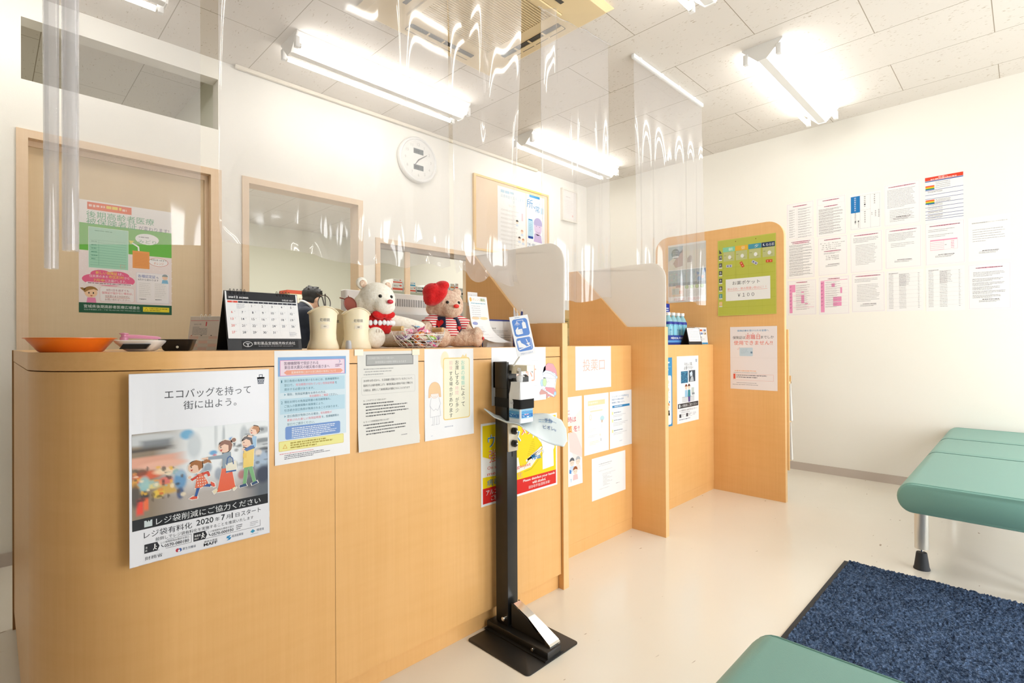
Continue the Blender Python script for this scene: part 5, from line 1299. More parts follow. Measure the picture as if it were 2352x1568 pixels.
for k in range(9): p.rows(40, 200 + k * 38, 250, 2, 9, 4, '#c8c0b8', unit=8.)
for x, y, c in ((250, 290, '#3a3a3c'), (316, 372, '#d8a890'), (280, 440, '#4a3a34'), (330, 452, '#c89070')):
    p.ell(x, y, 16, 18, '#f4dcc8', 3); p.poly(arcpts(x, y - 3, 17, 17, 180, 360), c, 4); p.poly([(x - 14, y + 18), (x + 14, y + 18), (x + 18, y + 40), (x - 18, y + 40)], '#d4dce8', 3)
p.rect(310, 200, 20, 70, '#ecc8d0', 2)
p.build('poster', (3.222, BY, 2.437), label='pale poster with small drawn heads, left one on the pin board', cat='poster', group='posters on the pin board')
p = Paper(258, 576, '#f2f5f8', gloss=True)
p.rect(40, 0, 150, 24, '#2f8ec4', 2); p.text('所、', 8, 44, 118, 84, '#2a84c0', .03); p.text('ショ', 130, 44, 62, 34, '#8fb4cc', 0); p.text('常', 126, 90, 62, 66, '#3f90c4', .02); p.rect(204, 100, 40, 60, '#bcd6e8', 2)
p.ell(162, 300, 56, 78, '#dcc8e4', 2); p.poly(arcpts(162, 262, 60, 56, 160, 380), '#b8b0d8', 3); p.poly([(112, 360), (206, 372), (220, 446), (100, 440)], '#c8b4dc', 2); p.ell(140, 288, 6, 3, '#6a6284', 4, 10); p.ell(184, 292, 6, 3, '#6a6284', 4, 10); p.line([(136, 340), (160, 352), (186, 344)], 3, '#7a6a94', 4)
p.rrect(20, 240, 74, 180, 16, '#b8d8ea', 3); p.rect(26, 234, 56, 10, '#2f8ec4', 4); p.rect(22, 396, 70, 22, '#2448a0', 4); p.rows(36, 280, 42, 5, 16, 4, '#7fb0cc', 4)
p.text('下痢・嘔吐・', 8, 462, 130, 26, '#5a6a8a', .01); p.text('発熱を伴う', 8, 494, 140, 28, '#5a6a8a', .01); p.text('脱水症に', 8, 530, 110, 28, '#5a6a8a', .01); p.text('OS', 176, 500, 56, 44, '#4a5a80', .02); p.rows(176, 466, 62, 1, 5, 9, '#8a94a8', unit=8.)
p.build('poster', (3.600, BY, 2.438), label='blue lettered poster with a smiling grey-haired woman, right one on the pin board', cat='poster', group='posters on the pin board')
# framed certificate near the corner and a notice lower down
t = empty('picture_frame', (4.25, YB - .015, 2.44), 0, 'white framed certificate on the back wall near the right corner', 'frame')
g = G(); FW = mat('cream_frame', (.82, .77, .68), .5)
g.box(-.125, -.016, -.165, .125, .0145, -.150, FW); g.box(-.125, -.016, .150, .125, .0145, .165, FW); g.box(-.125, -.016, -.150, -.110, .0145, .150, FW); g.box(.110, -.016, -.150, .125, .0145, .150, FW)
g.build('frame', FW, t, smooth=0)
p = Paper(220, 300, '#f3eeea'); p.frame(8, 8, 204, 284, 2, '#ead8d4', 1); p.rows(50, 60, 120, 1, 5, 9, '#cfc4c4', unit=16.); p.rows(40, 100, 140, 9, 16, 3, '#d8cfce', unit=8.); p.ell(160, 250, 12, 12, '#eab8b4', 2)
o = p.build('certificate', (-.11, -.004, .15), parent=t)
p = Paper(300, 520, '#f5f4f2'); p.rect(10, 8, 280, 250, '#e4dde6', 1); p.ell(150, 130, 90, 80, '#cdd6e0', 2); p.rect(10, 220, 280, 36, '#cfe4d4', 3); p.rows(30, 300, 230, 6, 20, 4, '#c0c0c0', unit=8.); p.rows(30, 440, 200, 3, 18, 4, '#a8a8a8', unit=8.)
p.build('poster', (3.93, YB - .0002, 1.86), label='pale poster low on the back wall, seen between the two frosted panes', cat='poster')
# ---------------------------------------------------------------- things on the long counter
def part(g, name, m, e, smooth=35): return g.build(name, m, e, smooth=smooth)
# orange coin dish
ORG = mat('orange_plastic', (.90, .20, .012), .3)
g = G()
g.lathe([(.0, .0015), (.054, .0015), (.056, 0), (.060, .002), (.0815, .0305), (.086, .0315), (.086, .0330), (.081, .0330), (.058, .0055), (.0, .0055)], (.142, 1.60, CT), 56, ORG, cap=False)
tag(g.build('coin_dish', ORG, smooth=30), 'round orange plastic coin dish at the left end of the counter', 'dish')
# white reader, black tray and pink stylus
def rr_box(g, x0, y0, x1, y1, r, levels, m):
    """stack of rounded rectangles: levels [(z, grow)...]"""
    pts0 = []
    for cx, cy, a in ((x1 - r, y0 + r, -90), (x1 - r, y1 - r, 0), (x0 + r, y1 - r, 90), (x0 + r, y0 + r, 180)):
        pts0 += [(cx, cy, math.cos(R(a + 15 * k)), math.sin(R(a + 15 * k))) for k in range(7)]
    n = len(pts0); vs = []
    for z, gr in levels: vs += [(cx + ca * max(r + gr, .0005) , cy + sa * max(r + gr, .0005), z) for cx, cy, ca, sa in pts0]
    fs = []
    for j in range(len(levels) - 1):
        for i in range(n): fs.append((j * n + i, j * n + (i + 1) % n, (j + 1) * n + (i + 1) % n, (j + 1) * n + i))
    fs.append(tuple(range(n))[::-1]); fs.append(tuple(range((len(levels) - 1) * n, len(levels) * n)))
    return g.add(vs, fs, m)
t = empty('card_reader', (.271, 1.565, CT), R(-28), 'small white device with a dark window beside the orange coin dish', 'device')
g = G(); rr_box(g, -.042, -.04, .042, .04, .022, [(0, -.020), (.004, -.012), (.022, .006), (.026, .008), (.0275, .004)], WPL); part(g, 'shell', WPL, t)
g = G(); g.prism([(-.030 + .0, .006), (.024, .006), (.034, .018), (-.022, .018)], -.0462, -.0385, 'Y', BLKPL); part(g, 'window', BLKPL, t)
t = empty('coin_tray', (.356, 1.590, CT), R(-20), 'small black tray between the white device and the calendars', 'tray')
g = G(); rr_box(g, -.034, -.04, .034, .04, .012, [(0, -.008), (.003, -.004), (.026, .004), (.029, .006), (.030, .005), (.029, .002), (.008, -.006)], BLKPL); part(g, 'tray_body', BLKPL, t)
g = G(); g.lathe([(.0, 0), (.0032, 0), (.0032, .0015), (.0, .0015)], (.004, -.0436, .010), 12, STEEL, Matrix.Rotation(R(90), 4, 'X'), cap=False); part(g, 'stud', STEEL, t)
t = empty('pink_stylus', (.266, 1.558, CT + .0278), R(-10), 'pink plastic stylus lying on the white device', 'stylus')
PKP = mat('pink_plastic', (.90, .36, .52), .25, Transmission_Weight=.35)
g = G(); g.tube([(-.034, 0, .009), (0, 0, .008), (.036, 0, .0055), (.044, 0, .0045)], [.0052, .005, .0042, .002], 10, PKP); part(g, 'barrel', PKP, t)
g = G(); g.lathe([(.0085, 0), (.0085, .006), (.006, .009), (.006, .013), (.0095, .0145), (.0095, .0165), (.003, .018)], (-.030, 0, 0), 16, PKP); part(g, 'cap', PKP, t)
# tent calendars
def tent(name, loc, rz, w_, h_, d_, lean, sheet, page_h, board, label, rings, ringc, group=None):
    """desk calendar: two leaning boards, ring binding and a printed page; local x along the face, -y to the viewer"""
    t = empty(name, loc, rz, label, 'calendar', group)
    th = .0022
    top = Vector((0, -d_ / 2 + lean, h_))
    def board_g(y0, m):
        g = G(); d = (top - Vector((0, y0, 0)))
        n = Vector((0, -d.z, d.y)).normalized() * th
        if y0 > 0: n = -n
        for s0, s1 in ((0, 1),):
            a = Vector((0, y0, 0)); b = top
            vs = []
            for x in (-w_ / 2, w_ / 2):
                for q in (a, b, b - n, a - n): vs.append((x, q.y, q.z))
            g.add(vs, [(0, 1, 2, 3), (7, 6, 5, 4), (0, 4, 5, 1), (1, 5, 6, 2), (2, 6, 7, 3), (3, 7, 4, 0)], m)
        return g
    part(board_g(-d_ / 2, board), 'front_board', board, t, 0); part(board_g(d_ / 2, board), 'back_board', board, t, 0)
    g = G(); g.box(-w_ / 2, -d_ / 2, .0, w_ / 2, d_ / 2, .0018, board); part(g, 'base_board', board, t, 0)
    for x in rings:
        g = G(); g.tube([(x, top.y + .0058 * math.cos(q), top.z - .002 + .0075 * math.sin(q)) for q in [2 * PI * k / 14 for k in range(14)]], .0007, 5, ringc, True); part(g, 'ring', ringc, t)
    d = (top - Vector((0, -d_ / 2, 0))); L = d.length; ang = math.atan2(d.y, d.z)
    o = sheet.build('page', (-w_ / 2 + (w_ - sheet.w * .001) / 2, 0, 0), bend=page_h, parent=t)
    o.rotation_euler = (-ang, 0, 0)
    q = top - d.normalized() * .0015
    o.location = (-sheet.w * .0005, q.y - .0006, q.z)
    return t
p = Paper(192, 131, '#fafbfd', .2, gloss=True); p.cell = 14
p.rect(4, 0, 184, 24, '#2b2d33'); p.text('2020', 8, 14, 13, 5, '#f2f2f4', .03); p.text('12', 23, 12.5, 9, 6.6, '#f2f2f4', .03); p.text('DECEMBER', 35, 14.5, 24, 4.6, '#f2f2f4', .03); p.text('令和2年', 148, 15.5, 19, 5.6, '#f2f2f4', .02); p.rows(169, 16.5, 14, 2, 2.6, 1.6, '#d8d8dc', 3, unit=1.4)
for i in range(7):
    x = 5 + i * 26.3; p.rect(x, 26.5, 25.2, 5, '#ee5442' if i == 0 else '#343846', 2); p.text('日月火水木金土'[i], x + 11, 27.2, 3.6, 3.6, '#f4f4f4', .01, 3)
    for j in range(5):
        n = j * 7 + i - 1
        y = 36 + j * 18.6
        if 1 <= n <= 31:
            s_ = str(n); p.text(s_, x + (5 if n > 9 else 7), y, 8.4 if n > 9 else 3.9, 6.4, '#f06a5e' if i == 0 else '#2c3a66' if n == 25 else '#3c4258', .006, 3, keep=True)
            p.rows(x + 15, y + .4, 4.4, 1, 2, 1., '#b0b4bc', 2, unit=2.)
    if i: p.rect(x - .9, 33, .3, 92, '#dfe2e8', 1)
for j in range(1, 5): p.rect(5, 33 + j * 18.6, 183, .3, '#dfe2e8', 1)
p.rows(27, 35, 22, 5, 2.8, 1.1, '#b4b8c4', 2, unit=1.6); p.rows(160, 112, 22, 5, 2.8, 1.1, '#b4b8c4', 2, unit=1.6)
rings = [-.082 + .009 * k for k in range(5)] + [.040 + .0085 * k for k in range(5)]
CBD = mat('black_card', (.014, .015, .018), .45)
tc = tent('desk_calendar', (.5420, 1.533, CT), 0, .195, .160, .100, .035, p, lambda u, v: .6 + 3. * v * v, CBD, 'black desk calendar showing December 2020 in the middle of the counter', rings, BLKPL)
p = Paper(150, 22, '#17191e', .15)
p.ell(14, 10, 12, 7.4, '#e8eaee', 1); p.ell(14, 10, 10.6, 6, '#17191e', 2); p.poly([(8, 7.5), (20, 7.5), (17, 10), (15.4, 10), (15, 15.6), (13, 15.6), (12.6, 10), (11, 10)], '#e8eaee', 3); p.text('TOWA', 8.5, 8.2, 11, 2.2, '#17191e', .01, 4)
p.text('東和薬品宮城販売株式会社', 29, 3, 112, 9, '#e8eaee', .02); p.text('TEL 022-232-9255  FAX 022-232-9259  www.towayaku.jp', 40, 14.5, 94, 2.8, '#c8ccd4', .006)
o = p.build('maker_strip', (-.062, -.0503, .0250), parent=tc); o.rotation_euler = (-math.atan2(.035, .16), 0, 0); o.location = (-.062, -.05 + .026 * .035 / .16 - .0008, .026)
p = Paper(84, 96, '#f6f0ea', .2); p.cell = 14
p.rect(2, 11, 80, 1.2, '#e86a70', 2); p.text('2021年', 12, 20, 22, 5, '#a0a0a4', 0); p.text('1', 46, 15, 7, 13, '#e23a4c', .03, keep=True); p.rows(10, 30, 30, 1, 3, 2, '#b0b0b4', unit=2.)
for j in range(6): p.rows(10, 34 + j * 3.6, 42, 1, 3, 1.8, '#a8a8ae', unit=1.6, last=1.)
for j in range(4):
    for i in range(3): p.rect(4 + i * 27, 58 + j * 10 + (3 if j else 0), 25, 8 - (3 if j else 0) * 0, '#f6dcd4' if (i + j) % 2 == 0 else '#efece6', 2)
    p.rect(3, 60 + j * 10, 78, .5, '#c8b8b0', 3)
for i in range(3): p.ell(9 + i * 28, 56, 2.4, 1.4, '#d88a80' if i == 0 else '#6a6a70', 3, 10)
tent('desk_calendar', (.456, 1.705, CT), R(-44), .086, .098, .062, .022, p, lambda u, v: .4, mat('white_card', (.84, .82, .78), .6), 'small white desk calendar for January 2021, half behind the black calendar', [-.012 + .012 * k for k in range(3)], WPL)
# cups for reading glasses
CUP = mat('cream_plastic', (.93, .84, .62), .35, Subsurface_Weight=.15, Subsurface_Radius=(.02, .015, .008))
def make_cup(label, l2, loc, rz):
    t = empty('glasses_cup', loc, rz, label, 'cup', 'cream cups for reading glasses')
    prof = [(.0, .046, .0), (.001, .0465, .0), (.006, .0465, 0), (.016, .043, 0), (.030, .0385, 0), (.050, .0375, 0), (.085, .0395, 0), (.104, .0405, 1), (.108, .0415, 1), (.1095, .0455, 1), (.1115, .0455, 1), (.1118, .0405, 1), (.100, .0375, 1), (.012, .035, 0), (.010, .001, 0)]
    n = 56; vs = []; fs = []
    for z, r, k in prof:
        for i in range(n):
            a = 2 * PI * i / n
            lift = .020 * (math.sin(a) ** 2) - .002 if k else 0
            vs.append((r * math.cos(a), r * .80 * math.sin(a), z + lift * (1 if k else 0)))
    for j in range(len(prof) - 1):
        for i in range(n): fs.append((j * n + i, j * n + (i + 1) % n, (j + 1) * n + (i + 1) % n, (j + 1) * n + i))
    fs.append(tuple(range(n))[::-1])
    g = G(); g.add(vs, fs, CUP); part(g, 'cup_body', CUP, t, 40)
    def wrap(x, y, d): a = x / 41.; rr = 37.6 - d; zz = y; return (rr * 1.045 * math.sin(a), -rr * .80 * 1.045 * math.cos(a), -zz)
    for s_, w_, h_, zt, tw in (('老眼鏡', 42, 13, 95, 30),) + (((l2, 25, 12, 74, 7.5),) if l2 else ()):
        p = Paper(w_, h_, '#fbf3e0', .15); p.cell = 4; th_ = 9.4 if len(s_) > 1 else 4.6
        p.text(s_, (w_ - tw) / 2, (h_ - th_) / 2, tw, th_, '#3c4452', .03)
        p.g.v = [(v[0] - w_ / 2, v[1], v[2]) for v in p.g.v]
        o = p.build('label_sticker', (0, 0, zt * .001), warp=wrap, parent=t)
    return t
make_cup('cream cup labelled for medium reading glasses, right of the black calendar', '中', (.7205, 1.520, CT), R(-16))
make_cup('cream cup half hidden between the two front cups', '', (.795, 1.602, CT), R(-22))
make_cup('cream cup labelled for weak reading glasses, beside the white bear', '弱', (.8300, 1.520, CT), R(-16))
LENS = mat('clear_lens', (.95, .95, .95), .03, Transmission_Weight=.9, IOR=1.2)
def make_glasses(loc, rot, m, label, lens=LENS):
    t = empty('reading_glasses', loc, 0, label, 'glasses'); t.rotation_euler = rot
    for s in (-1, 1):
        pts = [(s * .032 + .024 * math.cos(q), 0, .018 * math.sin(q)) for q in [2 * PI * k / 24 for k in range(24)]]
        g = G(); g.tube(pts, .0014, 6, m, True); rim = part(g, 'rim', m, t)
        g = G(); g.add(pts, [tuple(range(24))], lens); part(g, 'lens', lens, rim, 0)
        g = G(); g.tube([(s * .058, 0, .006), (s * .060, .006, .006), (s * .052, .010 + .004 * s, .004), (-s * .010, .012 + .004 * s, -.002), (-s * .052, .012 + .004 * s, -.006), (-s * .066, .012 + .004 * s, -.022)], [.0016, .0016, .0018, .0018, .0022, .0018], 6, m); part(g, 'temple', m, t)
    g = G(); g.tube([(-.0085, 0, .004), (0, -.002, .008), (.0085, 0, .004)], .0013, 6, m); part(g, 'bridge', m, t)
    return t
BRN = mat('dark_brown_frame', (.045, .025, .018), .3)
make_glasses((.729, 1.520, CT + .1085), (R(8), R(82), R(-30)), BRN, 'dark brown reading glasses standing in the medium cup')
make_glasses((.826, 1.520, CT + .112), (R(10), R(64), R(-25)), mat('red_brown_frame', (.26, .075, .05), .3), 'red-brown reading glasses standing in the weak cup', mat('red_lens', (.42, .12, .09), .2))
g = G(); g.lathe([(.0095, 0), (.0095, .004), (.0085, .020), (.006, .026), (.0, .0265)], (.7795, 1.475, CT), 20, mat('grey_plastic', (.50, .53, .57), .4), cap=True)
tag(g.build('bottle_stopper', None), 'small grey plastic stopper between the two front cups', 'stopper')
# ---------------------------------------------------------------- plush bears
FURW = fuzzy('white_plush', (.86, .80, .68), (.96, .93, .84), 130, .5, .004)
FURP = fuzzy('pink_plush', (.72, .44, .30), (.98, .78, .61), 75, 1., .010)
REDF = fuzzy('red_felt', (.52, .010, .012), (.70, .022, .022), 160, .4, .002)
NAVY = fuzzy('navy_felt', (.010, .014, .035), (.020, .026, .06), 160, .3, .002)
EYE = mat('black_bead', (.008, .006, .005), .08)
RNOSE = mat('red_nose', (.62, .02, .045), .45)
def striped():
    m = bpy.data.materials.new('red_white_stripes'); nt, b = nodes_of(m)
    n = tex(nt, 'ShaderNodeTexWave', 1., mapscale=(6, 6, 34)); n.bands_direction = 'Z'
    n.inputs['Distortion'].default_value = .5
    nt.links.new(ramp(nt, n.outputs[0], [(.46, (.62, .02, .03)), (.54, (.88, .84, .80))]), b.inputs['Base Color']); b.inputs['Roughness'].default_value = .9
    return m
STR = striped()
def bear_face(head, hc, hr, eyes, nose, ear, fur, nosem, ears):
    for s in (-1, 1):
        d = Vector((s * eyes[0], -1, eyes[1])).normalized()
        q = Vector(hc) + Vector((d.x * hr[0], d.y * hr[1], d.z * hr[2])) * .97
        G().ell(q, (.0062, .0062, .0062), EYE).build('eye', EYE, head)
    G().ell((hc[0], hc[1] - hr[1] - .021, hc[2] - .010), (.0115, .007, .0075), nosem).build('nose', nosem, head)
def shell(name, c, r, z0, z1, m, parent, cut=None, grow=0.):
    """cloth over an ellipsoid between two heights"""
    g = G(); n, k = 40, 14; vs = []; fs = []
    for j in range(k + 1):
        z = z0 + (z1 - z0) * j / k; q = max(0, 1 - ((z - c[2]) / r[2]) ** 2) ** .5
        for i in range(n):
            a = 2 * PI * i / n; w_ = 1 + .02 * math.sin(5 * a + 3 * j)
            vs.append((c[0] + r[0] * q * w_ * math.cos(a), c[1] + r[1] * q * w_ * math.sin(a), z))
    for j in range(k):
        for i in range(n):
            if cut and cut(2 * PI * (i + .5) / n, (j + .5) / k): continue
            fs.append((j * n + i, j * n + (i + 1) % n, (j + 1) * n + (i + 1) % n, (j + 1) * n + i))
    g.add(vs, fs, m)
    o = g.build(name, m, parent, smooth=60)
    return evaluated(o, [('SOLIDIFY', dict(thickness=.0025, offset=1))])
def white_bear():
    t = empty('teddy_bear', (.945, 1.605, CT), R(2), 'cream white plush bear in a red shirt, sitting between the cups and the basket', 'plush toy')
    blob('body', [('e', (0, 0, .066), (.058, .050, .066)), ('t', [(.046, -.004, .098), (.095, -.03, .088), (.158, -.046, .074)], [.025, .0245, .023]), ('t', [(-.046, -.004, .098), (-.075, -.03, .075), (-.070, -.055, .055)], [.024, .022, .020]),
                  ('t', [(-.036, -.02, .034), (-.052, -.075, .032)], [.032, .030]), ('e', (-.054, -.092, .036), (.035, .022, .036)), ('t', [(.036, -.02, .034), (.062, -.065, .032)], [.032, .030]), ('e', (.068, -.080, .036), (.034, .022, .036))], .0045, FURW, t, 8)
    hc, hr = (.002, -.012, .166), (.066, .060, .062)
    h = blob('head', [('e', hc, hr), ('e', (hc[0], hc[1] - .046, hc[2] - .022), (.040, .030, .031)), ('e', (-.05, .002, .155), (.024, .03, .028)), ('e', (.052, .002, .155), (.024, .03, .028))], .0042, FURW, t, 8)
    for s in (-1, 1):
        e = blob('ear', [('e', (s * .049, .0, .221), (.022, .012, .022))], .004, FURW, h, 3)
        G().ell((s * .049, -.010, .219), (.013, .004, .013), FURP).build('ear_lining', FURP, e)
    bear_face(h, hc, hr, (.36, .16), None, None, FURW, RNOSE, None)
    shell('shirt', (0, 0, .070), (.0635, .056, .070), .050, .117, REDF, t)
    o = blob('bow', [('e', (-.022, -.058, .112), (.024, .010, .013), (0, .3, 0)), ('e', (.022, -.058, .112), (.024, .010, .013), (0, -.3, 0)), ('e', (0, -.061, .111), (.008, .009, .008))], .003, REDF, t, 3)
    LACE = mat('white_lace', (.88, .90, .92), .6)
    for i in range(11):
        a = R(-158 + 136 * i / 10)
        G().ell((.066 * math.cos(a), .060 * math.sin(a), .086 + .0015 * (i % 2)), (.0085, .0045, .0095), LACE, sub=2).build('lace_puff', LACE, t)
    g = G()
    for dx in (-.010, 0, .010): g.tube([(-.054 + dx, -.1125, .052), (-.054 + dx * 1.1, -.1125, .062)], .0008, 5, mat('stitch', (.35, .22, .14), .8)); 
    part(g, 'toe_stitching', None, t)
    return t
white_bear()
def pink_bear():
    t = empty('teddy_bear', (1.246, 1.602, CT), R(-12), 'fluffy pink plush bear in a red beret, striped shirt and navy vest', 'plush toy')
    blob('body', [('e', (0, 0, .064), (.058, .050, .064)), ('t', [(-.045, -.004, .100), (-.085, -.028, .080), (-.112, -.055, .058)], [.026, .024, .021]), ('t', [(.045, -.004, .100), (.078, -.020, .078), (.088, -.04, .055)], [.026, .024, .021]),
                  ('t', [(.036, -.02, .034), (.090, -.060, .034)], [.034, .030]), ('e', (.104, -.072, .040), (.030, .024, .040), (0, 0, R(35))), ('t', [(-.036, -.02, .034), (-.050, -.07, .034)], [.034, .032]), ('e', (-.052, -.088, .038), (.034, .024, .038))], .0045, FURP, t, 6)
    hc, hr = (.004, -.016, .164), (.065, .058, .058)
    h = blob('head', [('e', hc, hr), ('e', (hc[0], hc[1] - .045, hc[2] - .022), (.038, .030, .030)), ('e', (-.05, 0, .15), (.024, .03, .028)), ('e', (.052, 0, .15), (.026, .03, .028))], .0042, FURP, t, 5)
    for s in (-1, 1): blob('ear', [('e', (hc[0] + s * .050, .0, .212), (.021, .013, .021))], .004, FURP, h, 3)
    bear_face(h, hc, hr, (.40, .10), None, None, FURP, mat('bright_red_nose', (.80, .03, .02), .5), None)
    b = blob('beret', [('e', (-.046, -.028, .198), (.050, .046, .031), (0, R(-46), R(6))), ('e', (-.066, -.028, .212), (.034, .038, .030), (0, R(-30), 0)), ('e', (-.026, -.032, .232), (.030, .034, .021), (0, R(-16), 0)), ('e', (-.076, -.034, .186), (.022, .034, .030))], .004, REDF, t, 5)
    G().ell((-.062, -.050, .232), (.006, .006, .009), REDF, sub=2).build('beret_tip', REDF, b)
    shell('striped_shirt', (0, 0, .068), (.0635, .056, .070), .046, .118, STR, t)
    for s in (-1, 1):
        a = Vector((s * .040, -.003, .103)); c = Vector((s * .084, -.027, .081))
        g = G(); g.tube([a, a.lerp(c, .5) + Vector((0, 0, .002)), c], [.029, .0285, .0285], 20, STR); part(g, 'sleeve', STR, t)
    def open_front(a, v): return R(250) < a < R(290) + .25 * (1 - v)
    shell('vest', (0, 0, .070), (.0675, .060, .071), .050, .116, NAVY, t, open_front)
    def heart(c, s, q):
        g = G(); g.prism([(.5 * s * 16 * math.sin(k) ** 3 / 16, .5 * s * (13 * math.cos(k) - 5 * math.cos(2 * k) - 2 * math.cos(3 * k) - math.cos(4 * k)) / 16) for k in [2 * PI * i / 28 for i in range(28)]], 0, .0016, 'Y', REDF)
        o = part(g, 'heart_patch', REDF, t); o.location = c; o.rotation_euler = q; return o
    heart((-.0455, -.0495, .092), .034, (R(-12), 0, R(-44)))
    heart((.036, -.0575, .074), .020, (R(-4), 0, R(28)))
    o = heart((.1215, -.0925, .034), .016, (0, 0, R(40)))
    p = Paper(40, 16, '#f4c9b0', 0); p.t = .4; p.text('GOOD', 2, 1, 26, 6, '#a8684c', .01); p.text('BOY', 8, 9, 15, 5.4, '#a8684c', .01)
    o = p.build('foot_lettering', (.1045, -.1065, .064), parent=t); o.rotation_euler = (0, 0, R(40)); o['label'] = 'brown embroidered letters'
    return t
pink_bear()
# ---------------------------------------------------------------- wire basket with wrapped candies
BC = (1.022, 1.452)
t = empty('wire_basket', (*BC, CT), R(12), 'white wire basket with wooden handles, full of wrapped candies, in front of the bears', 'basket')
WIRE = mat('white_wire', (.86, .84, .78), .4); CORK = mat('light_wood_handle', (.66, .42, .17), .5)
def bw(a, k): r = .048 + .046 * k ** .6; return (r * math.cos(a), r * .80 * math.sin(a), .0025 + .042 * k ** 1.5)
g = G(); g.tube([bw(2 * PI * i / 48, 1) for i in range(48)], .0016, 6, WIRE, True); part(g, 'rim', WIRE, t)
g = G(); g.tube([bw(2 * PI * i / 40, 0) for i in range(40)], .0014, 6, WIRE, True); part(g, 'foot_ring', WIRE, t)
for i in range(18):
    a = 2 * PI * i / 18
    g = G(); g.tube([bw(a + .22 * math.sin(k * .55), k / 8) for k in range(9)], .0012, 5, WIRE); part(g, 'wire', WIRE, t)
for i in range(4):
    g = G(); g.tube([(.047 * c, .037 * (1 - c * c) ** .5 * s, .003) for c, s in ((-.95, 0), (0, 0), (.95, 0))] if i == 0 else [bw(2 * PI * k / 40, .22 * i) for k in range(40)], .0008, 5, WIRE, i > 0); part(g, 'wire', WIRE, t)
for s in (-1, 1):
    g = G(); x = s * .098
    g.tube([(s * .088, -.030, .040), (x, -.030, .058), (x, -.026, .064), (x, .026, .064), (x, .030, .058), (s * .088, .030, .040)], .0013, 6, WIRE); h = part(g, 'handle_wire', WIRE, t)
    g = G(); g.lathe([(.006, -.023), (.0078, -.022), (.0078, .022), (.006, .023)], (x, 0, .064), 16, CORK, Matrix.Rotation(R(90), 4, 'X')); part(g, 'handle_grip', CORK, h)
def wrapper(name, c1, c2, c3):
    m = bpy.data.materials.new(name); nt, b = nodes_of(m)
    n = tex(nt, 'ShaderNodeTexNoise', 75., Detail=1.)
    nt.links.new(ramp(nt, n.outputs[0], [(.40, c1), (.50, c2), (.62, c3)]), b.inputs['Base Color']); b.inputs['Roughness'].default_value = .25
    return m
KINDS = [('lime green', (.30, .62, .03), (.85, .88, .80), (.12, .42, .02)), ('white and purple', (.86, .84, .88), (.80, .78, .84), (.26, .10, .42)), ('pink', (.90, .35, .50), (.92, .85, .86), (.80, .05, .22)), ('orange', (.90, .30, .02), (.92, .86, .80), (.85, .16, .01)), ('white and blue', (.84, .88, .92), (.80, .86, .88), (.10, .40, .66)), ('cream and red', (.92, .84, .66), (.90, .82, .70), (.70, .06, .04))]
protos = []
for nm, a, b_, c in KINDS:
    m = wrapper('wrapper_' + nm.replace(' ', '_'), a, b_, c)
    g = G(); nu, nv = 12, 8; vs = []; fs = []
    for side in (1, -1):
        for j in range(nv + 1):
            for i in range(nu + 1):
                u, v = i / nu * 2 - 1, j / nv * 2 - 1
                puff = max(0, 1 - (abs(u) / .70) ** 3) ** .6 * (1 - v * v) ** .6 if abs(u) < .7 else 0
                pin_ = .55 + .45 * min(1, abs(abs(u) - .72) / .2) if abs(u) > .55 else 1
                vs.append((.025 * u, .0135 * v * pin_, side * (.0065 * puff + .0002) + (.0012 * math.sin(v * 9 + i) if abs(u) > .72 else 0)))
    k = (nu + 1) * (nv + 1)
    for j in range(nv):
        for i in range(nu):
            q = j * (nu + 1) + i; fs.append((q, q + 1, q + nu + 2, q + nu + 1)); fs.append((k + q, k + q + nu + 1, k + q + nu + 2, k + q + 1))
    g.add(vs, fs, m); o = g.build('candy', m, smooth=50)
    tag(o, nm + ' wrapped candy in the white wire basket', 'candy', 'wrapped candies in the basket'); protos.append(o)
rn = random.Random(31); n = 0
for ring_r, cnt, z in ((.020, 4, .011), (.046, 8, .014), (.010, 3, .026), (.040, 8, .028), (.066, 11, .033), (.018, 4, .042), (.048, 8, .044), (.026, 5, .058), (.0, 1, .066)):
    for i in range(cnt):
        a = 2 * PI * i / cnt + rn.uniform(0, .5); k = n % 6 if n < 6 else rn.randrange(6)
        o = protos[k] if n == k and n < 6 else protos[k].copy()
        if n >= 6: COL.objects.link(o)
        o.location = (BC[0] + ring_r * math.cos(a), BC[1] + .8 * ring_r * math.sin(a), CT + z + rn.uniform(-.002, .002)); o.rotation_euler = (rn.uniform(-.6, .6), rn.uniform(-.5, .5), rn.uniform(0, 6.28)); n += 1
# ---------------------------------------------------------------- paper flyer, clear files, pens
p = Paper(104, 250, '#fafafa', .25); p.cell = 9
p.ell(12, 14, 6, 9, '#f6c06c', 2); p.text('オレンジ薬局', 22, 7, 70, 13, '#e8c88c', .01); p.text('薬局', 66, 7, 26, 13, '#6fae7c', .02, 4); p.rows(12, 28, 80, 1, 5, 3.4, '#6fb4cc', unit=3., last=1.)
for k in range(6): p.rows(12, 40 + k * 9, 80, 1, 5, 2.2, '#b8bcc4', unit=3.)
p.ell(28, 92, 22, 6, '#f8d8b4', 2); p.ell(74, 92, 22, 6, '#f4e0b0', 2); p.ell(22, 114, 15, 7, '#9aa4d8', 2)
for k in range(12): p.rows(12, 128 + k * 7, 80, 1, 5, 2, '#c0c4ca', unit=3.)
p.rect(62, 222, 26, 20, '#f4b4a8', 2); p.rows(20, 222, 36, 3, 7, 2, '#b0b4bc', unit=3.)
def flyer(x, y, d):
    s = y / 250.
    k = max(0, (s - .45) / .55)
    return (x + 130 * k ** 1.6 + 8 * s, d - 34 * s - 24 * k ** 2, -y * (1 - .22 * k * k))
o = p.build('flyer', (1.403, 1.645, CT + .2125), warp=flyer, label='long white pharmacy flyer curling forward beside the pink bear', cat='flyer')
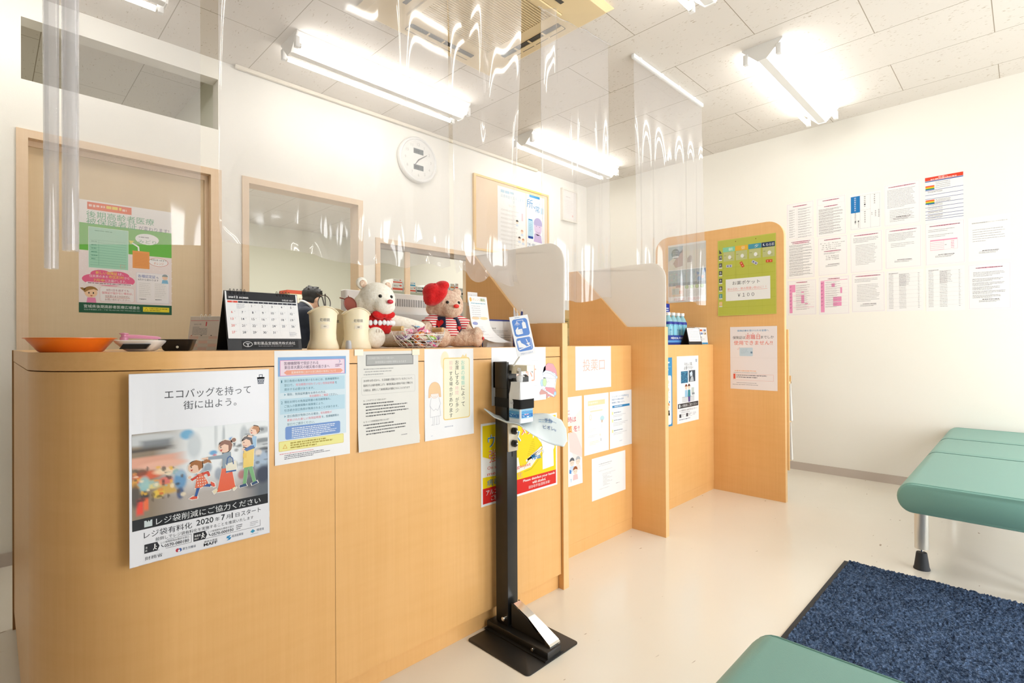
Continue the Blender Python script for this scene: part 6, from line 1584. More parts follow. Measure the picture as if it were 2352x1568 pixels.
t = empty('flyer_stand', (1.45, 1.700, CT), 0, 'clear card stand holding the flyers behind the pink bear', 'stand')
CLR = mat('clear_acrylic', (.92, .94, .95), .08, Transmission_Weight=.85, IOR=1.3)
g = G(); g.box(-.055, 0, 0, .055, .003, .19, CLR); part(g, 'back_plate', CLR, t, 0)
g = G(); g.box(-.055, -.02, 0, .055, .0, .003, CLR); part(g, 'foot_plate', CLR, t, 0)
p = Paper(56, 60, '#f7f7f6', .3); p.rows(20, 12, 3, 8, 5.5, 3, '#a8a8ae', unit=3.)
p.build('paper_slip', (1.455, 1.7085, CT + .237), label='small white paper slip standing behind the flyer', cat='paper')
t = empty('file_holder', (1.578, 1.650, CT), R(-2), 'clear file folder with a dark blue rim standing at the right end of the counter', 'file')
NVB = mat('dark_blue_plastic', (.03, .05, .24), .35)
p = Paper(148, 106, '#eceae6', .8); p.text('問診票', 28, 26, 22, 7, '#6a6a6a', .006); p.rows(28, 38, 112, 2, 6, 2, '#a8a8a8', unit=3.); p.text('ファイル', 26, 56, 40, 6, '#6a6a6a'); p.rows(80, 58, 70, 4, 10, 2.4, '#a4a4a4', unit=4.); p.frame(22, 52, 84, 16, .6, '#c0c0c0', 2)
o = p.build('front_sheet', (-.074, -.0135, .109), parent=t)
g = G(); g.box(-.076, -.012, .0, .076, .012, .112, mat('milky_sleeve', (.80, .80, .82), .3)); part(g, 'sleeve', None, t, 0)
g = G(); g.box(-.078, .0125, .0, .078, .0165, .120, NVB); g.box(-.078, -.0145, .1122, .078, .0125, .118, NVB); part(g, 'cover', NVB, t, 0)
t = empty('pen_cup', (1.617, 1.565, CT), 0, 'dark blue pen cup behind the blue pictogram sign', 'cup')
g = G(); g.lathe([(.0, 0), (.020, 0), (.022, .003), (.0235, .085), (.022, .085), (.0205, .005), (.0, .005)], (0, 0, 0), 28, NVB, cap=False); part(g, 'cup_wall', NVB, t)
def make_pen(name, dx, lean, m, h, label):
    t = empty(name, (1.617 + dx, 1.565, CT + .0055), 0, label, 'pen'); t.rotation_euler = lean
    g = G(); g.lathe([(.0012, 0), (.004, .012), (.0042, .02), (.0042, h - .02), (.0036, h - .004)], (0, 0, 0), 14, m); part(g, 'barrel', m, t)
    g = G(); g.lathe([(.002, h - .004), (.002, h + .006), (.0012, h + .007)], (0, 0, 0), 10, WPL); part(g, 'push_button', WPL, t)
    g = G(); g.box(-.0012, -.0065, h - .05, .0012, -.0045, h - .006, m); g.box(-.0012, -.0065, h - .010, .0012, -.0030, h - .006, m); part(g, 'clip', m, t, 0)
make_pen('pen', -.010, (R(2), R(-7), 0), mat('clear_grey_plastic', (.72, .74, .78), .2), .156, 'clear grey pen, left one in the pen cup')
make_pen('pen', .000, (R(-3), R(1), 0), WPL, .146, 'white pen, middle one in the pen cup')
make_pen('pen', .009, (R(2), R(4), 0), NVB, .152, 'navy blue pen, right one in the pen cup')
# ---------------------------------------------------------------- back desk, monitor and boxes behind the counters
def desk(name, x0, x1, y0, y1, zt, label, m):
    t = empty(name, ((x0 + x1) / 2, (y0 + y1) / 2, 0), 0, label, 'desk'); a, b = (x1 - x0) / 2, (y1 - y0) / 2
    g = G(); g.box(-a, -b, zt - .028, a, b, zt, m, .003); part(g, 'desk_top', m, t)
    for sx in (-1, 1):
        for sy in (-1, 1): g = G(); g.box(sx * (a - .035) - .02, sy * (b - .035) - .02, 0, sx * (a - .035) + .02, sy * (b - .035) + .02, zt - .028, SILVER); part(g, 'leg', SILVER, t, 0)
    g = G(); g.box(-a + .06, b - .05, .32, a - .06, b - .035, zt - .028, m); part(g, 'modesty_panel', m, t, 0)
    return t
LAM = mat('pale_grey_laminate', (.70, .68, .64), .45)
desk('office_desk', .72, 2.30, 2.08, 2.72, .72, 'pale office desk behind the long counter, carrying the white monitor', LAM)
desk('office_desk', 2.42, 3.50, 2.08, 2.62, .72, 'pale office desk behind the middle counter section', LAM)
t = empty('computer_monitor', (1.50, 2.28, .7205), R(3), 'back of a white computer monitor with vent slots behind the bears', 'monitor')
MON = mat('white_monitor_case', (.84, .84, .83), .4)
g = G(); rr_box(g, -.33, -.022, .33, .030, .012, [(.165, -.004), (.168, 0), (.552, 0), (.555, -.004)], MON); part(g, 'case', MON, t)
g = G(); rr_box(g, -.22, -.060, .22, -.022, .012, [(.20, -.006), (.21, 0), (.43, 0), (.45, -.010)], mat('grey_monitor_back', (.55, .55, .55), .35)); part(g, 'rear_cover', None, t)
g = G()
for i in range(44): g.box(-.21 + i * .0110, -.0232, .490, -.2072 + i * .0110, -.0215, .528, BLKPL)
part(g, 'vent_slots', BLKPL, t, 0)
g = G(); g.box(-.05, -.055, .01, .05, -.025, .30, MON, .004); part(g, 'stand_neck', MON, t)
g = G(); rr_box(g, -.13, -.13, .13, .08, .04, [(0, -.002), (.010, 0), (.012, -.003)], MON); part(g, 'stand_foot', MON, t)
g = G(); g.box(-.31, .0302, .185, .31, .0312, .535, BLKPL); part(g, 'screen', BLKPL, t, 0)
for i in range(3):
    t = empty('storage_box', (2.70, 2.22, .7205 + i * .1712), R((2, -1, 3)[i]), ('brown cardboard storage box behind the middle section, bottom of three', 'brown cardboard storage box behind the middle section, second of three', 'brown cardboard storage box behind the middle section, topmost of three')[i], 'box', 'brown storage boxes')
    CB = mat('brown_cardboard', (.52, .38, .17), .7)
    g = G(); g.box(-.12, -.10, 0, .12, .10, .150, CB); part(g, 'box_body', CB, t, 0)
    g = G(); g.box(-.123, -.103, .135, .123, .103, .170, CB); part(g, 'lid', CB, t, 0)
    p = Paper(80, 60, '#b09a5c', .2); p.rows(10, 14, 56, 3, 16, 7, '#4a4030', unit=8.); o = p.build('box_label', (-.11, -.1002, .115), parent=t)
# ---------------------------------------------------------------- drinks display and cards on the far counter section
NV2 = mat('display_blue', (.010, .030, .30), .4)
DX = (3.262, 1.702)
t = empty('drink_display', (*DX, CT), R(0), 'dark blue cardboard display tray with a tall header card holding the drink bottles', 'display')
g = G(); g.box(-.165, -.048, 0, .165, .110, .003, NV2); g.box(-.165, -.0505, 0, .165, -.048, .062, NV2); g.box(-.165, .108, 0, .165, .110, .075, NV2); g.box(-.1675, -.0505, 0, -.165, .110, .07, NV2); g.box(.165, -.0505, 0, .1675, .110, .07, NV2); part(g, 'tray', NV2, t, 0)
p = Paper(326, 56, '#1c3f9c', .2); p.rect(0, 30, 326, 14, '#5ca0e0', 2); p.text('MEDICAL FOODS', 40, 8, 190, 14, '#e8eef8', .03); p.ell(270, 14, 9, 9, '#e8eef8', 3); p.rows(286, 8, 30, 2, 8, 4, '#e8eef8', unit=4.)
p.build('tray_front', (-.163, -.0508, .059), parent=t)
g = G(); g.box(.02, .1105, 0, .165, .1135, .290, NV2); hd = part(g, 'header_card', NV2, t, 0)
p = Paper(145, 200, '#1b3cae', .2); p.ell(46, 70, 18, 20, '#f0c8a8', 3); p.poly([(30, 88), (62, 88), (70, 140), (24, 140)], '#f4f6fa', 3); p.poly(arcpts(46, 64, 20, 18, 180, 360), '#3a2a24', 4); p.poly([(62, 92), (84, 70), (88, 76), (70, 104)], '#f4f6fa', 4)
for k in range(4): p.rows(88, 22 + k * 15, 66, 1, 5, 9, '#e4ebf8', 3, unit=12.)
p.text('OS-1', 92, 110, 60, 34, '#eef2fa', .03); p.rows(20, 156, 120, 3, 14, 5, '#9ab4e4', 3, unit=10.); p.rect(4, 0, 60, 14, '#f4f4f4', 3)
p.build('header_print', (.020, .1102, .283), parent=t)
def make_bottle(label):
    t = empty('drink_bottle', (0, 0, 0), 0, label, 'bottle', 'bottled drinks in the blue display')
    PET = mat('pale_blue_bottle', (.45, .80, .88), .08, Transmission_Weight=.35, IOR=1.33)
    g = G(); g.lathe([(.0, .002), (.024, 0), (.030, .004), (.031, .014), (.0302, .10), (.031, .130), (.0285, .150), (.018, .176), (.0125, .184), (.0125, .192)], (0, 0, 0), 28, PET, cap=False); part(g, 'bottle_body', PET, t)
    g = G(); g.lathe([(.0, .212), (.0135, .212), (.0148, .2105), (.0148, .1925), (.0, .1925)], (0, 0, 0), 24, WPL, cap=False); part(g, 'cap', WPL, t)
    g = G(); g.lathe([(.0314, .040), (.0314, .132)], (0, 0, 0), 28, mat('label_teal', (.16, .52, .66), .35), cap=False); lb = part(g, 'label_band', None, t)
    p = Paper(24, 92, '#f2f4f6', 0); p.t = .2; p.rect(0, 0, 24, 92, '#eef2f5'); p.text('OS-1', 4, 30, 16, 10, '#2c5fa8', .02); p.rect(0, 0, 24, 8, '#1f46a4', 2); p.rows(4, 46, 16, 5, 6, 2, '#8090a8', unit=3.); p.cell = 4
    p.g.v = [(v[0] - 12, v[1], v[2]) for v in p.g.v]
    for a in (-115, -35, 45, 125):
        q = Paper(24, 88, '#f2f4f6', 0); q.g.v = list(p.g.v); q.g.f = p.g.f; q.g.m = p.g.m; q.g.mats = p.g.mats
        q.build('label_panel', (0, 0, .130), warp=lambda x, y, d, a=a: ((31.6 - d) * math.sin(x / 31.6 + R(a)), -(31.6 - d) * math.cos(x / 31.6 + R(a)), -y), parent=lb)
    g = G(); g.lathe([(.0318, .132), (.0318, .140), (.030, .1475), (.029, .150)], (0, 0, 0), 28, NV2, cap=False); part(g, 'shoulder_band', NV2, t)
    return t
b0 = make_bottle('')
spots = [((-.078, -.008), 'front row, leftmost'), ((-.012, -.008), 'front row, second from left'), ((.054, -.008), 'front row, third from left'), ((.122, -.006), 'front row, rightmost'), ((-.040, .062), 'back row, left one'), ((.026, .064), 'back row, right one')]
for i, ((dx, dy), w_) in enumerate(spots):
    o = b0 if i == 0 else copy_tree(b0)
    o.location = (DX[0] + dx, DX[1] + dy, CT + .0032); o.rotation_euler = (0, 0, R(i * 37)); o['label'] = 'clear drink bottle with white cap in the blue display, ' + w_
p = Paper(124, 92, '#fbfaf7', .2)
p.text('1月', 8, 6, 16, 8, '#e0604c', .01); p.rows(30, 8, 60, 1, 5, 3, '#e8b0a8', unit=4.)
for j in range(6): 
    for i in range(7): p.rect(14 + i * 14.5, 22 + j * 11, 5, 3.4, '#e08a80' if i == 0 else '#7a7c84', 2)
tent('desk_calendar', (3.330, 1.604, CT), R(-12), .135, .112, .07, .026, p, lambda u, v: .4, CBD, 'small desk calendar with a black back beside the bottled drinks', [-.04 + .02 * k for k in range(5)], WPL)
t = empty('card_sign', (3.512, 1.625, CT), R(-16), 'white payment card sign with colourful logos in the corner by the tall partition', 'sign')
p = Paper(118, 118, '#f7f8fa', 1.2)
for i, c in enumerate(('#9aa4b4', '#d8762c', '#3a5a9c', '#6a7280', '#2a62b4', '#9a7c3c')): p.rect(14 + (i % 3) * 34, 14 + (i // 3) * 22, 24, 13, c, 2); p.ell(22 + (i % 3) * 34, 20 + (i // 3) * 22, 5, 5, '#e8463c' if i == 1 else '#e4e8ee', 3, 12)
p.text('iD', 48, 64, 16, 10, '#5a6270', .02); p.rows(14, 80, 90, 2, 10, 4, '#a4a8b0', unit=10.); p.rect(2, 106, 114, 11, '#2f9cd8', 2); p.rows(40, 109, 34, 1, 5, 5, '#d8ecf8', 3, unit=6.)
o = p.build('printed_card', (-.059, .0, .1185), parent=t); o.rotation_euler = (R(-7), 0, 0)
g = G(); g.prism([(-.012, 0), (.05, 0), (.05, .002), (.016, .004), (.006, .085), (.003, .085), (.010, .004), (-.012, .002)], -.03, .03, 'X', CLR); o = part(g, 'easel_back', CLR, t, 0); o.location = (0, .004, 0)
# ---------------------------------------------------------------- foot-operated sanitizer stand
t = empty('sanitizer_stand', (1.29, 1.235, 0), 0, 'black foot-pedal sanitizer stand with a square post in front of the counter', 'stand')
g = G(); rr_box(g, 1.163 - 1.29, 1.092 - 1.235, 1.418 - 1.29, 1.379 - 1.235, .014, [(.0003, 0), (.003, 0), (.0034, -.0008)], BLACK); part(g, 'base_plate', BLACK, t)
g = G(); g.box(-.028, -.138, .0036, .040, .150, .030, BLACK, .003); g.box(-.040, -.138, .0036, .050, .150, .0075, BLACK); part(g, 'pedal_rail', BLACK, t)
g = G(); g.box(-.005, .065, .0301, .045, .125, .945, BLACK, .002); ps = part(g, 'post', BLACK, t)
SLOT = mat('slot_dark', (.002, .002, .002), .9)
g = G(); g.box(.018, .0644, .62, .0225, .0652, .70, SLOT); g.box(.012, .0644, .065, .034, .0652, .095, SLOT); part(g, 'post_slot', SLOT, ps, 0)
g = G(); g.box(-.010, .060, .862, .002, .13, .955, BLACK, .002); g.box(-.010, .118, .862, .05, .13, .955, BLACK, .002); part(g, 'top_bracket', BLACK, t)
CRM = mat('cream_steel', (.74, .67, .54), .3, .3)
g = G(); g.box(-.004, .058, .640, .044, .0649, .745, CRM, .002); part(g, 'tray_bracket', CRM, t)
for z in (.668, .712):
    g = G(); M = Matrix.Rotation(R(90), 4, 'X'); g.lathe([(.012, 0), (.0125, .004), (.0125, .010), (.009, .012), (.006, .018), (.0, .0185)], (.020, .058, z), 20, BLKPL, M, cap=False); k = part(g, 'knob', BLKPL, t)
    g = G(); g.lathe([(.0035, .018), (.0035, .020), (.0, .0204)], (.020, .058, z), 10, STEEL, M, cap=False); part(g, 'knob_screw', STEEL, k)
g = G(); g.prism([(-.022, .925), (.064, .925), (.064, .945), (-.022, .945)], .006, .042, 'X', CRM); g.prism([(.026, .915), (.05, .915), (.05, .926), (.026, .926)], .004, .044, 'X', CRM); part(g, 'push_arm', CRM, t, 0)
g = G(); g.prism([(.0, .888), (.055, .888), (.055, .898), (.012, .898), (.012, .912), (.0, .905)], .010, .038, 'X', BLKPL); part(g, 'arm_stop', BLKPL, t, 0)
g = G()   # pedal: bent steel plate, wide at the foot end, with black cheeks
th = .0022
pf = [(-.128, .034), (-.122, .040), (-.02, .088), (.048, .112)]
for (a, b) in zip(pf, pf[1:]):
    g.add([(-.004 + (0.010 if a[0] > -.03 else 0), a[0], a[1]), (.046 - (.006 if a[0] > -.03 else 0), a[0], a[1]), (.046 - (.006 if b[0] > -.03 else 0), b[0], b[1]), (-.004 + (.010 if b[0] > -.03 else 0), b[0], b[1]),
           (-.004 + (0.010 if a[0] > -.03 else 0), a[0], a[1] - th), (.046 - (.006 if a[0] > -.03 else 0), a[0], a[1] - th), (.046 - (.006 if b[0] > -.03 else 0), b[0], b[1] - th), (-.004 + (.010 if b[0] > -.03 else 0), b[0], b[1] - th)],
          [(0, 1, 2, 3), (7, 6, 5, 4), (0, 4, 5, 1), (1, 5, 6, 2), (2, 6, 7, 3), (3, 7, 4, 0)], STEEL)
g.prism([(-.128, .034), (-.128, .030), (-.124, .030), (-.120, .038)], -.004, .046, 'X', STEEL)
pd = part(g, 'pedal', STEEL, t, 20)
g = G()
for x in (.002, .037): g.prism([(-.10, .031), (.055, .031), (.055, .112), (.045, .109), (-.02, .084)], x, x + .003, 'X', BLACK)
part(g, 'pedal_cheeks', BLACK, pd, 0)
g = G(); g.lathe([(.007, -.012), (.0075, -.010), (.0075, .008), (.004, .009)], (-.012, .072, .060), 16, STEEL, Matrix.Rotation(R(90), 4, 'Y')); part(g, 'pivot_bolt', STEEL, t)
g = G(); g.lathe([(.005, -.004), (.005, .004)], (-.031, -.075, .018), 14, STEEL, Matrix.Rotation(R(90), 4, 'Y')); part(g, 'side_bolt', STEEL, t)
g = G()
def loop(o_): return [(-.030 - o_, .132 + o_), (.062 + o_, .132 + o_), (.062 + o_, -.022 - o_), (-.030 - o_, -.022 - o_)]
def rloop(o_):
    r = .006 + o_; q = []
    for (cx, cy, a) in ((.0430, -.0085, -90), (.0430, .1205, 0), (.0005, .1205, 90), (-.0135, -.0085, 180)): q += [(cx + r * math.cos(R(a + 22.5 * k)), cy + r * math.sin(R(a + 22.5 * k))) for k in range(5)]
    return q
A, B = rloop(0), rloop(.0025); n = len(A); z0, z1 = .797, .829
g.add([(*p_, z0) for p_ in A] + [(*p_, z1) for p_ in A] + [(*p_, z0) for p_ in B] + [(*p_, z1) for p_ in B],
      [f_ for i in range(n) for j in [(i + 1) % n] for f_ in ((2 * n + i, 2 * n + j, 3 * n + j, 3 * n + i), (j, i, n + i, n + j), (n + i, 3 * n + i, 3 * n + j, n + j), (i, j, 2 * n + j, 2 * n + i))], mat('black_strap', (.008, .008, .008), .9))
part(g, 'strap', None, t)
# pale blue drip tray
TRAYB = mat('pale_blue_tray', (.86, .95, .975), .25, Transmission_Weight=.15)
ctr = [Vector(q) for q in ((-.062, .122, .790), (-.044, .088, .762), (-.018, .050, .744), (.012, .010, .7355), (.046, -.028, .732), (.080, -.062, .724), (.108, -.090, .710), (.120, -.101, .703))]
hw_ = [.010, .036, .050, .054, .056, .058, .052, .026]
def traypt(u, v):
    s = u * (len(ctr) - 1); i = min(int(s), len(ctr) - 2); f = s - i; f2 = f * f * (3 - 2 * f)
    c = ctr[i].lerp(ctr[i + 1], f); w_ = hw_[i] + (hw_[i + 1] - hw_[i]) * f2
    W = Vector((-.60, -.62, -1.15 * min(1, max(0, (u - .40) / .30)))).normalized()
    p_ = c + W * w_ * (2 * v - 1)
    p_.z += .012 * (2 * v - 1) ** 2 * max(0, 1 - abs(u - .35) / .4)
    return p_
tr_ = grid('drip_tray', TRAYB, 42, 16, traypt, t)
evaluated(tr_, [('SOLIDIFY', dict(thickness=.002, offset=-1))])
p = Paper(60, 34, '#ffffff', 0); p.t = .1; p.text('手指', 20, 2, 16, 8, '#3b6aa8', .0); p.rows(8, 5, 44, 2, 5, 1.6, '#9cbcd8', unit=3.); p.text('ビオレu', 16, 18, 28, 9, '#4a70a8', .0)
def ontray(x, y, d):
    q = traypt(.56 + x / 60 * .30, .14 + y / 34 * .50); b1 = traypt(.58 + x / 60 * .30, .14 + y / 34 * .50) - q; b2 = traypt(.56 + x / 60 * .30, .18 + y / 34 * .50) - q
    nn = b1.cross(b2).normalized()
    if nn.z < 0: nn = -nn
    return tuple((q + nn * (.0034 + (-d) * .001)) * 1000)
o = p.build('tray_lettering', (0, 0, 0), warp=ontray, parent=t); o['label'] = 'dark blue lettering on the tray'
# pictogram sign on the dispenser
p = Paper(66, 132, '#fbfbfd', 1.5, gloss=True); p.cell = 100
BS = '#5b8edc'
p.rows(18, 4, 30, 1, 3, 2, '#8ea4c8', unit=2.); p.rrect(6, 10, 54, 58, 9, BS, 1); p.rrect(6, 73, 54, 44, 9, BS, 1); W_ = '#fbfbfd'
p.rect(22, 15, 24, 1.4, W_, 2); p.rect(44, 15, 1.6, 8, W_, 2); p.rect(22, 15, 1.6, 5, W_, 2); p.poly([(39, 26), (43, 22), (48, 22), (52, 26), (52, 44), (39, 44)], W_, 2)
for k in range(5): p.line([(22.5 + (k - 2) * 1., 21), (22.5 + (k - 2) * 4.4, 32 - abs(k - 2) * 1.6)], 1., W_, 2)
p.poly([(12, 46), (18, 40), (22, 36), (24, 39), (21, 44), (36, 44), (36, 60), (18, 62), (12, 58)], W_, 2)
for k in range(3): p.line([(28, 48 + k * 4), (36, 48 + k * 4)], .7, BS, 3)
p.poly([(10, 82), (20, 80), (23, 90), (34, 98), (38, 103), (34, 106), (12, 104)], W_, 2); p.poly([(11, 112), (12, 108.5), (52, 101), (53, 104)], W_, 2)
p.line([(42, 80), (46, 96)], 2.6, W_, 2); p.poly([(39, 94), (52, 92), (48, 102)], W_, 2); p.line([(57, 78), (55, 112)], 1, W_, 2); p.line([(9, 78), (11, 112)], 1, W_, 2)
p.text('手指などに出ます', 12, 122, 44, 6, '#9ab0d4', .0)
o = p.build('pictogram_sign', (0, 0, 0), parent=t, rot=(R(-10), R(-9), R(-24)))
o.location = (-.092, -.035, 1.105); o['label'] = 'white card with two blue hand-cleaning pictograms'
g = G(); g.tube([(-.026, .01, .945), (-.03, -.022, .975), (-.035, -.028, 1.0)], .003, 8, WPL); part(g, 'sign_stem', WPL, t)
# sanitizer bottle
t = empty('sanitizer_bottle', (1.305, 1.2505, .7475), 0, 'white pump bottle of hand sanitizer strapped to the black stand post', 'bottle')
BT = mat('white_bottle', (.90, .91, .93), .25, Subsurface_Weight=.2, Subsurface_Radius=(.01, .01, .01))
g = G(); rr_box(g, -.0335, -.029, .0335, .029, .007, [(0, -.004), (.003, 0), (.098, 0), (.110, -.003), (.134, -.0195), (.140, -.021)], BT); part(g, 'bottle_body', BT, t, 30)
g = G(); g.lathe([(.0145, .137), (.0145, .144), (.0155, .145), (.0155, .158), (.012, .161), (.0075, .163), (.0075, .176), (.013, .177), (.013, .186), (.010, .189)], (0, 0, 0), 24, BT); pm = part(g, 'pump', BT, t)
g = G(); g.tube([(0, 0, .181), (.018, -.012, .182), (.034, -.022, .179), (.037, -.024, .172)], [.006, .0058, .005, .004], 10, BT); part(g, 'nozzle', BT, pm)
def blab(w_):
    p = Paper(w_, 62, '#eef3f8', .15); p.rect(0, 28, w_, 34, '#a8d4ee'); p.rect(0, 36, w_, 18, '#5cabe0', 2); p.rect(0, 46, w_, 12, '#2c7cc8', 3); p.cell = 60
    rn = random.Random(3)
    for k in range(16): p.ell(rn.uniform(3, w_ - 3), rn.uniform(34, 56), rn.uniform(1, 4), rn.uniform(.6, 2), rn.choice(['#8cc8ec', '#4a9ad8', '#b8e0f4']), 4, 8)
    return p
p = blab(56); p.rows(14, 2, 34, 1, 3, 2, '#d88a9c', unit=3.); p.text('ビオレu', 18, 6, 30, 9, '#3a5a9c', .02, 5); p.rows(20, 36, 26, 1, 3, 5, '#7fa8d8', 5, unit=4.); p.rows(14, 46, 34, 1, 3, 4, '#e6b4c4', 5, unit=5.); p.rect(26, 54, 10, 4, '#e8eef4', 5)
p.build('front_label', (-.028, -.0292, .078), parent=t)
p = blab(48); p.rows(6, 6, 28, 2, 4, 3, '#c8ccd4', unit=4.); o = p.build('side_label', (-.0337, .024, .078), parent=t); o.rotation_euler = (0, 0, -PI / 2)
# ---------------------------------------------------------------- wall clock
t = empty('wall_clock', (2.36, YB - .0005, 2.446), 0, 'round white wall clock with two grey displays, seen through the widest curtain', 'clock')
CKB = mat('clock_white', (.80, .80, .78), .3)
MX = Matrix.Rotation(R(90), 4, 'X')
g = G(); g.lathe([(.165, 0), (.175, .008), (.175, .034), (.168, .042), (.160, .043), (.152, .036)], (0, 0, 0), 56, CKB, MX, cap=False); g.lathe([(.0, .034), (.154, .034)], (0, 0, 0), 56, CKB, MX, cap=False); part(g, 'clock_case', CKB, t)
p = Paper(300, 300, '#ecebe6', 0); p.t = .3; p.ell(150, 150, 148, 148, '#eeede8', 0, 40)
for k in range(12):
    a = R(30 * (k + 1) - 90); s_ = str(k + 1); p.text(s_, 150 + 118 * math.cos(a) - 8 - 4 * (k > 8), 150 + 118 * math.sin(a) - 11, 14 + 10 * (k > 8), 22, '#b8b8b4', .0, 2, keep=True)
p.rect(104, 66, 92, 40, '#5a6468', 2); p.rect(104, 190, 92, 40, '#5a6468', 2); p.rows(112, 76, 76, 1, 5, 20, '#39434a', 3, unit=10.); p.rows(112, 200, 76, 1, 5, 20, '#39434a', 3, unit=10.)
p.build('dial', (-.15, -.0345, .15), parent=t)
for nm, pts in (('hour_hand', [(0, -.036, 0), (-.040, -.036, -.052)]), ('minute_hand', [(0, -.038, 0), (.075, -.038, .050)])):
    g = G(); g.tube(pts, [.005, .0025], 6, mat('grey_hand', (.16, .16, .17), .4)); part(g, nm, None, t)
# ---------------------------------------------------------------- the dispensary behind the openings
SHM = mat('grey_shelf_metal', (.42, .44, .36), .5)
t = empty('medicine_shelf', (3.93, 5.36, 0), 0, 'grey metal shelf unit in the dispensary, stacked with medicine boxes', 'shelf')
for x in (-.66, .62):
    for y in (-.16, .13): g = G(); g.box(x, y, 0, x + .03, y + .03, 1.62, SHM); part(g, 'upright', SHM, t, 0)
for z in (.20, .60, 1.00, 1.32, 1.605): g = G(); g.box(-.68, -.17, z, .66, .17, z + .03, SHM); part(g, 'shelf_board', SHM, t, 0)
BOXK = [('white medicine box with orange band', '#e4e6e2', '#d8843a'), ('white medicine box with blue band', '#e2e6e8', '#3f9cc4'), ('white medicine box with dark band', '#dcdedc', '#4a4c50'), ('pale green medicine box', '#cfdccb', '#8fb48a'), ('white medicine box with red panel', '#e6e4e0', '#d85a4a')]
def make_box(nm, c1, c2, w_, d_, h_):
    t = empty('medicine_box', (0, 0, 0), 0, nm, 'box', 'medicine boxes on the dispensary shelf')
    g = G(); g.box(-w_ / 2, -d_ / 2, 0, w_ / 2, d_ / 2, h_, ink(c1)); part(g, 'carton', None, t, 0)
    p = Paper(w_ * 1000 - 4, h_ * 1000 - 4, c1, .15); p.rect(0, p.h * .55, p.w, p.h * .28, c2, 1); p.rows(p.w * .1, p.h * .15, p.w * .7, 2, p.h * .15, p.h * .06, '#6a6c70', 2, unit=p.w * .1); p.rect(p.w * .7, p.h * .1, p.w * .2, p.h * .2, c2, 2)
    p.build('printed_front', (-w_ / 2 + .002, -d_ / 2, h_ - .002), parent=t)
    return t
rn = random.Random(17)
row = []
x = 3.31; k = 0
while x < 4.46:
    w_ = rn.choice((.055, .07, .09, .11, .14)); h_ = rn.uniform(.06, .13)
    row.append((x + w_ / 2, w_, h_, 1.6355)); x += w_ + .012
    if rn.random() < .5: row.append((x - .012 - w_ / 2, w_ * .9, rn.uniform(.04, .08), 1.6360 + h_))
x = 3.33
while x < 4.46:
    w_ = rn.choice((.08, .11, .14)); row.append((x + w_ / 2, w_, rn.uniform(.10, .2), 1.3505)); x += w_ + .02
spotw = {}
for i, (x, w_, h_, z) in enumerate(row):
    q = BOXK[rn.randrange(5)]; lv = 'middle' if z < 1.5 else ('top' if z < 1.6358 else 'upper stacked')
    make_box(q[0] + (' on the %s level of the dispensary shelf' % lv), q[1], q[2], w_, .16, h_).location = (x, 5.30, z)
t = empty('medicine_bottle', (3.268, 5.25, 1.6355), 0, 'small amber bottle with dark cap at the left end of the dispensary shelf', 'bottle')
AMB = mat('amber_glass', (.55, .18, .03), .15)
g = G(); g.lathe([(.0, 0), (.024, .001), (.026, .006), (.026, .075), (.012, .092), (.012, .10)], (0, 0, 0), 24, AMB, cap=False); part(g, 'glass_body', AMB, t)
g = G(); g.lathe([(.013, .098), (.014, .10), (.014, .122), (.012, .124)], (0, 0, 0), 20, BLKPL); part(g, 'cap', BLKPL, t)
t = empty('work_cabinet', (2.66, 6.3, 0), 0, 'low white cabinet in the dispensary behind the person', 'cabinet')
g = G(); g.box(-.45, -.25, .06, .45, .25, 1.36, WHITE, .004); g.box(-.43, -.22, 0, .43, .25, .06, BLACK); part(g, 'body', WHITE, t)
for s in (-1, 1):
    g = G(); g.box(s * .222 - .215, -.268, .08, s * .222 + .215, -.2505, 1.34, WHITE, .003); d_ = part(g, 'door', WHITE, t)
    g = G(); g.box(s * .03 - .006, -.286, .75, s * .03 + .006, -.268, .90, SILVER, .002); part(g, 'handle', SILVER, d_)
t = empty('carton', (2.64, 6.25, 1.3605), R(4), 'cream carton with orange stripes standing behind the person in the dispensary', 'box')
g = G(); g.box(-.17, -.10, 0, .17, .10, .30, ink('#d9b878')); g.box(-.172, -.102, .262, .172, .102, .302, ink('#c8543c')); part(g, 'carton_body', None, t, 0)
p = Paper(330, 250, '#f0e4cc', .5); p.rect(0, 192, 330, 26, '#e8703c', 1); p.ell(90, 60, 24, 28, '#ee9a7c', 2); p.ell(250, 50, 26, 26, '#e8703c', 2); p.text('お薬', 130, 40, 90, 30, '#6a5a50', .02); p.rows(40, 100, 240, 3, 26, 8, '#e09a80', unit=20.)
p.build('printed_front', (-.165, -.1025, .256), parent=t)
t = empty('work_desk', (2.86, 5.2, 0), 0, 'white work desk in front of the standing person in the dispensary', 'desk')
g = G(); g.box(-.30, -.50, .92, .30, .50, .95, LAM, .003); part(g, 'desk_top', LAM, t)
for sx in (-1, 1):
    for sy in (-1, 1): g = G(); g.box(sx * .26 - .02, sy * .46 - .02, 0, sx * .26 + .02, sy * .46 + .02, .92, SILVER); part(g, 'leg', SILVER, t, 0)
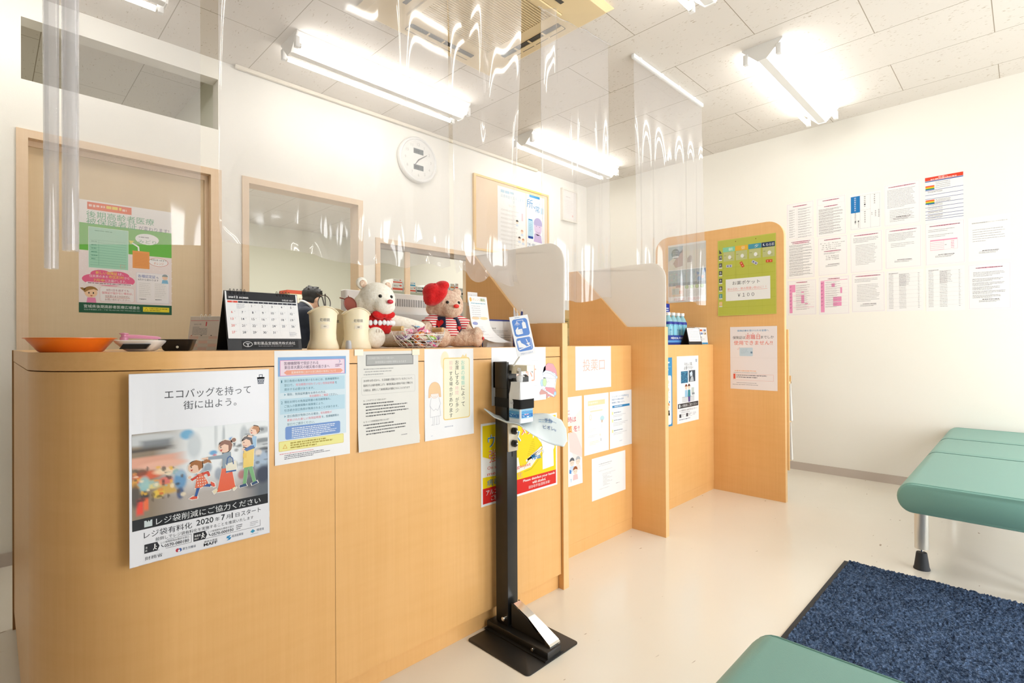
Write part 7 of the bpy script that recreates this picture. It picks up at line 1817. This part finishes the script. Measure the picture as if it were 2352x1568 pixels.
# ---------------------------------------------------------------- person in the dispensary, bending over the desk
SKIN = mat('skin', (.72, .44, .31), .5, Subsurface_Weight=.1, Subsurface_Radius=(.02, .008, .004))
t = empty('person', (2.03, 5.25, 0), R(8), 'person with short black hair, dark navy suit and mask bending over a back-room desk', 'person')
hd = (.395, .02, 1.500)        # head centre; the body faces +x
FING = []
for s in (-1, 1):
    wx, wy, wz = .56, s * .13, .985
    for k, (dy, ln) in enumerate(((-.032, .068), (-.011, .078), (.010, .074), (.030, .058))):
        y = wy + dy * s
        FING.append(('t', [(wx + .085, y, wz - .004), (wx + .085 + ln * .5, y + .004 * k * s, wz - .004), (wx + .085 + ln * .9, y + .004 * k * s, wz - .018)], [.0095, .009, .0075]))
    FING.append(('t', [(wx + .035, wy - s * .035, wz), (wx + .065, wy - s * .062, wz - .004), (wx + .092, wy - s * .070, wz - .012)], [.011, .0095, .008]))
    FING.append(('e', (wx + .055, wy, wz), (.048, .042, .015)))
shapes = [('e', (.01, 0, .95), (.13, .165, .13)), ('e', (.06, 0, 1.09), (.115, .15, .12)), ('e', (.15, 0, 1.26), (.125, .175, .15)), ('t', [(.22, 0, 1.34), (.30, .005, 1.405), (.345, .012, 1.44)], [.085, .062, .055]),
          ('e', (hd[0] + .0, hd[1], hd[2] + .012), (.088, .074, .098), (0, R(32), 0)), ('e', (hd[0] + .045, hd[1], hd[2] - .055), (.058, .056, .070), (0, R(32), 0)),
          ('e', (hd[0] + .098, hd[1], hd[2] - .040), (.014, .013, .022), (0, R(32), 0))]
for s in (-1, 1):
    shapes += [('t', [(.20, s * .165, 1.33), (.30, s * .215, 1.15), (.32, s * .205, 1.06)], [.062, .052, .046]), ('t', [(.32, s * .205, 1.06), (.45, s * .165, 1.01), (.57, s * .13, .987)], [.046, .038, .026]),
               ('t', [(.0, s * .09, .92), (.03, s * .095, .50), (.0, s * .10, .10)], [.092, .062, .042]), ('t', [(-.03, s * .10, .045), (.06, s * .105, .035), (.14, s * .11, .03)], [.042, .040, .030]),
               ('e', (hd[0] - .005, hd[1] + s * .076, hd[2] - .012), (.022, .010, .033), (0, R(25), 0))]
bd = blob('body', shapes + FING, .0085, SKIN, t, 4)
NVS = mat('navy_suit', (.007, .011, .026), .8)
blob('jacket', [('e', (.0, 0, .98), (.155, .19, .15)), ('e', (.06, 0, 1.10), (.14, .175, .13)), ('e', (.15, 0, 1.26), (.150, .20, .165)), ('t', [(.18, 0, 1.33), (.265, 0, 1.385)], [.115, .078]), ('e', (.17, 0, 1.13), (.15, .20, .17))] +
     [q for s in (-1, 1) for q in (('t', [(.19, s * .17, 1.325), (.30, s * .222, 1.15), (.325, s * .210, 1.05)], [.082, .070, .062]), ('t', [(.325, s * .210, 1.05), (.45, s * .167, 1.01), (.535, s * .143, .995)], [.062, .052, .042]))], .011, NVS, t, 5)
blob('trousers', [('e', (.0, 0, .93), (.145, .18, .12))] + [('t', [(.0, s * .09, .90), (.03, s * .097, .50), (.0, s * .10, .07)], [.112, .082, .068]) for s in (-1, 1)], .012, NVS, t, 4)
for s in (-1, 1): blob('shoe', [('t', [(-.045, s * .10, .050), (.06, s * .105, .046), (.155, s * .112, .040)], [.050, .046, .036])], .008, BLKPL, t, 4)
g = G(); g.tube([(.305 + .066 * math.cos(q) * .8, .006 + .069 * math.sin(q), 1.418 - .050 * math.cos(q)) for q in [2 * PI * k / 24 for k in range(24)]], .012, 8, ink('#f2f2f2'), True); part(g, 'shirt_collar', None, t)
rn = random.Random(8)
HAIR = mat('black_hair', (.006, .005, .005), .55)
hs = [('e', (hd[0] - .022, hd[1], hd[2] + .038), (.100, .086, .092), (0, R(30), 0)), ('e', (hd[0] - .055, hd[1], hd[2] - .010), (.060, .076, .070)), ('e', (hd[0] + .040, hd[1], hd[2] + .072), (.062, .066, .040), (0, R(35), 0))]
for k in range(46):
    a = rn.uniform(0, 6.28); e_ = rn.uniform(.1, 1.4); d_ = Vector((math.cos(a) * math.cos(e_), math.sin(a) * math.cos(e_), math.sin(e_)))
    c = Vector((hd[0] - .02, hd[1], hd[2] + .036)); q = c + Vector((d_.x * .094, d_.y * .080, d_.z * .086)); tip = q + d_ * rn.uniform(.008, .02) + Vector((rn.uniform(-.012, .02), rn.uniform(-.015, .015), rn.uniform(-.01, .008)))
    hs.append(('t', [tuple(q), tuple(q.lerp(tip, .6)), tuple(tip)], [.012, .008, .005]))
blob('hair', hs, .006, HAIR, t, 2)
g = G(); g.ell((hd[0] + .074, hd[1], hd[2] - .062), (.046, .064, .050), ink('#eef0f2'), (0, R(32), 0)); mk = part(g, 'face_mask', None, t)
for s in (-1, 1):
    g = G(); g.tube([(hd[0] + .06, hd[1] + s * .060, hd[2] - .045), (hd[0] + .03, hd[1] + s * .075, hd[2] - .03), (hd[0] - .008, hd[1] + s * .083, hd[2] + .006)], .0028, 6, ink('#eef0f2')); part(g, 'ear_loop', None, mk)
    g = G(); e0 = Vector((hd[0] + .098, hd[1] + s * .034, hd[2] + .002)); g.tube([tuple(e0 + Vector((.004 * math.cos(q), .024 * math.cos(q), .018 * math.sin(q)))) for q in [2 * PI * k / 18 for k in range(18)]], .0016, 6, BLKPL, True); g.tube([tuple(e0 + Vector((0, s * .024, .004))), (hd[0] + .05, hd[1] + s * .078, hd[2] + .008), (hd[0] - .004, hd[1] + s * .080, hd[2] + .012)], .0016, 6, BLKPL); part(g, 'spectacle_half', BLKPL, t)
    g = G(); g.ell((hd[0] + .092, hd[1] + s * .032, hd[2] + .0), (.006, .012, .007), EYE, sub=2); part(g, 'eye', EYE, t)
bpy.data.objects.remove(_fo)
